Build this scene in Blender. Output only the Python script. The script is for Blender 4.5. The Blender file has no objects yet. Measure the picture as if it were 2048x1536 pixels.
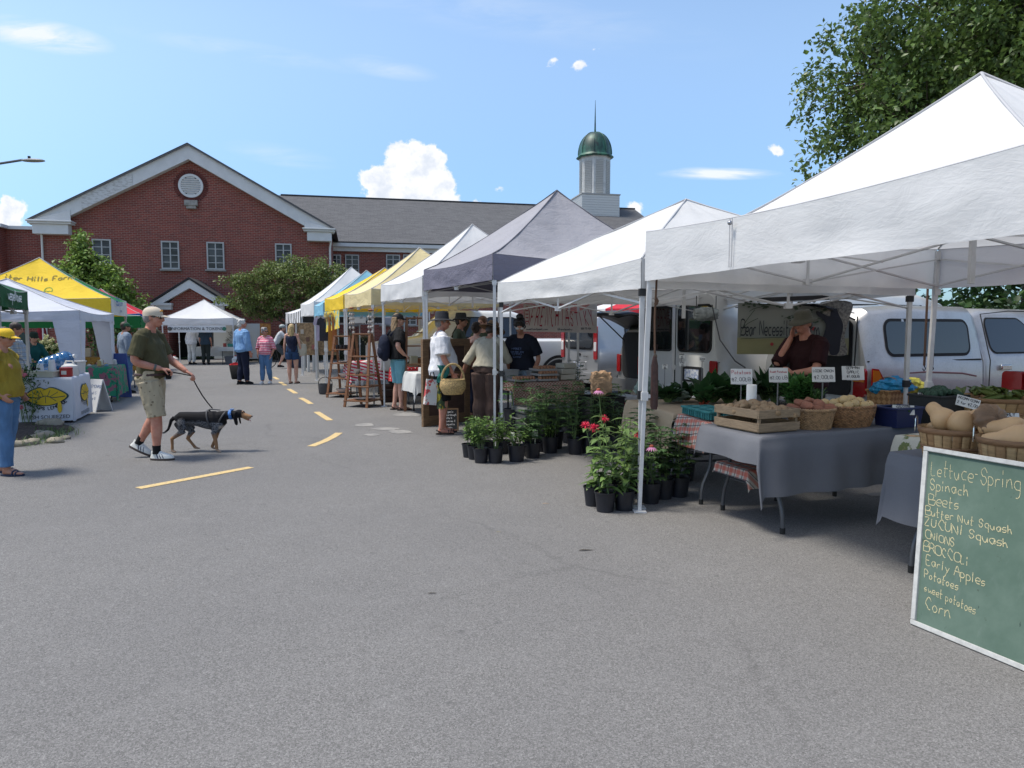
import bpy, bmesh, math, random
from mathutils import Vector, Matrix, noise
from math import sin, cos, pi, radians, sqrt, atan2
random.seed(7)
S = bpy.context.scene
COL = S.collection
V = Vector
# ------------------------------------------------------------------ camera
FPX, CX, CY, PITCH, EYE = 1400.0, 1024.0, 768.0, math.atan(108/1400.0), 1.5
cam_d = bpy.data.cameras.new('camera'); cam = bpy.data.objects.new('camera', cam_d); COL.objects.link(cam)
cam.location = (0, 0, EYE); cam.rotation_euler = (pi/2 - PITCH, 0, 0)
cam_d.sensor_width = 36; cam_d.lens = FPX/2048*36; cam_d.clip_start = .05; cam_d.clip_end = 3000
S.camera = cam
def ray(px, py):
    a, b = (px-CX)/FPX, (CY-py)/FPX
    return V((a, cos(PITCH)+b*sin(PITCH), -sin(PITCH)+b*cos(PITCH)))
def G(px, py, z=0.0):                       # where a sight line meets height z
    r = ray(px, py); t = (z-EYE)/r.z
    return V((r.x*t, r.y*t, z))
def P(px, py, d):                           # the point of a sight line at distance d ahead
    r = ray(px, py); t = d/r.y
    return V((r.x*t, d, EYE+r.z*t))
# ------------------------------------------------------------------ light
SUN_EL, SUN_AZ = radians(67), radians(-95)   # azimuth from +Y towards +X
sd = V((cos(SUN_EL)*sin(SUN_AZ), cos(SUN_EL)*cos(SUN_AZ), sin(SUN_EL)))
sun_d = bpy.data.lights.new('sun', 'SUN'); sun = bpy.data.objects.new('sun', sun_d); COL.objects.link(sun)
sun_d.energy = 2.35; sun_d.angle = radians(12); sun_d.color = (1, .94, .84)
sun.rotation_euler = sd.to_track_quat('Z', 'Y').to_euler(); sun.location = sd*50
S.view_settings.view_transform = 'Standard'; S.view_settings.look = 'None'; S.view_settings.gamma = 1
S.view_settings.exposure = .88
S.cycles.max_bounces = 6; S.cycles.transparent_max_bounces = 12; S.cycles.use_denoising = True
W = bpy.data.worlds.new('World'); S.world = W; W.use_nodes = True
class NT:                                    # a small node-tree writer
    def __init__(s, nt): s.t = nt; s.n = nt.nodes; s.l = nt.links
    def new(s, typ, ins=None, **kw):
        n = s.n.new(typ)
        for k, v in kw.items(): setattr(n, k, v)
        for k, v in (ins or {}).items(): s.put(n.inputs[k], v)
        return n
    def put(s, sock, v):
        if hasattr(v, 'is_output') or isinstance(v, bpy.types.NodeSocket): s.l.new(v, sock)
        elif isinstance(v, bpy.types.Node): s.l.new(v.outputs[0], sock)
        else:
            if sock.type == 'RGBA' and len(v) == 3: v = (*v, 1)
            sock.default_value = v
    def math(s, op, a, b=0.0, c=None, clamp=False):
        n = s.n.new('ShaderNodeMath'); n.operation = op; n.use_clamp = clamp
        s.put(n.inputs[0], a); s.put(n.inputs[1], b)
        if c is not None: s.put(n.inputs[2], c)
        return n.outputs[0]
    def vmath(s, op, a, b=None, out=0):
        n = s.n.new('ShaderNodeVectorMath'); n.operation = op; s.put(n.inputs[0], a)
        if b is not None: s.put(n.inputs[1], b)
        return n.outputs[out]
    def mix(s, f, a, b, blend='MIX'):
        n = s.n.new('ShaderNodeMix'); n.data_type = 'RGBA'; n.blend_type = blend
        s.put(n.inputs[0], f); s.put(n.inputs[6], a); s.put(n.inputs[7], b); return n.outputs[2]
    def noise(s, vec, scale, detail=4, rough=.55, out=0, dist=0.0):
        n = s.n.new('ShaderNodeTexNoise'); s.put(n.inputs['Vector'], vec)
        n.inputs['Scale'].default_value = scale; n.inputs['Detail'].default_value = detail
        n.inputs['Roughness'].default_value = rough; n.inputs['Distortion'].default_value = dist
        return n.outputs[out]
    def ramp(s, f, stops):
        n = s.n.new('ShaderNodeValToRGB'); s.put(n.inputs[0], f); cr = n.color_ramp
        while len(cr.elements) < len(stops): cr.elements.new(.5)
        for e, (p, c) in zip(cr.elements, stops):
            e.position = p; e.color = (*c, 1) if hasattr(c, '__len__') else (c, c, c, 1)
        return n.outputs[0]
    def maprange(s, v, a, b, c=0.0, d=1.0, smooth=True):
        n = s.n.new('ShaderNodeMapRange'); n.interpolation_type = 'SMOOTHSTEP' if smooth else 'LINEAR'
        s.put(n.inputs[0], v)
        for i, x in enumerate((a, b, c, d)): n.inputs[i+1].default_value = x
        return n.outputs[0]
def build_world():
    t = NT(W.node_tree); t.n.clear()
    sky = t.new('ShaderNodeTexSky', sky_type='NISHITA')
    sky.sun_disc = False; sky.sun_elevation = SUN_EL; sky.sun_rotation = SUN_AZ
    sky.air_density = 1.0; sky.dust_density = 1.2; sky.ozone_density = 1.2; sky.altitude = 0
    d = t.new('ShaderNodeTexCoord').outputs['Generated']
    sp = t.new('ShaderNodeSeparateXYZ', {0: d}); y = t.math('MAXIMUM', sp.outputs[1], .02)
    u = t.math('DIVIDE', sp.outputs[0], y); v = t.math('DIVIDE', sp.outputs[2], y)
    uv = t.new('ShaderNodeCombineXYZ', {0: u, 1: v}).outputs[0]
    def at(px, py): r = ray(px, py); return (r.x/r.y, r.z/r.y)
    n1 = t.noise(uv, 36, 9, .64); n2 = t.noise(uv, 9, 3, .5)
    nn = t.math('ADD', t.math('MULTIPLY', t.math('SUBTRACT', n1, .5), .95), t.math('MULTIPLY', t.math('SUBTRACT', n2, .5), .3))
    # cumulus: each cloud is a heap of round lobes (place and size as sky angles)
    lobes = [(828,345,62,62),(800,318,36,34),(832,300,24,24),(868,318,30,32),(752,358,40,34),(765,385,44,40),(880,370,36,40),
             (896,398,28,26),(828,395,72,44),(735,362,24,16),(955,412,34,14),(1010,414,36,9),(25,425,42,28),(12,402,20,14),(0,440,50,26),
             (1268,418,22,20),(1272,440,20,24),(1152,127,20,12),(1105,120,16,9),(1132,134,34,6),(1195,98,16,4),(996,378,14,4),(1555,302,24,14)]
    acc = None
    for (px, py, a, b) in lobes:
        c = at(px, py); q = t.vmath('SUBTRACT', uv, (c[0], c[1], 0)); q = t.vmath('MULTIPLY', q, (FPX/a, FPX/b, 1))
        f = t.math('SUBTRACT', 1.0, t.vmath('LENGTH', q, out=1)); f = t.math('MULTIPLY', f, min(1.0, b/30))
        acc = f if acc is None else t.math('SMOOTH_MAX', acc, f, .4)
    cum = t.maprange(t.math('ADD', acc, t.math('MULTIPLY', nn, 1.5)), .10, .32)
    # thin streaks
    st = t.vmath('MULTIPLY', uv, (1, 5.5, 1)); ns = t.noise(st, 7, 6, .6, dist=.6)
    acc2 = None
    for (px, py, a, b, k) in [(80,70,150,34,1.0),(60,64,90,22,.6),(1440,348,130,13,1.25),(1400,345,60,12,.7),(770,135,110,22,.3),(480,100,260,22,.2),(560,310,120,24,.25),(1000,20,500,60,.12)]:
        c = at(px, py); q = t.vmath('SUBTRACT', uv, (c[0], c[1]+0, 0))
        sk = t.new('ShaderNodeSeparateXYZ', {0: q}); yy = t.math('ADD', sk.outputs[1], t.math('MULTIPLY', sk.outputs[0], .16 if px < 1300 else 0))
        q = t.new('ShaderNodeCombineXYZ', {0: t.math('MULTIPLY', sk.outputs[0], FPX/a), 1: t.math('MULTIPLY', yy, FPX/b)}).outputs[0]
        f = t.math('MULTIPLY', t.math('MAXIMUM', t.math('SUBTRACT', 1.0, t.vmath('LENGTH', q, out=1)), 0.0), k)
        acc2 = f if acc2 is None else t.math('MAXIMUM', acc2, f)
    cir = t.math('MULTIPLY', acc2, t.maprange(ns, .3, .75, 0, 2.0), clamp=True)
    sh = t.maprange(t.math('ADD', t.math('MULTIPLY', acc, .35), t.math('MULTIPLY', t.math('SUBTRACT', n1, .5), 2.6)), -.2, .75, 0, 1)
    ccol = t.mix(sh, (5.2, 5.2, 5.3), (3.7, 4.0, 4.5))
    skc = t.mix(t.maprange(v, .02, .45, 1, 0), t.mix(1.0, sky.outputs[0], (1.12, 1.16, 1.14), 'MULTIPLY'), t.mix(1.0, sky.outputs[0], (.50, .70, .92), 'MULTIPLY'))
    c = t.mix(cir, skc, (4.3, 4.6, 4.9))
    c = t.mix(cum, c, ccol)
    front = t.math('GREATER_THAN', sp.outputs[1], .05)
    c = t.mix(front, sky.outputs[0], c)
    bg = t.new('ShaderNodeBackground', {0: c, 1: SKY_STRENGTH}); o = t.new('ShaderNodeOutputWorld', {0: bg.outputs[0]})
SKY_STRENGTH = 0.115
build_world()
# ------------------------------------------------------------------ materials
MATS = {}
def mat(name, col=(.5,.5,.5), rough=.6, metal=0.0, var=0.0, vscale=8.0, bump=0.0, bscale=40.0, spec=.5, trans=0.0, coat=0.0, stretch=None, f=None, alpha=1.0, transl=0.0):
    if name in MATS: return MATS[name]
    m = bpy.data.materials.new(name); m.use_nodes = True; t = NT(m.node_tree)
    b = t.n['Principled BSDF']; out = t.n['Material Output']
    b.inputs['Base Color'].default_value = (*col, 1); b.inputs['Roughness'].default_value = rough; b.inputs['Metallic'].default_value = metal
    b.inputs['Specular IOR Level'].default_value = spec; b.inputs['Transmission Weight'].default_value = trans; b.inputs['Coat Weight'].default_value = coat
    b.inputs['Alpha'].default_value = alpha
    tc = t.new('ShaderNodeTexCoord'); vec = tc.outputs['Object']
    if stretch: vec = t.vmath('MULTIPLY', vec, stretch)
    c = None
    if var:
        n = t.noise(vec, vscale, 5, .6)
        c = t.mix(t.maprange(n, .3, .7, 0, 1), tuple(x*(1-var) for x in col), tuple(min(1, x*(1+var)) for x in col))
        t.put(b.inputs['Base Color'], c)
    if bump:
        n = t.noise(vec, bscale, 4, .6)
        bn = t.new('ShaderNodeBump', {'Strength': min(1, bump), 'Distance': .02, 'Height': n}); t.put(b.inputs['Normal'], bn.outputs[0])
    if f:
        c2 = f(t, b, vec, tc)
        if c2 is not None: c = c2; t.put(b.inputs['Base Color'], c2)
    if transl:
        tr = t.new('ShaderNodeBsdfTranslucent', {0: c if c is not None else (*col, 1)})
        mx = t.new('ShaderNodeMixShader', {0: transl, 1: b.outputs[0], 2: tr.outputs[0]}); t.put(out.inputs[0], mx.outputs[0])
    MATS[name] = m; return m
# ------------------------------------------------------------------ mesh builder
def rotz(a): return Matrix.Rotation(a, 3, 'Z')
def frame(d):                                # two axes across a direction
    d = d.normalized(); a = V((0,0,1)) if abs(d.z) < .9 else V((1,0,0))
    x = a.cross(d).normalized(); return x, d.cross(x).normalized()
class M:
    def __init__(s): s.v = []; s.f = []; s.mi = []; s.cur = 0; s.sm = []; s.flat = False
    def add(s, vs, fs):
        o = len(s.v); s.v += [tuple(v) for v in vs]
        for f in fs: s.f.append(tuple(i+o for i in f)); s.mi.append(s.cur); s.sm.append(not s.flat)
        return s
    def box(s, c, size, R=None):
        hx, hy, hz = (x/2 for x in size); c = V(c)
        vs = [V((sx*hx, sy*hy, sz*hz)) for sz in (-1,1) for sy in (-1,1) for sx in (-1,1)]
        if R is not None: vs = [R @ v for v in vs]
        return s.add([v+c for v in vs], [(0,2,3,1),(4,5,7,6),(0,1,5,4),(2,6,7,3),(0,4,6,2),(1,3,7,5)])
    def box2(s, a, b): return s.box([(x+y)/2 for x, y in zip(a, b)], [abs(y-x) for x, y in zip(a, b)])
    def rings(s, rs, cap=True, closed=False):
        n = len(rs[0]); vs = [p for r in rs for p in r]; fs = []
        m = len(rs)
        for i in range(m if closed else m-1):
            a, b = i*n, ((i+1) % m)*n
            for j in range(n): k = (j+1) % n; fs.append((a+j, a+k, b+k, b+j))
        if cap and not closed: fs.append(tuple(range(n-1, -1, -1))); fs.append(tuple((m-1)*n+j for j in range(n)))
        return s.add(vs, fs)
    def tube(s, pts, r, n=8, cap=True, sq=1.0):
        pts = [V(p) for p in pts]; rs = []; x = None
        for i, p in enumerate(pts):
            d = (pts[min(i+1, len(pts)-1)]-pts[max(i-1, 0)])
            if d.length < 1e-9: d = V((0,0,1))
            d.normalize()
            if x is None: x, y = frame(d)
            else: x = (x-d*x.dot(d)).normalized(); y = d.cross(x)
            rr = r[i] if hasattr(r, '__len__') else r
            ra, rb = rr if hasattr(rr, '__len__') else (rr, rr*sq)
            rs.append([p+x*(ra*cos(2*pi*k/n))+y*(rb*sin(2*pi*k/n)) for k in range(n)])
        return s.rings(rs, cap)
    def bar(s, a, b, w, h=None):
        h = h or w; a, b = V(a), V(b); x, y = frame(b-a)
        rs = [[p+x*(sx*w/2)+y*(sy*h/2) for sx, sy in ((-1,-1),(1,-1),(1,1),(-1,1))] for p in (a, b)]
        return s.rings(rs)
    def lathe(s, prof, c=(0,0,0), n=20, R=None, sx=1, sy=1, cap=True):
        c = V(c); rs = []
        for (r, z) in prof:
            ring = [V((r*cos(2*pi*k/n)*sx, r*sin(2*pi*k/n)*sy, z)) for k in range(n)]
            if R is not None: ring = [R @ p for p in ring]
            rs.append([p+c for p in ring])
        return s.rings(rs, cap)
    def ell(s, c, r, nu=14, nv=9, R=None, fn=None):
        c = V(c); rs = []; r = (r, r, r) if not hasattr(r, '__len__') else r
        for i in range(nv+1):
            a = -pi/2+pi*i/nv; a = max(-pi/2+.02, min(pi/2-.02, a))
            ring = [V((cos(a)*cos(2*pi*k/nu), cos(a)*sin(2*pi*k/nu), sin(a))) for k in range(nu)]
            if fn: ring = [fn(p) for p in ring]
            ring = [V((p.x*r[0], p.y*r[1], p.z*r[2])) for p in ring]
            if R is not None: ring = [R @ p for p in ring]
            rs.append([p+c for p in ring])
        return s.rings(rs, True)
    def grid(s, fn, nu, nv):
        vs = [fn(i/nu, j/nv) for j in range(nv+1) for i in range(nu+1)]
        fs = [(j*(nu+1)+i, j*(nu+1)+i+1, (j+1)*(nu+1)+i+1, (j+1)*(nu+1)+i) for j in range(nv) for i in range(nu)]
        return s.add(vs, fs)
    def poly(s, pts): return s.add(pts, [tuple(range(len(pts)))])
    def prism(s, pts, off):                  # outline swept along a vector
        off = V(off); return s.rings([[V(p) for p in pts], [V(p)+off for p in pts]])
    def xf(s, Mx, start=0):
        s.v[start:] = [tuple(Mx @ V(v)) for v in s.v[start:]]; return s
    def mesh(s, name, mats, smooth=40):
        me = bpy.data.meshes.new(name); me.from_pydata(s.v, [], s.f)
        mats = mats if isinstance(mats, (list, tuple)) else [mats]
        for m in mats: me.materials.append(m)
        me.polygons.foreach_set('material_index', s.mi)
        me.polygons.foreach_set('use_smooth', s.sm)
        me.update()
        if smooth and len(s.f) < 60000: me.set_sharp_from_angle(angle=radians(smooth))
        return me
    def build(s, name, mats, parent=None, smooth=40, recalc=True, loc=None, rz=0, bevel=0.0, seg=2, solid=0.0):
        me = s.mesh(name, mats, smooth)
        if recalc:
            bm = bmesh.new(); bm.from_mesh(me); bmesh.ops.recalc_face_normals(bm, faces=bm.faces); bm.to_mesh(me); bm.free()
        o = bpy.data.objects.new(name, me); COL.objects.link(o)
        if parent: o.parent = parent
        if loc is not None: o.location = loc
        if rz: o.rotation_euler = (0, 0, rz)
        if bevel:
            b = o.modifiers.new('bevel', 'BEVEL'); b.width = bevel; b.segments = seg; b.limit_method = 'ANGLE'; b.angle_limit = radians(35)
        if solid:
            q = o.modifiers.new('solid', 'SOLIDIFY'); q.thickness = solid
        return o
def tag(o, label=None, cat=None, group=None, kind=None):
    for k, x in (('label', label), ('category', cat), ('group', group), ('kind', kind)):
        if x: o[k] = x
    return o
def thing(name, label, cat, loc=(0,0,0), rz=0, group=None):
    o = bpy.data.objects.new(name, None); o.empty_display_size = .1; COL.objects.link(o)
    o.location = loc; o.rotation_euler = (0,0,rz); return tag(o, label, cat, group)
def copy_tree(o, parent=None):
    c = o.copy(); COL.objects.link(c); c.parent = parent
    for ch in o.children: copy_tree(ch, c)
    return c
def place(o, loc, rz=0, label=None, scale=None):
    o.location = loc; o.rotation_euler = (0,0,rz)
    if label: o['label'] = label
    if scale: o.scale = (scale,)*3
    return o
def nz(x, y=0, z=0): return noise.noise(V((x, y, z)))
def remesh(mb, voxel, it=3):
    me = mb.mesh('tmp', [], 0); ob = bpy.data.objects.new('tmp', me); COL.objects.link(ob)
    r = ob.modifiers.new('r', 'REMESH'); r.mode = 'VOXEL'; r.voxel_size = voxel
    if it: q = ob.modifiers.new('s', 'SMOOTH'); q.factor = .5; q.iterations = it
    dg = bpy.context.evaluated_depsgraph_get(); me2 = bpy.data.meshes.new_from_object(ob.evaluated_get(dg))
    bpy.data.objects.remove(ob); bpy.data.meshes.remove(me)
    me2.polygons.foreach_set('use_smooth', [True]*len(me2.polygons)); return me2
def obj(name, me, mats, parent=None):
    me.name = name; me.materials.clear()
    for m in (mats if isinstance(mats, (list, tuple)) else [mats]): me.materials.append(m)
    o = bpy.data.objects.new(name, me); COL.objects.link(o)
    if parent: o.parent = parent
    return o
# ------------------------------------------------------------------ lettering: a hand-written stroke alphabet, and a printed one
GL = {}
def _g(ch, w, *strokes): GL[ch] = (w, [[(int(p[0])/4., int(p[1])/4.-.5) for p in s.split()] for s in strokes])
# grid: x 0-4 (one unit = .25), y 0-8: 2 = baseline, 4.. = x-height at 5, 6 = cap
for row in '''A|.8|02 16 26 42 ,04 44 
B|.75|02 06 36 35 24 04,24 44 43 32 02
C|.75|35 26 16 04 13 22 32
D|.75|02 06 26 35 33 22 02
E|.65|36 06 02 32,04 24
F|.65|36 06 02,04 24
G|.8|35 26 16 04 12 32 34 24
H|.75|02 06,32 36,04 34
I|.4|12 16
J|.6|26 23 12 02
K|.75|02 06,36 04 32
L|.6|06 02 32
M|.9|02 06 24 46 42
N|.8|02 06 32 36
O|.8|16 05 03 12 32 43 45 36 16
P|.7|02 06 26 35 24 04
Q|.8|16 05 03 12 32 43 45 36 16,23 41
R|.75|02 06 26 35 24 04,24 42
S|.7|35 26 16 05 14 24 33 22 12 03
T|.7|06 46,26 22
U|.75|06 03 12 22 33 36
V|.75|06 22 46
W|.95|06 12 24 32 46
X|.7|06 32,36 02
Y|.7|06 24,46 24 22
Z|.7|06 36 02 32
a|.65|34 14 03 12 22 34 32
b|.6|06 02 22 33 24 04
c|.6|34 24 14 03 12 22 32
d|.65|34 14 03 12 32,36 32
e|.6|03 33 34 14 03 12 32
f|.5|36 26 15 12,04 34
g|.65|34 14 03 12 32,34 31 20 10
h|.6|06 02,03 14 24 32
i|.3|14 12,15 16
j|.4|24 21 10
k|.6|06 02,34 03 32
l|.3|16 12
m|.85|04 02,03 14 22 ,23 34 42
n|.65|04 02,03 14 24 32
o|.6|14 03 12 22 33 24 14
p|.6|04 00,04 24 33 22 02
q|.6|34 14 03 12 32,34 30
r|.5|04 02,03 14 34
s|.55|34 14 03 33 22 02
t|.5|16 12 22,04 34
u|.65|04 03 12 22 34,34 32
v|.6|04 12 24
w|.8|04 12 23 32 44
x|.55|04 32,34 02
y|.6|04 22,34 00
z|.55|04 34 02 32
0|.7|16 05 03 12 22 33 35 26 16
1|.4|05 16 12
2|.65|05 16 26 35 02 32
3|.65|06 36 14 24 33 22 02
4|.65|22 26 03 33
5|.65|36 06 04 24 33 22 02
6|.65|26 04 03 12 22 33 24 04
7|.6|06 36 12
8|.65|14 05 16 26 35 24 14 03 12 22 33 24
9|.65|34 14 05 26 35 32
$|.65|35 15 04 34 23 03,26 21
-|.5|04 24
.|.3|12 11
&|.8|42 05 16 25 03 12 22 44
@|.8|33 23 24 34 32 43 45 26 05 03 12 32
/|.5|02 36
'|.3|16 15'''.split('\n'):
    c, w, s = row.split('|'); _g(c, float(w), *s.split(','))
def rib(m, pts, wd, lift=.0):                # flat ribbon along a 2-D path
    L = []; R = []
    for i, p in enumerate(pts):
        a = pts[max(i-1, 0)]; b = pts[min(i+1, len(pts)-1)]; dx, dy = b[0]-a[0], b[1]-a[1]; l = math.hypot(dx, dy) or 1
        ox, oy = -dy/l*wd/2, dx/l*wd/2; L.append((p[0]+ox, p[1]+oy, lift)); R.append((p[0]-ox, p[1]-oy, lift))
    n = len(pts); m.add(L+R, [(i, i+1, n+i+1, n+i) for i in range(n-1)])
def smooth_path(pts, k=3):
    if len(pts) < 3: return pts
    out = []
    for i in range(len(pts)-1):
        p0, p1, p2, p3 = pts[max(i-1,0)], pts[i], pts[i+1], pts[min(i+2, len(pts)-1)]
        for j in range(k):
            t = j/k
            out.append(tuple(.5*(2*p1[d]+(p2[d]-p0[d])*t+(2*p0[d]-5*p1[d]+4*p2[d]-p3[d])*t*t+(3*p1[d]-p0[d]-3*p2[d]+p3[d])*t**3) for d in (0,1)))
    return out+[pts[-1]]
def hand(m, text, x, y, h, wd, slope=0.0, jit=.06, sp=.22, rnd=None, curve=True):
    """writes text in the local XY plane; h is the capital height; returns the end x"""
    rnd = rnd or random.Random(len(text)*7+int(h*1000)); x0 = x; k = h
    for ch in text:
        if ch == ' ': x += .5*k; continue
        w, st = GL.get(ch, GL.get(ch.upper(), GL['-'])); sc = 1+rnd.uniform(-jit, jit); dy = rnd.uniform(-jit, jit)*k*.5; an = rnd.uniform(-jit, jit)
        for s_ in st:
            pts = [(x+(px*sc+py*an)*k*w*1.1, y+(x-x0)*slope+py*k*sc+dy) for px, py in s_]
            rib(m, smooth_path(pts) if curve else pts, wd)
        x += (w*.85+sp)*k
    return x
def typed(text, size, align='CENTER', ext=0.0):
    """printed capitals as mesh data in the local XY plane"""
    c = bpy.data.curves.new('t', 'FONT'); c.body = text; c.size = size; c.align_x = align; c.align_y = 'CENTER'; c.extrude = ext; c.resolution_u = 3
    o = bpy.data.objects.new('t', c); COL.objects.link(o); dg = bpy.context.evaluated_depsgraph_get()
    me = bpy.data.meshes.new_from_object(o.evaluated_get(dg)); bpy.data.objects.remove(o); bpy.data.curves.remove(c)
    m = M(); m.v = [tuple(v.co) for v in me.vertices]; m.f = [tuple(p.vertices) for p in me.polygons]; m.mi = [0]*len(m.f); m.sm = [False]*len(m.f)
    bpy.data.meshes.remove(me); return m
def on_plane(o, x, y):                       # matrix: local XY of a lettering goes to plane axes x, y at o
    x, y = V(x).normalized(), V(y).normalized(); z = x.cross(y)
    return Matrix(((x.x,y.x,z.x,o[0]),(x.y,y.y,z.y,o[1]),(x.z,y.z,z.z,o[2]),(0,0,0,1)))
# ================================================================== setting: ground, building
def asphalt(t, b, vec, tc):
    w = t.new('ShaderNodeNewGeometry').outputs['Position']
    big = t.noise(w, .35, 5, .6); mid = t.noise(w, 3.0, 4, .6)
    v1 = t.new('ShaderNodeTexVoronoi', {'Vector': w, 'Scale': 170.0}); v2 = t.new('ShaderNodeTexVoronoi', {'Vector': w, 'Scale': 380.0})
    cell = t.new('ShaderNodeSeparateXYZ', {0: v1.outputs['Color']}).outputs[0]; cell2 = t.new('ShaderNodeSeparateXYZ', {0: v2.outputs['Color']}).outputs[1]
    f = t.math('ADD', t.math('MULTIPLY', cell, .5), t.math('MULTIPLY', cell2, .5))
    c = t.ramp(f, [(.12, (.09,.087,.082)), (.40, (.155,.150,.143)), (.66, (.192,.186,.178)), (.86, (.29,.28,.27))])
    c = t.mix(t.math('MULTIPLY', t.maprange(big, .35, .7), .26), c, (.10,.098,.10))
    c = t.mix(t.math('MULTIPLY', t.maprange(mid, .45, .75), .16), c, (.22,.215,.21))
    # dark rubbed-in spots and a few cracks
    sp = t.maprange(t.noise(w, 9, 2, .4), .70, .76); c = t.mix(t.math('MULTIPLY', sp, .25), c, (.05,.05,.052))
    c = t.mix(t.math('MULTIPLY', t.maprange(t.noise(w, .75, 4, .55), .64, .74), .26), c, (.075,.07,.067))
    cr = t.new('ShaderNodeTexVoronoi', {'Vector': t.vmath('ADD', w, t.vmath('MULTIPLY', t.noise(w, 1.1, 5, .7, out=1), (.7,.7,0))), 'Scale': .16}, feature='DISTANCE_TO_EDGE')
    c = t.mix(t.math('MULTIPLY', t.maprange(cr.outputs[0], .0, .006, 1, 0), t.maprange(big, .45, .6, 0, .22)), c, (.05,.048,.046))
    bn = t.new('ShaderNodeBump', {'Strength': .55, 'Distance': .004, 'Height': t.math('ADD', cell, t.math('MULTIPLY', cell2, .6))}); t.put(b.inputs['Normal'], bn.outputs[0])
    return c
ASPH = mat('asphalt', rough=.85, spec=.3, f=asphalt)
m = M(); m.grid(lambda a, b: V((-160+320*a, -20+420*b, 0)), 8, 8)
tag(m.build('ground', ASPH), kind='structure')
def paint_f(t, b, vec, tc):
    w = t.new('ShaderNodeNewGeometry').outputs['Position']
    return t.mix(t.maprange(t.noise(w, 40, 5, .7), .48, .66), (.58,.42,.18), (.30,.245,.17))
YEL = mat('yellow_road_paint', rough=.8, f=paint_f)
def wpaint_f(t, b, vec, tc):
    w = t.new('ShaderNodeNewGeometry').outputs['Position']
    n = t.math('ADD', t.noise(w, 6, 5, .7), 0)
    return t.mix(t.maprange(n, .40, .62), (.26,.25,.23), (.185,.18,.172))
WPT = mat('worn_white_paint', rough=.85, f=wpaint_f)
def strip(name, px, w, z, mtl, k=6):
    pts = [G(*p) for p in px]; m = M(); L = []; R = []
    for i, p in enumerate(pts):
        d = (pts[min(i+1, len(pts)-1)]-pts[max(i-1, 0)]).normalized(); n = V((-d.y, d.x, 0))*w/2
        L.append(p+n+V((0,0,z))); R.append(p-n+V((0,0,z)))
    n = len(pts); m.add(L+R, [(i, n+i, n+i+1, i+1) for i in range(n-1)])
    return m.build(name, mtl)
for px in [[(276,977),(502,935)], [(622,893),(648,883),(666,874),(678,866)], [(633,824),(644,831),(660,841)], [(601,796),(611,801),(622,808)],
           [(577,778),(592,787)], [(560,764),(571,771)], [(548,754),(556,759)]]:
    tag(strip('road_marking', px, .11, .004, YEL), kind='structure')
for px in [[(330,741),(560,741)], [(1735,990),(1830,986)]]:
    tag(strip('road_marking', px, .12, .004, WPT), kind='structure')
m = M()
for (cx_, cy_, w_, h_) in [(770,858,50,5),(800,864,55,6),(745,870,30,4),(730,850,40,5),(815,830,60,6)]:
    pts = []
    for k in range(14):
        a = 2*pi*k/14; r = 1+.5*nz(cos(a)*1.3+cx_, sin(a)*1.3); pts.append(G(cx_+w_*.5*r*cos(a), cy_+h_*.6*r*sin(a))+V((0,0,.004)))
    m.poly(pts)
tag(m.build('road_marking', WPT), kind='structure')
# ------------------------------------------------------------------ brick building
FO = V((-17.5, 38.0, 0)); BA = radians(12.4); FU = V((cos(BA), sin(BA), 0)); FN = V((sin(BA), -cos(BA), 0))   # facade point, direction, outward normal
def onp(px, py, back=0.0):                   # a sight line on the facade plane (or one set back): (s, z)
    O = FO-FN*back; r = ray(px, py); e = V((0,0,EYE)); t = (O-e).dot(FN)/r.dot(FN); p = e+r*t
    return (p-FO).dot(FU), p.z
def brick_f(t, b, vec, tc):
    sp = t.new('ShaderNodeSeparateXYZ', {0: vec})
    uv = t.new('ShaderNodeCombineXYZ', {0: t.math('ADD', sp.outputs[0], sp.outputs[1]), 1: sp.outputs[2]}).outputs[0]
    br = t.new('ShaderNodeTexBrick', {'Vector': uv, 'Scale': 1.0, 'Mortar Size': .011, 'Brick Width': .26, 'Row Height': .092, 'Bias': -.1,
        'Color1': (.26,.055,.036,1), 'Color2': (.155,.034,.025,1), 'Mortar': (.30,.20,.165,1)})
    br.inputs['Mortar Smooth'].default_value = .2
    c = t.mix(t.math('MULTIPLY', t.maprange(t.noise(vec, .5, 5, .6), .4, .7), .3), br.outputs['Color'], (.13,.045,.04))
    c = t.mix(t.math('MULTIPLY', t.maprange(t.noise(t.vmath('MULTIPLY', vec, (1.5,1.5,.12)), 1.0, 4, .6), .58, .75), .25), c, (.13,.075,.065))
    t.put(b.inputs['Normal'], t.new('ShaderNodeBump', {'Strength': .5, 'Distance': .01, 'Height': t.math('SUBTRACT', 1.0, br.outputs['Fac'])}).outputs[0])
    return c
BRICK = mat('brick', rough=.85, f=brick_f)
def shingle_f(t, b, vec, tc):
    br = t.new('ShaderNodeTexBrick', {'Vector': t.vmath('MULTIPLY', vec, (1,1.0,1)), 'Scale': 1.0, 'Mortar Size': .006, 'Brick Width': .5, 'Row Height': .19,
        'Color1': (.105,.105,.108,1), 'Color2': (.068,.068,.072,1), 'Mortar': (.03,.03,.03,1)})
    n = t.noise(vec, 14, 4, .7)
    return t.mix(t.maprange(n, .3, .72, 0, .6), br.outputs['Color'], (.15,.15,.152))
SHING = mat('shingle_roof', rough=.95, spec=.2, f=shingle_f)
TRIM = mat('white_trim', (.62,.62,.61), .6, var=.05, vscale=2)
def peel_f(t, b, vec, tc):
    return t.mix(t.maprange(t.noise(t.vmath('MULTIPLY', vec, (2,2,6)), 2.4, 6, .7), .46, .62, 0, .7), (.60,.60,.59), (.33,.315,.29))
PEEL = mat('peeling_trim', rough=.8, f=peel_f)
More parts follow.
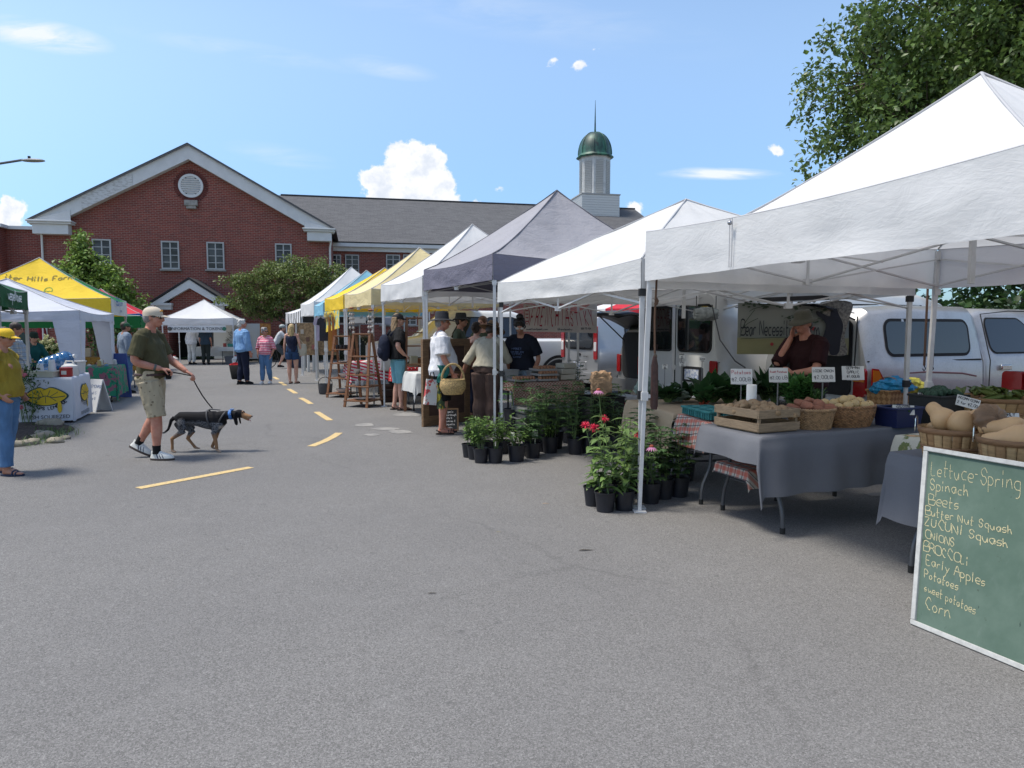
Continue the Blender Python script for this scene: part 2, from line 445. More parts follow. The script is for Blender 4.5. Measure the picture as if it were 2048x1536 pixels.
def glass_f(t, b, vec, tc):
    return t.mix(t.maprange(t.noise(t.vmath('MULTIPLY', vec, (1,1,2)), 1.1, 3, .5), .35, .7), (.018,.022,.026), (.07,.078,.088))
GLASS = mat('window_glass', rough=.06, spec=.3, f=glass_f)
WFRAME = mat('window_frame_paint', (.42,.42,.41), .5)
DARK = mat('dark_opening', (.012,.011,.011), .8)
CONC = mat('weathered_concrete', (.28,.265,.24), .9, var=.25, vscale=6)
def shadow_sil(t, b, vec, tc): return None
blt = thing('brick_building', 'large two-storey red brick building with white gable trim, long shingled wing and green-domed cupola', 'building', FO, BA)
# local frame: x along the facade, y = depth into the building, z up
sL, _ = onp(83, 500); sR, _ = onp(660, 500); sA, zA = onp(377, 285); sE0, zE0 = onp(66, 440); sE1, zE1 = onp(668, 463)
zE = (zE0+zE1)/2; DEP = 26.0
sA = (sE0+sE1)/2+.12; zA -= .22
def wall_panel(m, pts, y0, y1): m.prism([(x, y0, z) for x, z in pts], (0, y1-y0, 0))
m = M(); m.flat = True
slope = (zA-zE)/(sA-sE0)
zi = lambda s_: zA-.25-abs(s_-sA)*slope
wall_panel(m, [(sL,0),(sR,0),(sR,zi(sR)),(sA,zi(sA)),(sL,zi(sL))], 0, DEP)
m.build('gable_wall', BRICK, blt)
# roof slabs of the gable block
m = M(); m.flat = True; th = .07
for sg, e in ((-1, sE0), (1, sE1)):
    wall_panel(m, [(sA, zA+.02), (sA, zA+.02+th), (e+sg*.12, zE+th-.05), (e+sg*.12, zE-.05)], -.55, DEP)
m.build('roof', SHING, blt)
# raking fascia boards
fw = .70
def rake(name, sg, e, y0, y1, mtl, a=0.0, b=1.0, lift=0.0):
    m = M(); m.flat = True
    p0 = V((sA, 0, zA)); p1 = V((e, 0, zE)); A = p0.lerp(p1, a); B = p0.lerp(p1, b); dn = V((0,0,-fw*1.05))
    pts = [A, B, B+dn, A+dn] if b < 1 else [A, B, B+dn*.3, p0.lerp(p1, .87)+dn, A+dn]
    m.prism([(p.x, y0, p.z) for p in pts], (0, y1-y0, 0)); return m.build(name, mtl, blt)
rake('rake_board', -1, sE0, -.42, .0-.003, TRIM); rake('rake_board', 1, sE1, -.42, -.003, TRIM)
o = rake('rake_board', -1, sE0, -.45, -.425, PEEL, .36, .68); o['label'] = 'weathered peeling stretch of white rake board'
m = M(); m.flat = True                       # thin dark drip edge above each rake board
for e in (sE0, sE1): m.bar((sA, -.5, zA+.01), (e, -.5, zE+.01), .1, .05)
m.build('drip_edge', mat('drip_edge_metal', (.12,.12,.125), .5), blt)
# cornice returns
for sg, e, w_ in ((-1, sE0, 1.9), (1, sE1, 1.55)):
    m = M(); m.flat = True; c = e-sg*w_/2
    m.box((c, -.28, zE-.12), (w_+.1, .62, .10)); m.box((c, -.23, zE-.42), (w_-.25, .50, .50)); m.box((c, -.32, zE-.03), (w_+.2, .72, .08))
    x0, x1 = (e, e+w_) if sg < 0 else (e, e-w_)
    m.prism([(x0, -.46, zE+.02), (x1, -.46, zE+.02), (x1, -.46, zE+w_*slope-.45), ], (0, .03, 0))
    m.build('cornice_return', TRIM, blt, bevel=.015)
# round louvred vent
sv, zv = onp(382, 372); rv = .62
m = M(); m.rings([[V((sv+r*cos(2*pi*k/40), y, zv+r*sin(2*pi*k/40))) for k in range(40)] for r, y in ((rv*.8,-.03),(rv*.8,-.1),(rv,-.1),(rv,0))], cap=False)
vent = m.build('round_vent', TRIM, blt)
m = M(); m.flat = True
for k in range(9):
    z = -rv*.72+k*rv*1.44/8; hw = sqrt(max(0, (rv*.79)**2-z*z))
    if hw > .05: m.box((sv, -.05, zv+z), (2*hw, .07, .075), Matrix.Rotation(radians(35), 3, 'X'))
m.build('louvre', TRIM, vent)
m = M(); m.poly([(sv+rv*.8*cos(2*pi*k/40), -.012, zv+rv*.8*sin(2*pi*k/40)) for k in range(40)]); m.build('vent_hole', DARK, vent)
m = M(); m.flat = True                       # brick ring round the vent
for k in range(44):
    a = 2*pi*k/44; m.box((sv+(rv+.13)*cos(a), -.008, zv+(rv+.13)*sin(a)), (.22, .03, .09), Matrix.Rotation(-a, 3, 'Y'))
m.build('brick_ring', mat('ring_brick', (.115,.03,.024), .85, var=.4, vscale=5), blt)
m = M(); m.flat = True; m.box((sv, -.12, zv-rv-.30), (.66, .24, .3)); m.box((sv, -.1, zv-rv-.52), (.5, .2, .16)); m.build('stone_block', CONC, blt, bevel=.03)
def pane_window(s0, s1, z0, z1, y, cols=2, rows=4, par=None):
    m = M(); m.flat = True; w = .07; xc = (s0+s1)/2; zc = (z0+z1)/2
    for x in (s0+w/2, s1-w/2): m.box((x, y-.02, zc), (w, .12, z1-z0))
    for z in (z0+w/2, z1-w/2): m.box((xc, y-.021, z), (s1-s0-2*w, .12, w))
    f = m.build('window_frame', WFRAME, par or blt)
    m = M(); m.flat = True
    for k in range(1, cols): m.box((s0+(s1-s0)*k/cols, y-.015, zc), (.06 if k*2 == cols else .035, .06, z1-z0-2*w))
    for k in range(1, rows): m.box((xc, y-.012, z0+(z1-z0)*k/rows), (s1-s0-2*w, .05, .035))
    m.build('muntin', WFRAME, f)
    m = M(); m.poly([(s0+w,y-.006,z0+w),(s1-w,y-.006,z0+w),(s1-w,y-.006,z1-w),(s0+w,y-.006,z1-w)]); m.build('pane', GLASS, f)
    m = M(); m.flat = True; m.box((xc, y-.07, z0-.05), (s1-s0+.16, .2, .09)); m.build('sill', CONC, f)
for (x0, y0, x1, y1) in [(184,478,222,540),(322,482,358,538),(413,484,448,539),(550,487,583,540)]:
    a, zt = onp(x0, y0); b_, _ = onp(x1, y0); _, zb = onp(x0, y1); pane_window(a, b_, zb, zt, 0)
# downpipes and flood light
for px in (86, 660):
    s_, _ = onp(px, 500); m = M(); m.tube([(s_+(.05 if px<100 else 0), -.36, zE-.3), (s_+.05, -.2, zE-.75), (s_, -.08, zE-1.0), (s_, -.08, .1)], .055, 8); m.build('downpipe', TRIM, blt)
s_, z_ = onp(108, 457); m = M(); m.box((s_, -.06, z_), (.12,.1,.12))
for k in (-1, 1): m.tube([(s_, -.1, z_), (s_+k*.2, -.28, z_-.06)], .03); m.lathe([(.03,0),(.09,.12),(.09,.16)], (s_+k*.2, -.28, z_-.06), 10, Matrix.Rotation(radians(110), 3, 'X'))
m.build('flood_light', mat('flood_grey', (.3,.3,.3), .5), blt)
# long wing to the right, set back
BK = 5.5; sW1 = onp(1262, 430, BK+9.3)[0]; zWe = onp(800, 490, BK)[1]; zWr = onp(800, 402, BK+9.3)[1]
m = M(); m.flat = True; wall_panel(m, [(sR-1, 0), (sW1-.4, 0), (sW1-.4, zWe), (sR-1, zWe)], BK, BK+18.6)
m.prism([(sW1-.4, BK, zWe), (sW1-.4, BK+18.6, zWe), (sW1-.4, BK+9.3, zWr-.1)], (-.2, 0, 0)); m.build('wing_wall', BRICK, blt)
m = M(); m.flat = True
L_ = sqrt(9.8**2+(zWr-zWe)**2); Rr = Matrix.Rotation(atan2(zWr-zWe, 9.8), 3, 'X')
m2 = M(); m2.flat = True; m2.box((0, L_/2, 0), (sW1-sR+12, L_, .16))
rf = m2.build('wing_roof', SHING, blt); rf.location = ((sW1+sR)/2-6+.3, BK-.5, zWe); rf.rotation_euler = (atan2(zWr-zWe, 9.8), 0, 0)
m2 = M(); m2.flat = True; m2.box((0, -L_/2, 0), (sW1-sR+12, L_, .16))
rf = m2.build('wing_roof', SHING, blt); rf.location = ((sW1+sR)/2-6+.3, BK-.5+2*9.8, zWe); rf.rotation_euler = (-atan2(zWr-zWe, 9.8), 0, 0)
m = M(); m.flat = True; m.bar(((sR-4), BK+9.3, zWr+.1), (sW1+.3, BK+9.3, zWr+.1), .3, .1); m.build('ridge_cap', mat('ridge_cap', (.05,.05,.052), .9), blt)
m = M(); m.flat = True; xc, wl = (sW1+sR)/2, sW1-sR
m.box((xc, BK-.35, zWe-.12), (wl, .30, .22)); m.box((xc, BK-.12, zWe-.36), (wl, .22, .26)); m.build('eave_trim', TRIM, blt)
for (x0, x1) in [(664,682),(690,718),(772,800),(806,833),(842,868)]:
    a, zt = onp(x0, 509, BK); b_, _ = onp(x1, 509, BK); _, zb = onp(x0, 548, BK); pane_window(a, b_, zb, zt, BK)
for (x0, x1) in [(690,718),(772,800),(806,833),(760,775)]:
    a, zt = onp(x0, 612, BK); b_, _ = onp(x1, 612, BK); _, zb = onp(x0, 650, BK); pane_window(a, b_, zb, zt, BK)
m = M(); s_, _ = onp(857, 500, BK); m.tube([(s_, BK-.08, zWe-.2), (s_, BK-.08, .1)], .05, 8); m.build('downpipe', TRIM, blt)
# low flat-roofed block on the left
zl = onp(60, 460, 1.5)[1]; m = M(); m.flat = True; s0, _ = onp(25, 480, 1.5); wall_panel(m, [(s0-.3,0),(sL-.003,0),(sL-.003,zl),(s0-.3,zl)], 1.5, 14); wall_panel(m, [(s0-14,0),(s0-.3,0),(s0-.3,zl-.003),(s0-14,zl-.003)], .7, 14); m.build('side_block_wall', BRICK, blt)
m = M(); m.flat = True; m.box(((s0+sL)/2-.2, 7.2, zl+.09), (sL-s0+.1, 11.8, .17)); m.box((s0-7.1, 6.9, zl+.1), (14, 12.6, .17)); m.build('coping', TRIM, blt)
# cupola on the ridge
st0 = onp(1164, 420, BK+7.0)[0]; st1 = onp(1239, 420, BK+7.0)[0]; yt = BK+7.0; wT = st1-st0; cxT = (st0+st1)/2; cyT = yt+wT/2
zT0 = onp(1200, 436, BK+7)[1]; zT1 = onp(1200, 389, BK+7)[1]; zT2 = onp(1186, 312, BK+7+wT/2)[1]; zT3 = onp(1186, 264, BK+7+wT/2)[1]; zT4 = onp(1184, 200, BK+7+wT/2)[1]
def siding_f(t, b, vec, tc):
    z = t.new('ShaderNodeSeparateXYZ', {0: vec}).outputs[2]; fr = t.math('FRACT', t.math('MULTIPLY', z, 5.2))
    t.put(b.inputs['Normal'], t.new('ShaderNodeBump', {'Strength': 1.0, 'Distance': .05, 'Height': fr}).outputs[0])
    return t.mix(t.maprange(fr, 0, .16, 1, 0), (.66,.67,.66), (.33,.335,.34))
cup = thing('cupola', 'octagonal white louvred cupola with green copper dome and spire on the shingled roof', 'cupola', (0,0,0)); 
cup.parent = blt; del cup['label']; del cup['category']
m = M(); m.flat = True; m.box2((st0, yt, zT0-1.5), (st1, yt+wT, zT1)); m.build('siding_base', mat('siding', rough=.6, f=siding_f), cup)
m = M(); m.flat = True; m.box((cxT, cyT, zT1+.04), (wT+.12, wT+.12, .09)); m.build('base_cap', mat('cap_grey', (.35,.35,.34), .6), cup)
r8 = 1.20*wT/3.0; zd = zT2-zT1
m = M(); m.flat = True; o8 = pi/8
m.lathe([(r8, zT1+.08), (r8, zT2-.1), (r8+.08, zT2-.1), (r8+.08, zT2-.35+.1)], (cxT, cyT, 0), 8); m.xf(Matrix.Translation((cxT,cyT,0)) @ Matrix.Rotation(o8, 4, 'Z') @ Matrix.Translation((-cxT,-cyT,0))); m.build('drum', mat('drum_paint', (.50,.505,.49), .7, var=.12, vscale=4), cup)
def louv_f(t, b, vec, tc):
    z = t.new('ShaderNodeSeparateXYZ', {0: vec}).outputs[2]; fr = t.math('FRACT', t.math('MULTIPLY', z, 7.5))
    t.put(b.inputs['Normal'], t.new('ShaderNodeBump', {'Strength': 1.0, 'Distance': .06, 'Height': fr}).outputs[0])
    return t.mix(t.maprange(fr, 0, .3, 1, 0), (.50,.51,.50), (.17,.175,.18))
m = M(); m.flat = True
for k in range(8):
    a = 2*pi*k/8; w8 = 2*r8*sin(pi/8); ap = r8*cos(pi/8)+.02
    m.box((cxT+ap*cos(a), cyT+ap*sin(a), zT1+.08+(zd-.5)/2), (.05, w8*.62, zd-.75), rotz(a))
m.build('louvred_panel', mat('louvre_paint', rough=.7, f=louv_f), cup)
def cop_f(t, b, vec, tc):
    n = t.noise(t.vmath('MULTIPLY', vec, (1,1,.35)), 1.6, 6, .65)
    c = t.mix(t.maprange(n, .38, .56), (.030,.125,.085), (.012,.045,.035)); return t.mix(t.maprange(t.noise(vec, 2.2, 5, .6), .56, .64), c, (.012,.026,.024))
COPPER = mat('green_copper', rough=.5, metal=.0, f=cop_f)
hd = zT3-zT2; rD = r8*1.05
prof = [(rD*1.12, zT2-.22), (rD*1.16, zT2-.12), (rD*1.05, zT2+.02), (rD*1.03, zT2+.1)]+[(rD*1.03*cos(a)**.85, zT2+.1+hd*.94*sin(a)) for a in [pi/2*k/10 for k in range(1, 10)]]+[(.05, zT3)]
m = M(); m.lathe(prof, (cxT, cyT, 0), 8); m.xf(Matrix.Translation((cxT,cyT,0)) @ Matrix.Rotation(o8, 4, 'Z') @ Matrix.Translation((-cxT,-cyT,0)))
m.build('copper_dome', COPPER, cup, smooth=60)
m = M()
for k in range(8):
    a = 2*pi*k/8+o8; m.tube([(cxT+r*1.01*cos(a), cyT+r*1.01*sin(a), z) for r, z in prof[3:]], .025, 5)
m.build('dome_seam', COPPER, cup)
m = M(); m.lathe([(.09, zT3-.05), (.07, zT3+.3), (.012, zT4)], (cxT, cyT, 0), 8); m.build('spire', COPPER, cup)
# entrance porch
pd = 2.6; PF = -pd
def onq(px, py): return onp(px, py, PF)
a0, e0 = onq(308, 606); a1, e1 = onq(455, 606); am, zp_ = onq(383, 560); ap0, _ = onq(314, 650); ap1, _ = onq(337, 650); ap2, _ = onq(432, 650); ap3, _ = onq(452, 650)
am = (a0+a1)/2; ez = e0
porch = bpy.data.objects.new('entrance_porch', None); COL.objects.link(porch); porch.parent = blt
m = M(); m.flat = True
m.box2((ap0, PF, 0), (ap1, -.003, ez-.3)); m.box2((ap2, PF, 0), (ap3, -.003, ez-.3))
hz = ez-.75
m.prism([(ap1, PF+.003, ez-.62), (ap2, PF+.003, ez-.62), (ap2, PF+.003, ez-.3), (a1-.35, PF+.003, ez-.3), (am, PF+.003, zp_-.2), (a0+.35, PF+.003, ez-.3), (ap1, PF+.003, ez-.3)], (0, pd-.01, 0))
m.build('porch_brick', BRICK, porch)
m = M(); m.flat = True; ps = (zp_-ez)/(am-a0)
for sg, e in ((-1, a0), (1, a1)):
    m.prism([(am, PF-.3, zp_), (e, PF-.3, ez), (e-sg*.45, PF-.3, ez-.02), (am, PF-.3, zp_-.42)], (0, .29, 0))
    m.box((e-sg*.42, PF-.2, ez-.07), (.95, .4, .12)); m.box((e-sg*.5, PF-.16, ez-.23), (.72, .3, .2))
m.build('porch_trim', TRIM, porch)
m = M(); m.flat = True
for sg, e in ((-1, a0), (1, a1)): m.prism([(am, PF-.36, zp_+.02), (am, PF-.36, zp_+.12), (e+sg*.1, PF-.36, ez+.08), (e+sg*.1, PF-.36, ez-.02)], (0, pd+.3, 0))
m.build('porch_roof', mat('porch_roof', (.03,.03,.032), .9), porch)
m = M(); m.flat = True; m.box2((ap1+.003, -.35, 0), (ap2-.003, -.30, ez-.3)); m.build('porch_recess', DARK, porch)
m = M(); m.flat = True; s_ = (ap1+ap2)/2
m.box2((s_-.55, -.42, 0), (s_-.5, -.36, 2.1)); m.box2((s_+.5, -.42, 0), (s_+.55, -.36, 2.1)); m.box2((s_-.5, -.42, 2.05), (s_+.5, -.36, 2.1)); m.box2((s_-.02, -.42, 0), (s_+.02, -.36, 2.05))
m.build('door', mat('door_frame', (.16,.16,.16), .5), porch)
m = M(); c0, _ = onq(322, 660); m.lathe([(.11,0),(.11,.12),(.085,.14),(.075,2.2),(.11,2.25),(.11,2.4)], (ap0-.02, PF-.2, 0), 14); m.lathe([(.11,0),(.11,.12),(.085,.14),(.075,2.2),(.11,2.25),(.11,2.4)], (ap3+.02, PF-.2, 0), 14)
m.build('white_post', TRIM, porch)
# grass strip and kerb in front of the building
GRASS = mat('grass', (.06,.10,.025), .9, var=.5, vscale=12, bump=.6, bscale=60)
m = M(); m.grid(lambda a, b: V(FO)+FU*(-6+44*a)+FN*(.2+2.2*b)+V((0,0,.06)), 4, 1); tag(m.build('lawn', GRASS), kind='structure')
# houses and hill far off, so that the horizon is closed where gaps show it
HILL = mat('far_wood', (.03,.05,.025), .95, var=.5, vscale=.12)
m = M(); rr = random.Random(3)
m.grid(lambda a, b: V((-260+520*a, 190+30*b, (b*(10+5*nz(a*9)+2*nz(a*60)))-.3)), 90, 6); tag(m.build('hills', HILL), kind='structure')
# ================================================================== market tents
def fabric(name, col, tl=.22, wr=.5):
    def f(t, b, vec, tc):
        n1 = t.noise(t.vmath('MULTIPLY', vec, (1,1,2.2)), 2.6, 5, .6, dist=.8); n2 = t.noise(t.vmath('MULTIPLY', vec, (1,1,3.0)), 11, 3, .5, dist=1.2)
        h = t.math('ADD', n1, t.math('MULTIPLY', n2, .25))
        t.put(b.inputs['Normal'], t.new('ShaderNodeBump', {'Strength': wr, 'Distance': .05, 'Height': h}).outputs[0])
        return t.mix(t.maprange(t.noise(vec, 1.3, 5, .65), .42, .75, 0, .5), col, tuple(x*.74 for x in col))
    return mat('fabric_'+name, col, .75, spec=.2, f=f, transl=tl)
WHITE = fabric('white', (.78,.78,.775), tl=.30, wr=.17); WHITE2 = fabric('worn_white', (.71,.71,.70), tl=.26, wr=.22); GREY = fabric('grey_violet', (.33,.325,.35), .1); CREAM = fabric('cream', (.74,.63,.36)); GREYV = fabric('slate_violet', (.17,.165,.21), .06)
YELT = fabric('yellow', (.86,.60,.05)); BLUET = fabric('light_blue', (.25,.52,.68)); GREENT = fabric('green', (.02,.17,.05), .12); REDT = fabric('red', (.60,.04,.06)); NAVYT = fabric('blue', (.03,.12,.42))
GREEND = fabric('dark_green', (.018,.10,.035), .1)
def stripes_f(t, b, vec, tc):
    sp = t.new('ShaderNodeSeparateXYZ', {0: vec}); k = t.math('FRACT', t.math('MULTIPLY', t.math('SUBTRACT', sp.outputs[1], sp.outputs[0]), 1.9))
    return t.mix(t.math('GREATER_THAN', k, .5), (.75,.75,.75), (.02,.02,.022))
STRIPE = mat('striped_valance', rough=.8, f=stripes_f)
STEEL = mat('tent_frame_white', (.58,.58,.58), .45, metal=.15, var=.08, vscale=5); STEEL2 = mat('tent_frame_grey', (.36,.36,.37), .4, metal=.5)
BLACKP = mat('black_plastic', (.018,.018,.020), .5); SEAM = mat('seam', (.42,.42,.43), .8)
def tent(label, N, F, depth, zt, zb, zp, fab, val=None, frame_m=None, group='canopy tents along the right of the street', side=1, cat='canopy tent', bottoms=None, top_bot=None, peak_off=(0,0), sag=.10, legs=(0,1,2,3), res=14, concave=1.18, kink=None, capped=False, seam=SEAM, truss=True, zb_end=None):
    N, F = V((N[0], N[1], 0)), V((F[0], F[1], 0)); r = (F-N).normalized(); q = V((r.y, -r.x, 0))*side
    Cs = [N, F, F+q*depth, N+q*depth]; o = N.copy(); Cs = [c-o for c in Cs]
    T = thing('market_tent', label, cat, o, 0, group)
    fabs = fab if isinstance(fab, (list, tuple)) else [fab]*4; vals = val if isinstance(val, (list, tuple)) else [val or f_ for f_ in fabs] if val is None else [val]*4
    ctr = sum(Cs, V())/4+V((peak_off[0], peak_off[1], 0))
    seed = N.x*3.1+N.y
    kw = (lambda v: v**concave) if kink is None else (lambda v: .12*v+.88*max(0, (v-kink)/(1-kink))**1.12)
    mats = []; 
    for x in list(fabs)+list(vals)+[seam]:
        if x not in mats: mats.append(x)
    m = M()
    for i in range(4):
        a, b = Cs[i], Cs[(i+1) % 4]; m.cur = mats.index(fabs[i])
        def fn(u, v, a=a, b=b):
            e = a.lerp(b, u); p = e.lerp(ctr, v); w = kw(v)
            z = zt+(zp-zt)*w-sag*sin(pi*u)*(1-v)*v*2.2-.05*sin(pi*u)*(1-v)**2
            z += .012*nz(p.x*2.2+seed, p.y*2.2, v*3)*(1 if 0 < v < 1 else .0)
            z += .010*sin(u*pi*7+seed)*sin(pi*u)*(v*(1-v))*2
            return V((p.x, p.y, z))
        m.grid(fn, res, res)
    can = m.build('canopy', mats, T, smooth=30, recalc=False)
    m = M(); m.cur = 0
    for i in range(4):
        m.tube([Cs[i].lerp(ctr, k/10)+V((0,0,zt+(zp-zt)*kw(k/10)+.004)) for k in range(10)]+[ctr+V((0,0,zp+.012))], .009, 5)
        m.tube([Cs[i]+V((0,0,zt+.002-.05*sin(0))), *[Cs[i].lerp(Cs[(i+1)%4], k/8)+V((0,0,zt-.05*sin(pi*k/8)+.002)) for k in range(1,8)], Cs[(i+1)%4]+V((0,0,zt+.002))], .006, 5)
    m.build('seam', seam, can)
    for i in range(4):
        a, b = Cs[i], Cs[(i+1) % 4]; n = V(((b-a).y, -(b-a).x, 0)).normalized()*(1 if (a+b).dot(V(((b-a).y, -(b-a).x, 0))-ctr*0) >= 0 else 1)
        n = ((a+b)/2-ctr); n.z = 0; n.normalize(); m = M()
        def fn(u, v, a=a, b=b, n=n, i=i):
            e = a.lerp(b, u); z1 = zt-.05*sin(pi*u); zz = z1+(zb-z1)*v+.012*nz(u*5+i*3.3+seed, 1, 2)*v
            return e+n*(.006+.030*v*(nz(u*4.5+seed+i*7, v*1.6, 5)+.15)*min(1, 6*u*(1-u))+.008*v*sin(u*40+3*nz(u*5, v, seed)))+V((0,0,zz))
        m.grid(fn, 44, 6); m.build('valance', vals[i], T, recalc=False)
    fm = frame_m or STEEL
    for i in legs:
        c = Cs[i].lerp(ctr, .018); bt = V((*(bottoms[i] if bottoms and i in bottoms else (c.x, c.y)), 0)); tp = V((c.x, c.y, zt-.02))
        def along(z): return bt.lerp(tp, z/(zt-.02))
        m = M(); m.flat = True; m.bar(along(.95), tp, .038); m.bar(bt, along(.951), .029); lg = m.build('leg', fm, T)
        m = M(); m.flat = True; m.box(bt+V((0,0,.006)), (.10, .10, .012)); m.build('foot_plate', fm, lg)
        m = M(); m.flat = True; m.box(along(.96), (.052, .052, .07)); m.box(along(.96)+V((.03,0,0)), (.03,.03,.03)); m.build('bracket', BLACKP if capped else fm, lg)
        m = M(); m.flat = True; m.box(tp+V((0,0,-.03-(zt-zb)+.02)), (.055,.055,.06)); m.build('slider', BLACKP if capped else fm, lg)
    if truss:
        zu, zl = zt-.10, zt-.36
        for i in range(4):
            a, b = Cs[i].lerp(ctr, .02), Cs[(i+1) % 4].lerp(ctr, .02); m = M(); m.flat = True
            for k in (0, .5):
                p, q2, s_ = a.lerp(b, k), a.lerp(b, k+.5), V((0,0,1)); off = (ctr-(a+b)/2).normalized()*.018
                m.bar(p+s_*zu, q2+s_*zl, .022, .014); m.bar(p+s_*zl+off, q2+s_*zu+off, .022, .014)
            m.box(a.lerp(b,.5)+V((0,0,zl)), (.06,.06,.05)); m.box(a.lerp(b,.5)+V((0,0,zu)), (.05,.05,.05)); m.bar(a.lerp(b,.5)+V((0,0,zl)), a.lerp(b,.5)+V((0,0,zu)), .02)
            m.build('scissor_truss', fm, T)
        m = M(); m.flat = True; m.bar(ctr+V((0,0,zt-.45)), ctr+V((0,0,zp-.03)), .035)
        for i in range(4): e = (Cs[i]+Cs[(i+1)%4])/2; e = e.lerp(ctr, .03); m.bar(e+V((0,0,zl)), ctr+V((0,0,zt-.10)), .022, .014); m.bar(e+V((0,0,zu)), e.lerp(ctr,.5)+V((0,0,zl+.12)), .022,.014)
        m.build('centre_pole', fm, T)
    T['_c'] = 0; del T['_c']
    return T, Cs, o
F1 = G(1285,1022); r1 = V((-.363,.932,0)).normalized(); q1 = V((r1.y,-r1.x,0)); N1 = F1-r1*3.25
t1, t1c, t1o = tent('big white canopy tent nearest the camera, over the potato crate and chalkboard', N1, F1, 3.3, 2.285, 1.90, 3.31, WHITE, bottoms={1: (F1.x-N1.x-.03, F1.y-N1.y-.02), 2: (F1.x-N1.x+q1.x*3.3-.06, F1.y-N1.y+q1.y*3.3)}, peak_off=(.12,.32), res=24, kink=.26, sag=.05)
N2 = F1+r1*.07; F2 = V((-.17,8.72,0))
t2, t2c, t2o = tent('low white canopy tent with black corner caps, second from the camera, over the greens', N2, F2, 3.2, 2.08, 1.84, 2.93, WHITE2, capped=True, res=20, concave=.95, sag=.02)
N3 = V((-.24,8.93,0)); F3 = V((-1.42,11.4,0)); r3 = (F3-N3).normalized(); q3 = V((r3.y,-r3.x,0))
t3, t3c, t3o = tent('tall grey violet canopy tent over the egg table', N3, F3, 2.9, 2.46, 2.13, 3.6, GREY, val=GREYV, peak_off=(.2,.0), frame_m=STEEL, res=18, seam=mat('dark_seam', (.10,.10,.12), .8))
N4 = F3+r3*.08; F4 = V((-2.54,13.7,0))
t4, t4c, t4o = tent('white canopy tent between the grey violet tent and the cream tent', N4, F4, 2.8, 2.37, 2.05, 3.45, WHITE)
def row(pn, dn, pf, df): return V(((pn-CX)/FPX*dn, dn, 0)), V(((pf-CX)/FPX*df, df, 0))
N5, F5 = row(745, 14.0, 692, 16.3)
tent('cream canopy tent over the wooden ladder shelves', N5, F5, 2.8, 2.32, 2.0, 3.32, CREAM)
N6, F6 = row(689, 16.5, 652, 18.6)
tent('bright yellow canopy tent with a painted banner below its edge', N6, F6, 2.6, 2.32, 1.99, 3.08, YELT)
N7, F7 = row(649, 18.8, 631, 20.7)
tent('light blue canopy tent between the yellow tent and the far white tent', N7, F7, 2.7, 2.22, 1.9, 3.2, BLUET)
N8, F8 = row(630, 20.9, 604, 23.1)
tent('white canopy tent far down the row, next to the black and white valance', N8, F8, 2.8, 2.34, 1.94, 3.5, WHITE)
N9, F9 = row(602, 23.2, 573, 26.4)
tent('far white tent with black and white striped valance', N9, F9, 2.8, 2.13, 1.74, 2.7, WHITE, val=STRIPE)
# left side of the street
LG = 'canopy tents along the left of the street'
NL1, FL1 = row(6, 9.5, 61, 11.5)
l1, l1c, l1o = tent('dark green canopy tent with white lettering on its edge, at the left frame edge', NL1, FL1, 2.9, 2.12, 1.82, 2.75, GREEND, side=-1, group=LG, frame_m=STEEL2)
NL2, FL2 = row(163, 13.0, 231, 15.8)
l2, l2c, l2o = tent('low white canopy tent with fabric leg covers over the lemonade stand', NL2, FL2, 3.1, 1.86, 1.68, 2.50, fabric('cool_white', (.62,.64,.71)), side=-1, group=LG, truss=False)
NL3, FL3 = row(226, 17.0, 257, 19.3)
l3, l3c, l3o = tent('yellow and green canopy tent with farm lettering on its slope', NL3, FL3, 3.4, 2.27, 1.87, 3.28, [GREENT, YELT, GREENT, YELT], val=[WHITE, YELT, GREENT, YELT], side=-1, group=LG, frame_m=STEEL2)
NL5, FL5 = row(283, 24.0, 312, 27.0)
tent('red canopy tent with a blue edge behind the yellow tent', NL5, FL5, 2.9, 2.06, 1.86, 2.95, [REDT, REDT, REDT, REDT], val=NAVYT, side=-1, group=LG)
NL6, FL6 = row(284, 21.0, 300, 23.2)
tent('green canopy tent with deep valances, partly hidden by the white tent', NL6, FL6, 4.6, 1.92, 1.56, 2.15, GREENT, side=-1, group=LG, frame_m=STEEL2)
a_, b_ = V(((469-CX)/FPX*30.2, 30.2, 0)), V((-12.6, 33.0, 0))
ti, tic, tio = tent('white canopy tent with an information banner in front of the porch', a_, b_, 2.85, 2.02, 1.72, 2.84, WHITE, side=-1, group='canopy tents in front of the building')
a_, b_ = V((-4.7, 27.5, 0)), V((-5.4, 30, 0))
tent('grey tent far behind the cream and yellow tents', a_, b_, 2.6, 2.0, 1.72, 2.5, GREY, side=-1, group='canopy tents in front of the building', truss=False)
# leg covers of the lemonade tent
m = None
for k in (0, 1):
    c = l2c[k]; m = M()
    dirs = [((l2c[1]-l2c[0]).normalized()*(1 if k == 0 else -1)), ((l2c[3]-l2c[0]).normalized())]
    for d in dirs:
        m.grid(lambda u, v: c+d*(u*(.34*(1-v)**.8+.10))+V((.02*nz(v*4, u*3, k), -.012+.02*nz(v*3, u*2, 9+k), 1.70*(1-v)+.02)), 6, 14)
    m.build('leg_cover', MATS['fabric_cool_white'], l2)
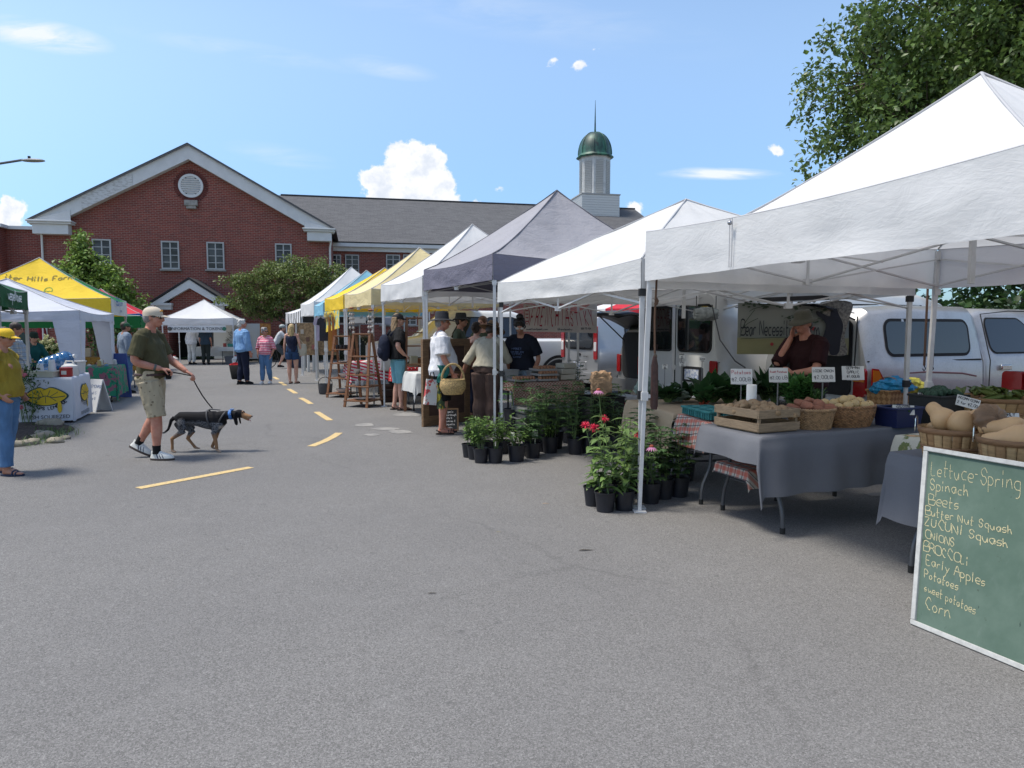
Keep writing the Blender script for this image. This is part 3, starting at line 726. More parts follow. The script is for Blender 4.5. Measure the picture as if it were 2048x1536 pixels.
# lettering on tents
def put_text(m, o, x, y, name, mtl, parent, off=.0):
    m.xf(on_plane(o, x, y)); return m.build(name, mtl, parent, recalc=False)
INKB = mat('dark_ink', (.02,.025,.03), .8); INKW = mat('white_ink', (.8,.8,.8), .8)
def face_frame(Cs, i, zt, zp, u, v, lift=.02, side=1, conc=1.18):
    a, b = Cs[i], Cs[(i+1) % 4]; ctr = sum(Cs, V())/4; e = a.lerp(b, u).lerp(ctr, v)
    z = zt+(zp-zt)*v**conc; x = (b-a).normalized(); mid = (a+b)/2; yv = (ctr-mid); yv.z = 0; yv = yv.normalized()*((ctr-mid).length)+V((0,0,zp-zt)); 
    n = x.cross(yv).normalized(); n = n if n.z > 0 else -n
    return V((e.x, e.y, z))+n*lift, x, yv.normalized()
p, x, y = face_frame(l3c, 3, 2.27, 3.28, .5, .30)
p, x, y = face_frame(l3c, 3, 2.27, 3.28, .52, .50, -.03)
if (x.x < 0): x = -x
def on_roof(m, Cs, i, zt, zp, o, x, y):
    m.xf(on_plane(o, x, y)); a, b = Cs[i], Cs[(i+1) % 4]; ctr = sum(Cs, V())/4; ed = b-a; nr = V((-ed.y, ed.x, 0)); vs = []
    for q in m.v:
        q = V(q); q.z = 0; v = (q-a).dot(nr)/(ctr-a).dot(nr); u = ((q-ctr*v)/(1-v)-a).dot(ed)/ed.dot(ed); vs.append((q.x, q.y, zt+(zp-zt)*v**1.18-.1*sin(pi*u)*(1-v)*v*2.2-.05*sin(pi*u)*(1-v)**2+.016))
    m.v = vs; m.xf(Matrix.Identity(4)); return Matrix.Identity(4)
m = M(); hand(m, 'iter Hills Farm', -.62, .0, .15, .022, jit=.02); on_roof(m, l3c, 3, 2.27, 3.28, p, x, y); p, x_, y_ = V(), V((1,0,0)), V((0,1,0)); X_, Y_ = x, y; x, y = x_, y_; put_text(m, p, x, y, 'lettering', mat('olive_ink', (.18,.14,.02), .8), l3)
p2, _, _ = face_frame(l3c, 3, 2.27, 3.28, .5, .31, -.03)
m = M()
for (cx_, cy_, w) in ((-.45,.02,.10), (-.15,.0,.05), (.35,-.08,.08)):
    rib(m, smooth_path([(cx_-w, cy_-.05), (cx_-w*.8, cy_+.08), (cx_, cy_+.12), (cx_+w*.8, cy_+.08), (cx_+w, cy_-.05), (cx_+w*.3, cy_-.02), (cx_, cy_-.06), (cx_-w*.3, cy_-.02), (cx_-w, cy_-.05)]), .018)
for k in range(4): rib(m, [(-.2+k*.05, .02), (-.17+k*.05, -.16)], .015)
on_roof(m, l3c, 3, 2.27, 3.28, p2, X_, Y_); put_text(m, V(), x, y, 'emblem', mat('leaf_ink', (.10,.25,.03), .8), l3)
x = (l3c[1]-l3c[0]).normalized(); n = V((x.y,-x.x,0)); p = l3c[0].lerp(l3c[1], .5)+n*.05+V((0,0,2.12))
m = M(); hand(m, 'BBQ Corn', -.75, 0, .17, .03, jit=.02); hand(m, 'farm', -.2, -.17, .09, .015); put_text(m, p, x, (0,0,1), 'lettering', mat('blue_ink', (.08,.16,.32), .8), l3)
x = (l1c[1]-l1c[0]).normalized(); n = V((x.y,-x.x,0)); p = l1c[0].lerp(l1c[1], .5)+n*.045+V((0,0,1.93))
m = M(); hand(m, 'wespellhouse', -.80, 0, .15, .022, jit=.03, sp=.12); put_text(m, p, x, (0,0,1), 'lettering', INKW, l1)
# a maker's badge on the nearest tent's edge
x = -(t1c[1]-t1c[0]).normalized(); n = V((-x.y*-1, x.x*-1, 0)); n = V((x.y, -x.x, 0)); n = n if n.x < 0 else -n
p = t1c[1].lerp(t1c[0], .965)+n*.045+V((0,0,2.05))
bd = M(); bd.flat = True
def rrect(w, h, r, k=5):
    pts = []
    for (cx_, cy_, a0_) in ((w/2-r,h/2-r,0),(-w/2+r,h/2-r,90),(-w/2+r,-h/2+r,180),(w/2-r,-h/2+r,270)):
        for j in range(k+1): a = radians(a0_+90*j/k); pts.append((cx_+r*cos(a), cy_+r*sin(a)))
    return pts
bd.poly([(a, b, 0) for a, b in rrect(.30,.16,.03)]); bd.xf(on_plane(p, x, (0,0,1))); b0 = bd.build('badge', mat('badge_navy', (.02,.03,.12), .6), t1, recalc=False)
bd = M(); bd.poly([(a, b, .003) for a, b in rrect(.285,.145,.025)]); bd.xf(on_plane(p, x, (0,0,1))); bd.build('badge_face', mat('badge_white', (.75,.75,.75), .6), b0, recalc=False)
bd = M(); bd.poly([(-.10,.0,.006),(-.02,.06,.006),(.02,.055,.006),(-.04,.01,.006),(.0,-.03,.006)]); bd.xf(on_plane(p, x, (0,0,1))); bd.build('badge_mark', mat('badge_orange', (.7,.28,.05), .6), b0, recalc=False)
# seam and rivet on the nearest valance
m = M(); e = t1c[1].lerp(t1c[0], .335); nn_ = n
for dx in (-.012, .012): m.tube([e+x*dx+nn_*.035+V((0,0,2.235-.32*k/8)) for k in range(9)], .003, 4)
m.build('stitching', SEAM, t1)
m = M(); m.ell(e+nn_*.045+V((0,0,2.205)), .016, 10, 6); m.build('rivet', mat('steel', (.35,.35,.36), .3, metal=.9), t1)
# information banner
BXI = (tic[0]-tic[3]).normalized(); ban = thing('banner', 'white banner reading INFORMATION & TOKENS under the white tent edge', 'banner', tio+V((-.15, -.02, 0)))
m = M(); m.grid(lambda u, v: BXI*(-2.45+2.3*u)+V((0, -.05+.01*nz(u*5, v), 1.70-.30*v)), 20, 3); m.build('cloth', mat('banner_white', (.68,.68,.66), .8), ban, recalc=False)
m = typed('INFORMATION & TOKENS', .175); put_text(m, BXI*-1.3+V((0,-.075,1.55)), BXI, (0,0,1), 'lettering', INKB, ban)
for x_, c_ in ((-2.36, (.10,.10,.09)), (-.20, (.05,.18,.12))):
    m = M(); m.poly([BXI*(x_+.085*cos(2*pi*k/16))+V((0, -.075, 1.55+.085*sin(2*pi*k/16))) for k in range(16)]); m.build('emblem', mat('emblem_%d' % (c_[1]*100), c_, .8), ban)
# banner below the yellow tent
x = (F6-N6).normalized(); n = V((-x.y, x.x, 0)); n = n if n.x < 0 else -n
def rain_f(t, b, vec, tc):
    return t.mix(t.maprange(t.noise(vec, 5, 3, .6), .52, .60), (.72,.52,.05), (.16,.42,.42))
ban = thing('banner', 'painted yellow and teal banner reading RAINBOW below the yellow tent', 'banner', N6.lerp(F6, .5)+n*.06)
m = M(); m.grid(lambda u, v: x*((u-.5)*1.9)+V((0,0,1.97-.42*v-.12*u*v))+n*.01*nz(u*5, v*2), 16, 4); m.build('cloth', mat('banner_painted', rough=.8, f=rain_f), ban, recalc=False)
m = M(); hand(m, 'RAINBOW', -.72, 0, .20, .05, jit=.05); put_text(m, V((0,0,1.70))+n*.03, -x if (-x).x > 0 else x, (0,0,1), 'lettering', mat('brown_ink', (.10,.06,.02), .8), ban)
# ================================================================== people
def skin_f(col):
    def f(t, b, vec, tc):
        b.inputs['Subsurface Weight'].default_value = .12; b.inputs['Subsurface Radius'].default_value = (.02,.008,.005); b.inputs['Subsurface Scale'].default_value = .5
        return t.mix(t.maprange(t.noise(vec, 14, 4, .6), .35, .7), col, (col[0]*.86, col[1]*.72, col[2]*.70))
    return f
SK1 = mat('skin_ruddy', rough=.55, spec=.35, f=skin_f((.50,.24,.165))); SK2 = mat('skin_tan', rough=.55, spec=.35, f=skin_f((.42,.215,.14))); SK3 = mat('skin_fair', rough=.55, spec=.35, f=skin_f((.56,.33,.24)))
def cloth_f(col, wr=.5, k=1.0):
    def f(t, b, vec, tc):
        n1 = t.noise(t.vmath('MULTIPLY', vec, (1,1,.55)), 9*k, 4, .55, dist=1.0); n2 = t.noise(vec, 160, 2, .5)
        t.put(b.inputs['Normal'], t.new('ShaderNodeBump', {'Strength': wr, 'Distance': .03, 'Height': t.math('ADD', n1, t.math('MULTIPLY', n2, .04))}).outputs[0])
        return t.mix(t.maprange(n1, .35, .7), tuple(c*.82 for c in col), col)
    return f
def cloth(name, col, wr=.5, k=1.0): return mat('cloth_'+name, col, .85, spec=.2, f=cloth_f(col, wr, k))
def hairm(name, col):
    def f(t, b, vec, tc):
        n = t.noise(t.vmath('MULTIPLY', vec, (1,1,.18)), 70, 3, .6)
        t.put(b.inputs['Normal'], t.new('ShaderNodeBump', {'Strength': .8, 'Distance': .012, 'Height': n}).outputs[0])
        return t.mix(t.maprange(n, .3, .7), tuple(c*.55 for c in col), col)
    return mat('hair_'+name, rough=.5, f=f)
EYEM = mat('eye_dark', (.02,.015,.012), .2); LIPM = mat('lips', (.33,.12,.10), .5); LENS = mat('lens', (.008,.008,.01), .08, spec=.8); 
BASE = dict(pel=(0,0,.95), che=(0,-.01,1.27), nek=(0,-.015,1.475), hed=(0,.02,1.635),
    shL=(-.185,-.015,1.42), elL=(-.235,-.03,1.13), wrL=(-.235,.06,.885), shR=(.185,-.015,1.42), elR=(.235,-.03,1.13), wrR=(.235,.06,.885),
    hiL=(-.09,0,.91), knL=(-.10,.02,.50), anL=(-.105,-.03,.085), hiR=(.09,0,.91), knR=(.10,.02,.50), anR=(.105,-.03,.085))
def poly_at(pts, f):                         # point and pieces of a polyline up to fraction f of its length
    L = [(pts[i+1]-pts[i]).length for i in range(len(pts)-1)]; T = sum(L)*f; out = [pts[0]]
    for i, l in enumerate(L):
        if T <= l: out.append(pts[i].lerp(pts[i+1], T/l)); return out
        out.append(pts[i+1]); T -= l
    return out
def dens(pts, rad, k=4):                     # denser polyline with interpolated radii
    P_, R_ = [], []
    for i in range(len(pts)-1):
        for j in range(k): t = j/k; P_.append(pts[i].lerp(pts[i+1], t)); R_.append(rad[i]*(1-t)+rad[i+1]*t)
    return P_+[pts[-1]], R_+[rad[-1]]
LEGT, LEGR = [0,.2,.47,.53,.68,.88,1.0], [.090,.080,.058,.056,.060,.040,.037]
ARMT, ARMR = [0,.15,.46,.56,.68,1.0], [.054,.050,.041,.040,.040,.027]
def prof(T, R, f):
    for i in range(len(T)-1):
        if f <= T[i+1]: k = (f-T[i])/(T[i+1]-T[i]); return R[i]*(1-k)+R[i+1]*k
    return R[-1]
def limb(m, pts, T, R, f0, f1, infl=0.0, wide=1.0, n=12, step=14, end=0.0):
    full = [poly_at(pts, f0+(f1-f0)*k/step)[-1] for k in range(step+1)]
    rad = []
    for k in range(step+1): f = f0+(f1-f0)*k/step; rad.append(prof(T, R, f)*wide+infl+end*(k/step)**2)
    # round the bend a little
    for _ in range(2): full = [full[0]]+[(full[i-1]+full[i]*2+full[i+1])/4 for i in range(1, step)]+[full[-1]]
    m.tube(full, rad, n)
def torso(m, J, rings, infl=0.0, cap=True, n=20):
    """rings: (t along pelvis-chest-neck 0..2, half width, half depth, forward shift)"""
    sx = (J['shR']-J['shL']).normalized(); hx = (J['hiR']-J['hiL']).normalized(); rs = []
    for (t, w, d, fwd) in rings:
        c = J['pel'].lerp(J['che'], t) if t <= 1 else J['che'].lerp(J['nek'], t-1)
        x = hx.lerp(sx, max(0, min(1, t/1.2))).normalized(); up = (J['che']-J['pel']) if t < .8 else ((J['nek']-J['pel']) if t < 1.2 else (J['nek']-J['che'])); up.normalize()
        y = up.cross(x).normalized(); c = c+y*fwd; w += infl; d += infl; ring = []
        for k in range(n):
            a = 2*pi*k/n; ca, sa = cos(a), sin(a); e = 2/2.4
            ring.append(c+x*(w*math.copysign(abs(ca)**e, ca))+y*(d*math.copysign(abs(sa)**e, sa)))
        rs.append(ring)
    m.rings(rs, cap)
def fingers(m, wr, d, n, curl, side, sc=1.0, spread=1.0):
    """palm and five fingers: d = along the forearm, n = palm normal (fingers curl towards it), side = towards the thumb"""
    d = d.normalized(); n = (n-d*n.dot(d)).normalized(); s = d.cross(n).normalized()*side
    R = Matrix((s, d, n)).transposed()
    m.tube([wr-d*.02, wr+d*.015, wr+d*.05*sc, wr+d*.09*sc], [(.026,.020),(.030,.018),(.040*sc,.016),(.036*sc,.014)], 10) if False else m.ell(wr+d*.048*sc, (.041*sc, .055*sc, .0175*sc), 12, 8, R)
    m.ell(wr+d*.005, (.027, .03, .02), 10, 6, R)
    for k, (off, ln, r) in enumerate(((.030,.072,.0085),(.010,.080,.0088),(-.010,.075,.0085),(-.029,.060,.0075))):
        p = wr+d*.088*sc+s*off*sc; a = .18+.05*k; pts = [p-d*.03]; dirv = d*1.0; pts.append(p)
        for j, fr in enumerate((.45,.32,.23)):
            a2 = curl*(.55+.75*j)+.08*k; dv = (d*cos(a2)+n*sin(a2)+s*off*2*spread).normalized(); pts.append(pts[-1]+dv*ln*fr*1.08*sc)
        m.tube(pts, [r*1.1*sc, r*1.05*sc, r*sc, r*.92*sc, r*.75*sc], 8)
    t0 = wr+d*.018*sc+s*.028*sc; t1 = t0+(d*.55+s*.75+n*.25).normalized()*.040*sc; t2 = t1+(d*.8+s*.25+n*(.3+.5*curl)).normalized()*.032*sc; t3 = t2+(d*.8-s*.1*curl+n*(.3+.6*curl)).normalized()*.025*sc
    m.tube([t0, t1, t2, t3], [.014*sc, .0115*sc, .010*sc, .008*sc], 8)
def person(label, loc, face, h=1.75, pose=None, skin=SK1, fem=False, lean=0.0, head=(0,0), top=None, bot=None, build=1.0, belly=0.0, hair=None, shoes=None, hands=None, group='people at the market', vox=.010, eyes=True, glasses=None, bust=0.0, name='person'):
    """loc: feet; face: heading in degrees, 0 = away from the camera (+Y), 90 = left, -90 = right"""
    k = h/1.75; J = {a: V(b) for a, b in BASE.items()}
    if fem: J['shL'].x = -.165; J['shR'].x = .165
    Rl = Matrix.Rotation(-radians(lean), 3, 'X')
    def ln(p): return Rl @ (p-J0)+J0
    J0 = V((0,0,.97))
    for a in ('che','nek','hed','shL','elL','wrL','shR','elR','wrR'): J[a] = ln(J[a])
    for a, b in (pose or {}).items(): J[a] = V(b)
    J = {a: b*k for a, b in J.items()}
    T = thing(name, label, 'person', loc, radians(face), group)
    bw = build; bd = 1+ (build-1)*1.2
    TR = [(-.22,.135*bw,.105*bd,0),(0,.168*bw,.118*bd,-.005),(.25,.158*bw,.112*bd+belly*.5,belly*.6),(.55,(.142 if not fem else .128)*bw,.105*bd+belly*.6,belly*.7),(.85,.152*bw,.112*bd+belly*.3,.004+belly*.3),(1.05,.168*(bw if not fem else .93*bw),.118*bd,.006+bust*.3),(1.35,.172*(bw if not fem else .92*bw),.108*bd,.0),(1.65,.135*bw,.082,-.008),(1.85,.085,.066,-.005),(2.02,.062,.060,0)]
    TR = [(a, b*k, c*k, d*k) for a, b, c, d in TR]
    legs = {s: [J['hi'+s], J['kn'+s], J['an'+s]] for s in 'LR'}; arms = {s: [J['sh'+s], J['el'+s], J['wr'+s]] for s in 'LR'}
    LR_ = [x*k*(1.06 if fem else 1)*(1+(build-1)*.6) for x in LEGR]; AR = [x*k*(.88 if fem else 1.06)*(1+(build-1)*.5) for x in ARMR]
    m = M(); torso(m, J, TR)
    def traps(mm, inf=0.0):
        for s in 'LR': mm.tube([J['nek']+V((0,-.005,.012))*k, J['nek'].lerp(J['sh'+s], .45)+V((0,-.004,.012))*k, J['sh'+s]], [.046*k+inf, .048*k+inf, AR[0]*.98+inf], 12)
    traps(m)
    if bust:
        up = (J['nek']-J['pel']).normalized(); x = (J['shR']-J['shL']).normalized(); y = up.cross(x)
        for sg in (-1, 1): m.ell(J['che']+x*(sg*.075*k)+y*(.085*k)+up*(.01*k), (.062*k, .055*k+bust*.3, .065*k))
    for s in 'LR':
        limb(m, legs[s], LEGT, LR_, 0, 1); limb(m, arms[s], ARMT, AR, 0, 1)
        m.ell(J['sh'+s], AR[0]*1.06, 12, 8)
        # foot
        a = J['an'+s]; fd = V((0,1,0)); 
        if pose and 'fd'+s in pose: fd = V(pose['fd'+s]).normalized()
        up = V((0,0,1)); 
        hl = a-fd*.045*k+V((0,0,-.035*k))
        if (shoes or BLSH)['kind'] != 'shoe': m.tube([hl, a+fd*.02*k-V((0,0,.035*k)), a+fd*.09*k-V((0,0,.050*k)), a+fd*.15*k-V((0,0,.060*k)), a+fd*.185*k-V((0,0,.064*k))], [(.030*k,.034*k),(.036*k,.036*k),(.042*k,.028*k),(.043*k,.020*k),(.03*k,.014*k)], 12)
        # hand
        hd = (J['wr'+s]-J['el'+s]).normalized(); sgn = -1 if s == 'R' else 1
        hp = dict(curl=.5, n=V((-1 if s == 'R' else 1, .25, 0)), d=None, side=None); hp.update((hands or {}).get(s, {}))
        d_ = V(hp['d']).normalized() if hp['d'] else hd
        nrm = V(hp['n']); side = hp['side']
        if side is None: sv = d_.cross((nrm-d_*nrm.dot(d_)).normalized()); side = 1 if sv.y > 0 else -1
        fingers(m, J['wr'+s]+d_*.012*k, d_, nrm, hp['curl'], side, k*(1.0 if not fem else .9))
    # head
    hy, hpit = head; H = J['hed']; Hm = Matrix.Rotation(radians(hy), 3, 'Z') @ Matrix.Rotation(-radians(hpit), 3, 'X')
    s0 = len(m.v)
    m.ell((0,-.012,.035), (.073,.092,.082), 16, 12); m.ell((0,.022,-.02), (.060,.070,.075), 14, 10); m.ell((0,.045,-.072), (.040,.036,.032), 12, 8); m.ell((0,.0,-.045), (.056,.062,.055), 12, 8)
    m.tube([(0,.088,.022),(0,.103,-.006),(0,.108,-.026),(0,.092,-.034)], [.009,.012,.016,.010], 8)       # nose
    m.ell((0,.084,.032), (.046,.016,.010), 10, 6); m.ell((0,.080,-.060), (.024,.014,.010), 10, 6); m.ell((0,.078,-.074), (.020,.014,.009), 10, 6)
    for sg in (-1, 1):
        m.ell((sg*.074,-.012,-.004), (.010,.020,.033), 10, 8, Matrix.Rotation(sg*.35, 3, 'Z')); m.ell((sg*.036,.062,-.022), (.024,.020,.022), 10, 8)
    HM = Matrix.Translation(H) @ Hm.to_4x4() @ Matrix.Scale(k*1.02, 4)
    m.xf(HM, s0)
    m.tube([J['nek']-V((0,0,.05*k)), J['nek'].lerp(H, .35), H+Hm @ V((0,-.02*k,-.03*k))], [.066*k*(.85 if fem else 1), .056*k*(.88 if fem else 1), .052*k*(.9 if fem else 1)], 14)
    body = obj('body', remesh(m, vox, 3), skin, T)
    def hx(mm): return mm.xf(HM)
    if eyes:
        for sg in (-1, 1):
            if not glasses: m = M(); m.ell((sg*.031,.0835,.008), (.0125,.006,.007), 8, 6); hx(m).build('eye', EYEM, T)
        m = M(); m.ell((0,.0945,-.066), (.021,.004,.0045), 10, 6); hx(m).build('mouth', LIPM, T)
    # clothing
    if top:
        m = M(); inf = top.get('infl', .014)*k; hem = top.get('hem', -.1); loose = top.get('loose', 0.0)*k; tt = top.get('neck', 1.90)
        rr = [r_ for r_ in TR if hem < r_[0] < tt]
        def lerp_ring(t):
            for a, b in zip(TR, TR[1:]):
                if a[0] <= t <= b[0]: q = (t-a[0])/(b[0]-a[0]); return tuple(a[i]*(1-q)+b[i]*q for i in range(4))
            if t < TR[0][0]: return (t, TR[0][1]*1.15, TR[0][2]*1.1, TR[0][3])
            return TR[-1]
        rr = [lerp_ring(hem)]+rr+[lerp_ring(tt)]
        rr = [(a, b+loose*max(0, min(1, (1.0-a)/1.0))+ (.0), c+loose*max(0, min(1, (1.0-a)/1.0)), d) for a, b, c, d in rr]
        torso(m, J, rr, inf)
        if bust:
            up = (J['nek']-J['pel']).normalized(); x = (J['shR']-J['shL']).normalized(); y = up.cross(x)
            for sg in (-1, 1): m.ell(J['che']+x*(sg*.072*k)+y*(.085*k)+up*(.01*k), (.072*k, .06*k+bust*.3, .075*k))
        for s in 'LR':
            sl = top.get('sleeve', .36)
            if isinstance(sl, dict): sl = sl[s]
            if sl: m.tube([J['nek'].lerp(J['sh'+s], .30)+V((0,-.004,.004))*k, J['nek'].lerp(J['sh'+s], .6)+V((0,-.004,.008))*k, J['sh'+s]], [.040*k+inf*.8, .047*k+inf*.8, AR[0]*.98+inf*.8], 12)
            if sl: m.ell(J['sh'+s], AR[0]*1.0+inf*.8, 12, 8); limb(m, arms[s], ARMT, AR, 0, sl, inf+top.get('sl_infl', .008)*k, end=top.get('sl_end', .006)*k)
        obj(top.get('name', 'shirt'), crease(remesh(m, vox, 3), .011, loc[0]), top['mat'], T)
    if bot:
        m = M(); inf = bot.get('infl', .012)*k; w = bot.get('waist', .22); L = bot.get('len', .95); fl = bot.get('flare', .0)*k
        rr = [r_ for r_ in TR if r_[0] < w]; q = [r_ for r_ in TR if r_[0] >= w][0]; pr = rr[-1]; f_ = (w-pr[0])/(q[0]-pr[0]); rr.append(tuple(pr[i]*(1-f_)+q[i]*f_ for i in range(4)))
        torso(m, J, rr, inf*.8)
        for s in 'LR': limb(m, legs[s], LEGT, [x*bot.get('wide', 1.0) for x in LR_], 0, L, inf+bot.get('leg_infl', .006)*k, end=fl, step=18)
        obj(bot.get('name', 'trousers'), crease(remesh(m, vox, 3), .010, loc[1]), bot['mat'], T)
    if shoes is None: shoes = BLSH
    if shoes:
        for s in 'LR':
            a = J['an'+s]; fd = V((0,1,0))
            if pose and 'fd'+s in pose: fd = V(pose['fd'+s]).normalized()
            shoe(T, a, fd, k, shoes)
    if hair: hair(T, hx, k)
    if glasses:
        m = M()
        for sg in (-1, 1): m.ell((sg*.034,.089,.008), (.029,.008,.021), 12, 8); m.tube([(sg*.062,.075,.014),(sg*.078,.02,.014),(sg*.078,-.02,.006)], .004, 5)
        m.tube([(-.01,.098,.012),(.01,.098,.012)], .004, 5); hx(m).build('sunglasses', glasses, T)
    return T, J, HM
def crease(me, amp, s=0.0):
    L = [(v.co.copy(), v.normal.copy()) for v in me.vertices]; out = []
    for c, n_ in L:
        out.extend(c+n_*(amp*(nz(c.x*9+s, c.y*9, c.z*3.5)+.6*nz(c.x*22, c.y*22+s, c.z*11+c.x*8))))
    me.vertices.foreach_set('co', out); me.update(); return me
def shoe(T, a, fd, k, spec):
    up = V((0,0,1)); sd_ = fd.cross(up).normalized(); nrm = sd_.cross(fd).normalized(); g = a-nrm*.085*k
    def Lp(x, y, z): return g+sd_*x*k+fd*y*k+nrm*z*k
    def outline(grow=0.0, n=22):
        pts = []
        for i in range(n):
            t = 2*pi*i/n; y = .060+.138*cos(t); w = .043+.010*max(0, cos(t-.6))-.006*max(0, -cos(t)); pts.append((sin(t)*(w+grow), y+(grow*cos(t))))
        return pts
    kind = spec.get('kind', 'shoe')
    m = M(); m.rings([[Lp(x, y, z) for x, y in outline(gr)] for z, gr in ((0,0),(.012,.003),(.024,.0))]); sole = m.build('sole', spec.get('sole', BLACKP), T)
    if kind == 'shoe':
        m = M(); rs = []
        for z, sc, sh in ((.022,1.0,0),(.045,.97,0),(.065,.82,-.012),(.082,.60,-.040),(.098,.46,-.062),(.105,.40,-.066)):
            rs.append([Lp(x*sc*(1 if z < .06 else 1.1), (y-.060)*sc+.060+sh, z+(.012 if y > .1 and z > .03 else 0)*0) for x, y in outline(-.002)])
        m.rings(rs); sh_ = m.build('shoe_upper', spec['mat'], T)
        if spec.get('stripes'):
            for sg in (-1, 1):
                m = M()
                for q in range(3): y = .035+.030*q; m.tube([Lp(sg*.0455, y, .028), Lp(sg*.0435, y-.012, .05), Lp(sg*.034, y-.022, .072)], .0055, 5)
                m.build('shoe_stripe', spec['stripes'], sh_)
        if spec.get('laces'):
            m = M()
            for q in range(4): y = .075+.018*q; m.tube([Lp(-.02, y, .079-.007*q), Lp(0, y+.004, .084-.007*q), Lp(.02, y, .079-.007*q)], .004, 5)
            m.build('laces', spec['laces'], sh_)
        if spec.get('sock'):
            m = M(); m.tube([a+V((0,0,z*k)) if abs(fd.z) < .2 else a+nrm*z*k for z in (-.01,.04,.085)], [.046*k,.043*k,.046*k], 14); m.build('sock', spec['sock'], T)
    else:                                    # sandal or flip-flop straps
        m = M()
        for y, z in (spec.get('straps') or ((.135,.040),(.10,.052))): m.tube([Lp(-.05, y, .015), Lp(-.042, y, z*.85), Lp(0, y+.01, z+.006), Lp(.042, y, z*.85), Lp(.05, y, .015)], [(.006,.012)]*5, 6)
        if spec.get('heel'): m.tube([Lp(-.04, -.0, .02), Lp(-.034, -.055, .06), Lp(0, -.072, .065), Lp(.034, -.055, .06), Lp(.04, 0, .02)], [(.006,.010)]*5, 6)
        m.build('strap', spec['mat'], T)
# hair and hats: each is called with (thing, head transform, scale)
def cap_hair(mt, lift=.010, back=-.02, top=.10):
    def f(T, hx, k):
        m = M(); m.ell((0,-.018,.040), (.080+lift*.4,.094+lift,.088+lift*.6), 18, 12); m.ell((0,-.050,-.005), (.074,.062,.075), 14, 10)
        hx(m); me = remesh(m, .008, 2); obj('hair', me, mt, T)
    return f
def puff_hair(mt, r=1.0, low=-.03):
    def f(T, hx, k):
        m = M(); rr = random.Random(5); m.ell((0,-.022,.045), (.086*r,.098*r,.090*r), 18, 12); m.ell((0,-.055,-.01), (.078*r,.060*r,.075*r), 14, 10)
        for i in range(26):
            a = rr.uniform(0, 2*pi); z = rr.uniform(-.05,.12); y = sin(a); 
            if y > .35 and z < .07: continue
            m.ell((cos(a)*.074*r, -.03+y*.08*r, z), rr.uniform(.018,.030), 8, 6)
        hx(m); obj('hair', remesh(m, .008, 1), mt, T)
    return f
def long_hair(mt, ln=.34, w=.085, crown=True):
    def f(T, hx, k):
        m = M()
        if crown: m.ell((0,-.018,.040), (.082,.100,.092), 18, 12)
        rr = random.Random(9)
        for i in range(30):
            a = radians(180+rr.uniform(10,170)); x, y = cos(a)*.070, sin(a)*.080-.01; sp = rr.uniform(.8,1.25); L = ln*rr.uniform(.7,1.05)
            wv = rr.uniform(0, 6); pts = [(x*(1+.35*sp*t)+.012*sin(wv+t*9), y*(1+.15*t)-.02*t+.010*cos(wv+t*7), .05-.05*(1-t)*0-L*t) for t in (0,.2,.4,.6,.8,1)]
            m.tube(pts, [.024,.024,.022,.020,.015,.008], 7)
        hx(m); obj('hair', remesh(m, .008, 1), mt, T)
    return f
def add_cap(mt, billm=None, emb=None, back=False):
    def f(T, hx, k):
        m = M(); rs = []
        for i in range(8):
            a = pi/2*i/7; r = cos(a*.98); rs.append([V((.088*r*cos(t), -.010+.104*r*sin(t), .045+.078*sin(a))) for t in [2*pi*j/24 for j in range(24)]])
        m.rings([[V((.087*cos(t), -.010+.103*sin(t), .022-.012*(sin(t) < 0))) for t in [2*pi*j/24 for j in range(24)]]]+rs); hx(m); c = m.build('cap', mt, T, smooth=60)
        m = M(); m.grid(lambda u, v: V(((u-.5)*.155*(1-.35*v*v*abs(u-.5)*2), .082*1+ (.078+.012)*v*(1-(2*u-1)**2*.55)- .045*(2*u-1)**2*(1-v*.2), .036-.020*v-.018*(2*u-1)**2+.004)), 12, 6); hx(m)
        m.build('cap_bill', billm or mt, c, recalc=False, solid=.004)
        m = M(); m.ell((0,-.01,.124), .007, 8, 5); hx(m); m.build('cap_button', mt, c)
        if emb:
            m = M()
            for x, z, r in ((-.024,.078,.011),(.0,.080,.010),(.02,.079,.009),(.034,.074,.008)): m.ell((x, .0905-abs(x)*.35+.0, z), (r, .006, r*1.2), 8, 6)
            hx(m); m.build('cap_emblem', emb, c)
    return f
def add_hat(mt, brim=.085, crown=.115, band=None, droop=.02, flat=False, tilt=0):
    def f(T, hx, k):
        m = M(); n = 28; R0 = [(.088,.104)]
        def ring(rx, ry, z, w=0): return [V((rx*cos(t), -.008+ry*sin(t), z+w*cos(2*t))) for t in [2*pi*j/n for j in range(n)]]
        rs = [ring(.086+brim, .102+brim, .046-droop, .012), ring(.086+brim*.5, .102+brim*.5, .052-droop*.3, .006), ring(.090,.106,.052), ring(.086,.102,.062), ring(.080,.096,.052+crown*.7), ring(.066,.082,.052+crown*.97), ring(.03,.045,.052+crown*(.86 if not flat else 1)), ring(.003,.02,.052+crown*(.82 if not flat else 1))]
        m.rings(rs, cap=False); hx(m); c = m.build('hat', mt, T, smooth=60, solid=.004)
        if band: m = M(); m.rings([ring(.0925,.1085,.056), ring(.0905,.1065,.082)], cap=False); hx(m); m.build('hat_band', band, c)
    return f
def both(*fs):
    def f(T, hx, k):
        for g in fs: g(T, hx, k)
    return f
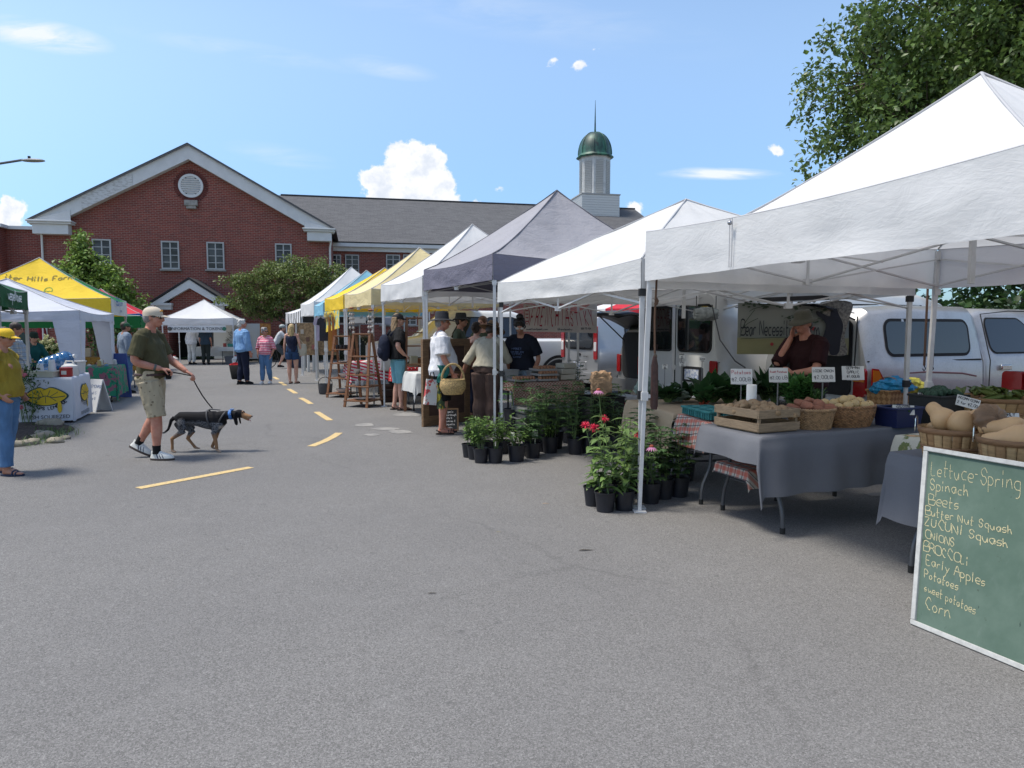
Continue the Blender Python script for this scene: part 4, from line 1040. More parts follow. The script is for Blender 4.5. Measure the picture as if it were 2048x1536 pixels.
# ------------------------------------------------------------------ the people in the photograph
DEN = cloth('denim', (.10,.20,.36), .5); NAVYC = cloth('navy', (.016,.020,.042)); BLKC = cloth('black', (.012,.012,.013)); WHT = cloth('white', (.70,.70,.72), .6)
OLIVE = cloth('olive', (.085,.078,.040), .45); MUST = cloth('mustard', (.30,.215,.03), .7); SKYB = cloth('chambray', (.20,.36,.60), .5)
def khaki_f(t, b, vec, tc):
    c = cloth_f((.46,.39,.27), .6)(t, b, vec, tc)
    v = t.new('ShaderNodeTexVoronoi', {'Vector': t.vmath('ADD', vec, t.new('ShaderNodeCombineXYZ', {0: t.math('MULTIPLY', t.noise(vec, 20, 2, .5), .02)}).outputs[0]), 'Scale': 17.0})
    return t.mix(t.maprange(v.outputs['Distance'], .20, .26, .75, 0), c, (.13,.10,.06))
KHAKI = mat('cloth_khaki_print', rough=.85, spec=.2, f=khaki_f)
def pink_f(t, b, vec, tc):
    c = cloth_f((.62,.09,.18), .5)(t, b, vec, tc); z = t.new('ShaderNodeSeparateXYZ', {0: vec}).outputs[2]
    fr = t.math('FRACT', t.math('MULTIPLY', t.math('ADD', z, t.math('MULTIPLY', t.noise(vec, 4, 2), .03)), 22))
    return t.mix(t.maprange(fr, .60, .68), c, (.72,.55,.56))
PINK = mat('cloth_pink_stripe', rough=.85, f=pink_f)
def plaid_cloth(name, base, c1, c2, k=16.0, axes=(0,2)):
    def f(t, b, vec, tc):
        c = cloth_f(base, .4)(t, b, vec, tc); sp = t.new('ShaderNodeSeparateXYZ', {0: vec}); dots = [t.vmath('DOT_PRODUCT', vec, ax, out=1) if hasattr(ax, '__len__') else sp.outputs[ax] for ax in axes]
        for dv in dots:
            fr = t.math('FRACT', t.math('MULTIPLY', dv, k)); c = t.mix(t.math('MULTIPLY', t.math('LESS_THAN', fr, .42), .55), c, c1); c = t.mix(t.math('MULTIPLY', t.math('GREATER_THAN', t.math('FRACT', t.math('ADD', fr, .30)), .88), .8), c, c2)
        return c
    return mat('cloth_'+name, rough=.85, f=f)
WHSH = dict(kind='shoe', mat=mat('shoe_white', (.62,.62,.58), .6), sole=mat('gum_sole', (.05,.035,.03), .7), stripes=mat('stripe_navy', (.01,.02,.07), .6), laces=mat('lace_white', (.7,.7,.68), .8), sock=BLKC)
SAND = dict(kind='sandal', mat=mat('strap_brown', (.028,.018,.014), .6), sole=mat('sole_brown', (.03,.02,.016), .8), heel=True)
FLIP = dict(kind='sandal', mat=mat('strap_navy', (.02,.04,.09), .6), sole=mat('sole_navy', (.012,.02,.05), .8), straps=((.12,.045),(.085,.06)))
BLSH = dict(kind='shoe', mat=BLKC, sole=BLACKP); WSN = dict(kind='shoe', mat=mat('sneaker_white', (.66,.66,.66), .6), sole=mat('sole_pale', (.5,.5,.5), .7), laces=mat('lace_grey', (.35,.35,.36), .8))
GREYH = hairm('white', (.62,.61,.58)); SILV = hairm('silver', (.30,.28,.27)); BLOND = hairm('blond', (.55,.38,.17)); BRN = hairm('brown', (.045,.026,.016)); BLKH = hairm('dark', (.02,.014,.012)); DBLO = hairm('dark_blond', (.34,.22,.11))
# man walking the dog: strides to the right
pm = G(310, 917)
man, mJ, mH = person('older man in olive t-shirt and patterned khaki shorts walking the dog', pm, -82, 1.77, skin=SK1, belly=.055, build=1.10, head=(2,4),
    pose=dict(pel=(0,-.02,.93), che=(.0,-.02,1.26), nek=(0,-.005,1.47), hed=(0,.045,1.625),
              hiL=(-.09,-.01,.90), knL=(-.10,-.01,.50), anL=(-.11,-.21,.165), fdL=(-.05,.80,-.42), hiR=(.09,0,.90), knR=(.10,.07,.49), anR=(.11,.06,.085), fdR=(.12,1,0),
              shR=(.20,-.02,1.42), elR=(.26,-.10,1.13), wrR=(.165,.15,1.05), shL=(-.20,.0,1.42), elL=(-.26,.10,1.15), wrL=(-.12,.34,1.00)),
    top=dict(mat=OLIVE, sleeve=.42, hem=.02, infl=.015, sl_infl=.010, sl_end=.012), bot=dict(mat=KHAKI, name='shorts', len=.50, wide=1.08, infl=.016, leg_infl=.008, flare=.010, waist=.28),
    shoes=WHSH, hair=both(cap_hair(SILV, .0), add_cap(mat('cap_cream', (.55,.47,.36), .8, bump=.2, bscale=200), emb=mat('emblem_gold', (.55,.25,.02), .6))), glasses=LENS,
    hands={'R': dict(curl=1.15, n=(0,-.2,-1), d=(-.35,.9,-.2), side=-1), 'L': dict(curl=1.2, n=(.3,-.2,-1), d=(.3,.8,-.45))}, vox=.008)
k_ = 1.72/1.75
m = M(); torso(m, mJ, [(.10,.168,.150,.022),(.20,.165,.152,.026)], .030); obj('belt', remesh(m, .008, 2), mat('belt_brown', (.045,.018,.014), .5), man)
m = M(); m.box((.045, .20, .985), (.11,.06,.10), rotz(.3)); m.build('hip_pouch', BLKC, man, bevel=.012)
d_ = (mJ['wrR']-mJ['elR']).normalized(); c_ = mJ['wrR']-d_*.055; x_, y_ = frame(d_); m = M(); m.rings([[c_+d_*dz+x_*(.036*cos(t))+y_*(.036*sin(t)) for t in [2*pi*j/16 for j in range(16)]] for dz in (-.012,.012)], cap=False); m.build('wristband', mat('band_grey', (.10,.11,.10), .6), man, solid=.004)
# woman in the yellow cap, at the frame edge, hand in pocket
person('woman in mustard blouse, blue jeans and yellow cap with her hand in her pocket', G(17, 948), -82, 1.52, skin=SK2, fem=True, head=(-3,8), build=1.08, belly=.02, bust=.04, lean=2,
    pose=dict(hiR=(.09,0,.90), knR=(.10,.03,.50), anR=(.12,.05,.085), fdR=(.1,1,0), anL=(-.10,-.14,.085), knL=(-.10,-.03,.50), elR=(.26,-.14,1.16), wrR=(.20,.06,.97), elL=(-.26,-.1,1.15), wrL=(-.2,.08,.96)),
    top=dict(mat=MUST, sleeve=.52, hem=-.05, infl=.022, loose=.03, sl_infl=.03, sl_end=.02, name='blouse'), bot=dict(mat=DEN, len=.97, infl=.010, wide=1.05, leg_infl=.008, flare=.012, name='jeans'), shoes=FLIP,
    hair=both(cap_hair(BRN, .004), add_cap(mat('cap_yellow', (.80,.50,.02), .8, bump=.3, bscale=120))), glasses=LENS, hands={'R': dict(curl=.4, n=(-1,.2,-.2))}, vox=.009)
# couple talking in the street
person('white-haired man in blue shirt and dark trousers holding a black tote bag', G(487, 769), -35, 1.78, skin=SK1, belly=.03, build=1.06, head=(-35,-2),
    pose=dict(elL=(-.25,-.02,1.12), wrL=(-.24,.02,.86), elR=(.26,-.01,1.13), wrR=(.25,.06,.88), anR=(.11,.04,.085), anL=(-.10,-.06,.085)),
    top=dict(mat=SKYB, sleeve=.92, hem=-.22, infl=.022, loose=.02, sl_infl=.016, sl_end=.01), bot=dict(mat=NAVYC, len=.97, infl=.014, wide=1.1), shoes=BLSH, hair=puff_hair(GREYH, 1.05), vox=.010)
person('grey-haired woman in pink striped top and jeans walking towards the camera', G(533, 768), 176, 1.56, skin=SK2, fem=True, build=1.08, belly=.03, bust=.05, head=(60,2),
    pose=dict(elL=(-.26,-.03,1.12), wrL=(-.22,.08,.90), elR=(.26,-.02,1.12), wrR=(.20,.13,.92), knR=(.09,.05,.50), anR=(.10,.06,.085), anL=(-.10,-.09,.09)),
    top=dict(mat=PINK, sleeve=.62, hem=-.12, infl=.018, sl_infl=.012), bot=dict(mat=DEN, len=.95, infl=.010, name='jeans'), shoes=WSN, hair=puff_hair(SILV, 1.0), glasses=LENS, vox=.010)
# blond woman seen from behind
person('woman with long blond curls in navy romper seen from behind', G(586, 767), 4, 1.66, skin=SK3, fem=True, head=(-12,0),
    pose=dict(elR=(.24,-.05,1.12), wrR=(.24,.06,.90), elL=(-.22,-.02,1.12), wrL=(-.23,.02,.87), anL=(-.08,-.02,.085), anR=(.09,.0,.085), fdR=(.35,1,0)),
    top=dict(mat=NAVYC, sleeve=0, hem=.0, infl=.012, neck=1.70, name='romper_top'), bot=dict(mat=cloth('dark_denim', (.030,.065,.14)), len=.24, infl=.014, waist=.5, wide=1.1, name='romper_shorts'), shoes=dict(kind='sandal', mat=SAND['mat'], sole=SAND['sole'], straps=((.12,.045),(.09,.055))), hair=long_hair(BLOND, .36), vox=.010)
# man with backpack
bp, bJ, bH = person('long-haired man in black t-shirt and teal shorts with a cap, looking into the stalls', G(797, 820), -62, 1.80, skin=SK3, head=(-8,0),
    pose=dict(elR=(.34,-.12,1.16), wrR=(.19,.06,1.01), elL=(-.30,-.10,1.16), wrL=(-.19,.06,1.01), anL=(-.09,-.05,.085), anR=(.10,.02,.085)),
    top=dict(mat=BLKC, sleeve=.40, hem=-.05, infl=.022, loose=.02, sl_infl=.016, sl_end=.015), bot=dict(mat=cloth('teal', (.16,.36,.42), .5), name='shorts', len=.50, wide=1.06, infl=.014, leg_infl=.004, flare=.012), shoes=SAND,
    hair=both(long_hair(DBLO, .34, crown=False), cap_hair(DBLO, .0), add_cap(mat('cap_black', (.012,.012,.014), .8))), hands={'R': dict(curl=.5, n=(-.6,.1,-.7), d=(-.6,.75,-.2)), 'L': dict(curl=.5, n=(.6,.1,-.7), d=(.6,.75,-.2))}, vox=.009)
# man in the white t-shirt with a hat
wm, wJ, wH = person('man in white t-shirt, dark shorts and grey brimmed hat carrying paper bags', G(884, 867), -74, 1.72, skin=SK1, belly=.06, build=1.08, head=(-6,0),
    pose=dict(elR=(.25,-.02,1.13), wrR=(.24,.12,.90), elL=(-.24,.0,1.12), wrL=(-.22,.13,.90), anL=(-.10,.05,.085), anR=(.10,-.03,.085)),
    top=dict(mat=WHT, sleeve=.46, hem=-.26, infl=.026, loose=.035, sl_infl=.028, sl_end=.02), bot=dict(mat=BLKC, name='shorts', len=.50, wide=1.10, infl=.016, flare=.012), shoes=SAND,
    hair=both(cap_hair(SILV, .0), add_hat(mat('hat_grey', (.022,.024,.03), .85, bump=.3, bscale=150), .10, .115)), hands={'R': dict(curl=1.3, n=(-.8,.2,-.2))}, vox=.009)
# woman choosing produce
sh, sJ, sH = person('woman in beige top and brown trousers bending over the table with a woven basket', G(972, 862), -18, 1.66, skin=SK2, fem=True, build=1.12, lean=24, head=(-25,22),
    pose=dict(elL=(-.33,.02,1.07), wrL=(-.42,.06,.86), elR=(.26,.30,1.10), wrR=(.22,.46,.98)),
    top=dict(mat=cloth('beige', (.45,.42,.33), .5), sleeve={'L': .66, 'R': .66}, hem=.05, infl=.020, loose=.02, sl_infl=.016), bot=dict(mat=cloth('mauve_brown', (.115,.075,.062), .5), len=.95, wide=1.25, infl=.016, flare=.02, waist=.35), shoes=BLSH,
    hair=both(cap_hair(BRN, .004), add_hat(mat('hat_straw_brown', (.20,.115,.055), .85, bump=.4, bscale=90), .12, .10, band=mat('band_dark', (.02,.015,.012), .8))), hands={'L': dict(curl=1.2, n=(.6,.3,.2))}, vox=.009)
# egg vendor
ve, vJ, vH = person('vendor with curly dark hair and white sunglasses in navy printed t-shirt behind the eggs', P(1046, 700, 10.75)*V((1,1,0)) if False else V(((1046-CX)/FPX*10.75, 10.75, 0)), 160, 1.68, skin=SK2, fem=True, build=1.10, bust=.05, lean=12, head=(18,26),
    pose=dict(elR=(.30,.10,1.14), wrR=(.40,.28,.95), elL=(-.28,.02,1.12), wrL=(-.24,.20,.90)),
    top=dict(mat=cloth('ink', (.014,.016,.026)), sleeve=.44, hem=-.0, infl=.022, loose=.02, sl_infl=.02), bot=dict(mat=cloth('light_denim', (.25,.33,.40)), len=.95, name='jeans'), hair=both(puff_hair(BLKH, 1.04), lambda T, hx, k: hx((lambda mm: (mm.ell((0,-.04,.15), (.06,.055,.045), 10, 8), mm)[1])(M())).build('hair_bun', BLKH, T)),
    glasses=mat('white_glasses', (.55,.53,.50), .4), vox=.010)
x_ = (vJ['shR']-vJ['shL']).normalized(); up = (vJ['nek']-vJ['pel']).normalized(); f_ = up.cross(x_).normalized(); m = M()
for i, (w, z) in enumerate(((.20,.06),(.24,.02),(.22,-.02),(.18,-.06))):
    hand(m, ['MARKET','garden day','TOMATO','summer'][i], -w*.5, z-.012, .030, .005)
m.xf(on_plane(vJ['che']+f_*.175+up*(-.03), -x_ if False else -x_, up)); m.build('shirt_print', mat('print_blue', (.10,.14,.26), .8), ve, recalc=False)
# farm vendor, hand against his face
fv, fJ, fH = person('farm vendor in maroon shirt and dark bucket hat resting his cheek on his hand', V(((1618-CX)/FPX*7.55, 7.55, -.03)), 118, 1.72, skin=SK1, head=(4,10), lean=8, build=1.06,
    pose=dict(elR=(.22,.26,1.16), wrR=(.125,.145,1.47), elL=(-.24,.18,1.13), wrL=(-.10,.35,1.10)),
    top=dict(mat=cloth('maroon', (.032,.010,.011)), sleeve=.46, hem=-.1, infl=.020, loose=.02, sl_infl=.014), bot=dict(mat=NAVYC, len=.95), hair=both(cap_hair(BRN, .0), add_hat(mat('hat_khaki', (.10,.095,.07), .9, bump=.4, bscale=120), .06, .09, droop=.035, flat=True)),
    hands={'R': dict(curl=.55, n=(-1,-.15,.1), d=(-.1,-.25,1), side=1)}, vox=.009)
# others in the stalls
person('woman with tied dark hair in terracotta top behind the bending shopper', V(((953-CX)/FPX*11.6, 11.6, 0)), -30, 1.62, skin=SK3, fem=True, top=dict(mat=cloth('terracotta', (.24,.10,.065)), sleeve=.0, hem=-.1, neck=1.66), bot=dict(mat=NAVYC), hair=both(cap_hair(BRN, .010), lambda T, hx, k: hx((lambda mm: (mm.ell((0,-.11,.03), (.045,.05,.06), 10, 8), mm)[1])(M())).build('hair_bun', BRN, T)), vox=.012)
person('ginger-bearded man half hidden behind the shoppers', V(((966-CX)/FPX*12.6, 12.6, 0)), 150, 1.74, skin=SK3, top=dict(mat=cloth('drab_green', (.06,.075,.045))), bot=dict(mat=NAVYC), hair=cap_hair(hairm('ginger', (.18,.08,.035)), .004), vox=.012)
person('person in dark jacket and hat with a yellow coat standing deep inside the white tent', V(((921-CX)/FPX*12.9, 12.9, 0)), -95, 1.78, skin=SK2, top=dict(mat=cloth('olive_dark', (.06,.075,.05)), sleeve=.92), bot=dict(mat=BLKC), hair=both(cap_hair(BRN), add_hat(mat('hat_dark', (.02,.02,.018), .9), .07, .10)), vox=.012)
person('person in white clothes and pale sun hat leaning over the information table', V(((384-CX)/FPX*30.6, 30.6, 0)), -14, 1.74, skin=SK2, lean=14, head=(0,14), pose=dict(elR=(.25,.2,1.10), wrR=(.2,.35,.96)), top=dict(mat=WHT, sleeve=.95, hem=-.3, infl=.03, loose=.03), bot=dict(mat=cloth('offwhite', (.62,.61,.57)), len=.96, wide=1.2), shoes=BLSH, hair=both(cap_hair(SILV), add_hat(mat('hat_pale', (.55,.52,.45), .9), .08, .09)), vox=.014)
person('person in slate t-shirt and dark trousers at the information table', V(((412-CX)/FPX*30.3, 30.3, 0)), 4, 1.68, skin=SK2, build=1.12, top=dict(mat=cloth('slate', (.035,.055,.075)), hem=-.15, infl=.025, loose=.02), bot=dict(mat=cloth('dark_olive', (.028,.034,.03)), len=.97, wide=1.15), shoes=BLSH, hair=cap_hair(BLKH, .012), vox=.014)
person('man in white and blue plaid shirt behind the woman in the yellow cap', V(((33-CX)/FPX*12.2, 12.2, 0)), -58, 1.62, skin=SK2, build=1.12, belly=.05, head=(-5,14), top=dict(mat=plaid_cloth('plaid_blue', (.42,.42,.40), (.16,.24,.34), (.08,.10,.12), 14.0), sleeve=.45, hem=-.2, infl=.03, loose=.03, sl_infl=.03), bot=dict(mat=cloth('stone', (.4,.39,.36))), shoes=BLSH, hair=cap_hair(BRN, .008), vox=.012)
person('vendor in teal jacket and dark green hat behind the lemonade stand', V(((66-CX)/FPX*14.4, 14.4, 0)), -120, 1.44, skin=SK3, fem=True, lean=6, head=(0,14), pose=dict(elR=(.26,.12,1.14), wrR=(.2,.3,1.08), elL=(-.26,.12,1.14), wrL=(-.2,.3,1.08)), top=dict(mat=cloth('teal_dark', (.012,.10,.11)), sleeve=.9, infl=.025), bot=dict(mat=NAVYC), hair=both(cap_hair(BLKH, .01), add_hat(mat('hat_green_knit', (.012,.035,.028), .9), .015, .09, flat=True)), vox=.012)
person('person in green cap and grey blue shirt standing by the yellow tent', V(((252-CX)/FPX*16.6, 16.6, 0)), -40, 1.68, skin=SK2, top=dict(mat=cloth('grey_blue', (.22,.27,.34)), sleeve=.9, infl=.025, hem=-.2), bot=dict(mat=DEN), shoes=BLSH, hair=both(cap_hair(BRN), add_cap(mat('cap_green', (.02,.09,.04), .8))), vox=.012)
# ------------------------------------------------------------------ the dog and its leash
def dog_f(t, b, vec, tc):
    at = t.new('ShaderNodeAttribute', attribute_name='fur').outputs['Color']; sp = t.new('ShaderNodeSeparateXYZ', {0: at})
    n = t.noise(vec, 55, 3, .7); v = t.new('ShaderNodeTexVoronoi', {'Vector': vec, 'Scale': 70.0}).outputs['Distance']
    blk = (.010,.010,.012); tan = (.30,.165,.085)
    tick = t.mix(t.maprange(t.math('ADD', n, t.math('MULTIPLY', v, .4)), .60, .72), (.016,.017,.021), (.15,.155,.17))
    c = t.mix(sp.outputs[0], blk, tick); c = t.mix(sp.outputs[1], c, tan); c = t.mix(sp.outputs[2], c, (.52,.46,.40))
    t.put(b.inputs['Normal'], t.new('ShaderNodeBump', {'Strength': .5, 'Distance': .01, 'Height': t.noise(t.vmath('MULTIPLY', vec, (1,.3,.6)), 220, 3, .6)}).outputs[0])
    return c
FUR = mat('dog_fur', rough=.75, spec=.15, f=dog_f)
dp = G(405, 903)
dog = thing('dog', 'black and ticked grey hound with tan legs and blue collar, walking on a leash', 'dog', dp, -90)
dog.rotation_euler = (0,0,radians(-88)); dog.scale = (.86,)*3
# local: +y forward (to the right of the picture), x right; withers about .56 m
m = M()
def dt(pts, rr, n=12): m.tube([V(p) for p in pts], rr, n)
dt([(0,-.36,.475),(0,-.30,.49),(0,-.18,.485),(0,-.05,.470),(0,.08,.455),(0,.20,.445),(0,.28,.455),(0,.33,.475)], [(.055,.050),(.085,.085),(.088,.092),(.088,.105),(.102,.130),(.108,.140),(.088,.115),(.06,.075)], 16)
dt([(0,.26,.50),(0,.36,.525),(0,.45,.535),(0,.50,.535)], [.085,.066,.058,.055], 14)           # neck carried low
m.ell((0,.535,.545), (.060,.075,.060), 14, 10); dt([(0,.56,.535),(0,.62,.515),(0,.68,.500),(0,.705,.498)], [(.050,.050),(.043,.040),(.036,.033),(.027,.024)], 12); m.ell((0,.708,.508), (.017,.014,.014), 8, 6)
dt([(0,.575,.50),(0,.63,.468),(0,.675,.445)], [(.030,.014),(.024,.010),(.016,.007)], 10)        # open lower jaw
m.ell((0,.59,.572), (.030,.03,.016), 8, 6)
for sg in (-1, 1): dt([(sg*.045,.515,.575),(sg*.072,.510,.545),(sg*.080,.510,.480),(sg*.076,.522,.415),(sg*.070,.53,.39)], [(.013,.026),(.013,.044),(.012,.055),(.010,.046),(.007,.02)], 10)
dt([(0,-.38,.49),(0,-.425,.455),(0,-.45,.38),(0,-.475,.32),(0,-.53,.275),(0,-.60,.275),(0,-.635,.29)], [.034,.026,.021,.018,.015,.012,.005], 10)   # tail
def hind(x, hip, knee, hock, paw, toe):
    dt([(x*.7,hip[0],hip[1]),(x,(hip[0]+knee[0])/2,(hip[1]+knee[1])/2),(x,knee[0],knee[1])], [(.058,.095),(.055,.080),(.042,.050)], 12)
    dt([(x,knee[0],knee[1]),(x,(knee[0]*.4+hock[0]*.6),(knee[1]*.4+hock[1]*.6)),(x,hock[0],hock[1])], [.048,.033,.025], 10); dt([(x,hock[0]-.008,hock[1]+.006),(x,(hock[0]+paw[0])/2,(hock[1]+paw[1])/2),(x,paw[0],paw[1])], [.025,.020,.022], 10)
    dt([(x,paw[0]-.01,paw[1]),(x,toe[0],toe[1])], [(.022,.018),(.026,.014)], 10)
    for q in (-1.5,-.5,.5,1.5): m.ell((x+q*.011, toe[0]+.012-abs(q)*.004, toe[1]-.002), (.008,.016,.010), 8, 6)
hind(.075, (-.30,.44), (-.225,.315), (-.385,.205), (-.395,.03), (-.36,.014))
hind(-.075, (-.29,.44), (-.16,.30), (-.235,.185), (-.13,.045), (-.085,.035))
def fore(x, sh, elb, wr, paw, toe):
    dt([(x*.8,sh[0],sh[1]),(x,elb[0],elb[1])], [(.045,.065),(.036,.040)], 12); dt([(x,elb[0],elb[1]),(x,(elb[0]+wr[0])/2,(elb[1]+wr[1])/2),(x,wr[0],wr[1]),(x,paw[0],paw[1])], [.040,.031,.026,.022], 10)
    dt([(x,paw[0],paw[1]),(x,toe[0],toe[1])], [(.022,.018),(.027,.014)], 10)
    for q in (-1.5,-.5,.5,1.5): m.ell((x+q*.011, toe[0]+.012-abs(q)*.004, toe[1]-.002), (.008,.016,.010), 8, 6)
fore(.075, (.27,.42), (.195,.295), (.225,.14), (.235,.035), (.275,.014))
fore(-.075, (.26,.42), (.20,.30), (.155,.15), (.105,.05), (.145,.03))
me = remesh(m, .008, 3)
at = me.color_attributes.new('fur', 'FLOAT_COLOR', 'POINT')
def st(a, b, x): t = max(0, min(1, (x-a)/(b-a))); return t*t*(3-2*t)
for i, v in enumerate(me.vertices):
    x, y, z = v.co; nn = nz(x*14, y*14, z*14)*.04
    tick = st(.465, .425, z+nn*.8+.12*max(0, y-.10)) if y < .32 else 0
    if y < -.20 and z > .20: tick = max(tick*.8, st(-.36, -.27, y+nn)*st(.50,.46,z)); tick *= 1-.9*st(.05,.03,(Vector((0, y+.33, z-.40)).length))
    if y < -.42: tick = st(.30,.27,z)
    tn = st(.285, .24, z+nn*.6) if -.42 < y < .36 else 0
    if y < -.15: tn = max(st(.27,.21,z+nn), st(.42,.36,z)*st(.035,.015,abs(x))*0)
    if y < -.42: tn = 0
    if y > .575 and z < .56+nn: tn = max(tn, st(.575,.60,y)); 
    if .585 < y < .60 and abs(z-.59) < .012: tn = 1
    if y > .715: tn = 0
    if abs(x) > .058 and y < .57 and z > .42 and y > .45: tn = 0
    wh = max(st(.06,.035,z)*.35, st(.40,.36,z)*st(.26,.29,y)*.7 if y < .4 else 0)
    if y > .66 and z < .50 and y < .72: wh = .2
    at.data[i].color = (tick, tn, wh, 1)
obj('body', me, FUR, dog)
for sg in (-1, 1): m = M(); m.ell((sg*.034,.597,.562), (.009,.009,.009), 8, 6); m.build('eye', EYEM, dog)
m = M(); m.ell((0,.718,.508), (.014,.011,.011), 10, 7); m.build('nose', BLACKP, dog)
m = M(); m.tube([(0,.60,.482),(0,.65,.468),(0,.688,.452),(0,.697,.435)], [(.018,.005),(.017,.005),(.015,.004),(.010,.003)], 8); m.build('tongue', mat('tongue', (.42,.10,.10), .4), dog)
m = M(); ax = V((0,.98,.12)).normalized(); x_, y_ = frame(ax); c0 = V((0,.425,.533)); m.rings([[c0+ax*dz+x_*(.071*cos(t))+y_*(.071*sin(t)) for t in [2*pi*j/20 for j in range(20)]] for dz in (-.022,.022)], cap=False); col = m.build('collar', mat('collar_blue', (.05,.16,.42), .6, var=.5, vscale=60), dog, solid=.005)
m = M(); m.box((.0,.44,.610), (.03,.05,.02)); m.build('collar_tag', mat('buckle', (.25,.35,.55), .4), col)
m = M()
for c0, ax, rr in ((V((0,.13,.455)), V((0,1,.25)), (.118,.155)), (V((0,.30,.475)), V((0,1,-.55)), (.10,.125))):
    ax.normalize(); x_ = V((1,0,0)); y_ = ax.cross(x_); m.rings([[c0+ax*dz+x_*(rr[0]*cos(t))+y_*(rr[1]*sin(t)) for t in [2*pi*j/24 for j in range(24)]] for dz in (-.012,.012)], cap=False)
m.bar((0,.12,.612), (0,.27,.60), .025, .012); m.build('harness', mat('harness_grey', (.05,.05,.055), .7), dog, solid=.004)
HD = Matrix.Translation(man.location) @ Matrix.Rotation(radians(-82), 4, 'Z'); hL = HD @ (mJ['wrL']+V((.03,.065,-.05))); hR = HD @ (mJ['wrR']+V((-.03,.06,-.03)))
DD = Matrix.Translation(dp) @ Matrix.Rotation(radians(-88), 4, 'Z') @ Matrix.Scale(.86, 4); d0 = DD @ V((0,.16,.625))
m = M(); pts = [hR, hL]+[hL.lerp(d0, t)+V((0,0,-.035*sin(pi*t))) for t in (.25,.5,.75,1)]
m.tube([p-d0 for p in pts], .007, 6)
tag(m.build('leash', BLKC, loc=d0), 'black leash running from the walking man down to the hound', 'leash')
# ================================================================== parked vehicles
def paintm(name, col, metal=.0, dirt=0.0):
    def f(t, b, vec, tc):
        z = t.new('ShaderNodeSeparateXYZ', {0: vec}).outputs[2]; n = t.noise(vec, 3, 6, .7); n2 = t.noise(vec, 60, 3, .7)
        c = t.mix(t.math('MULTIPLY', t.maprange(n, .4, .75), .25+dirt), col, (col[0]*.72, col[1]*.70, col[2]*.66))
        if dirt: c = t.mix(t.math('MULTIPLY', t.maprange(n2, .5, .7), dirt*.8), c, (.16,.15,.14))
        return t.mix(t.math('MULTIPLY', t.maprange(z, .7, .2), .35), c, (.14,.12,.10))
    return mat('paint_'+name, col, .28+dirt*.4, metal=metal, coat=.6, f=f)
CGL = mat('car_glass', (.010,.012,.014), .03, spec=.9); RUB = mat('rubber', (.012,.012,.012), .8); CHR = mat('chrome', (.6,.6,.6), .12, metal=1.0); REDL = mat('tail_red', (.30,.008,.01), .15, coat=.8); AMB = mat('lamp_amber', (.55,.16,.01), .2, coat=.8); CLR = mat('lamp_clear', (.6,.6,.6), .15, coat=.8)
TYRE = mat('tyre', (.018,.018,.019), .85); RIM = mat('rim', (.35,.35,.36), .3, metal=.8); INT = mat('dark_interior', (.014,.014,.016), .8)
def plate_f(t, b, vec, tc): return t.mix(t.maprange(t.noise(vec, 30, 2), .5, .55), (.60,.62,.66), (.30,.36,.5))
PLATE = mat('licence_plate', rough=.5, f=plate_f)
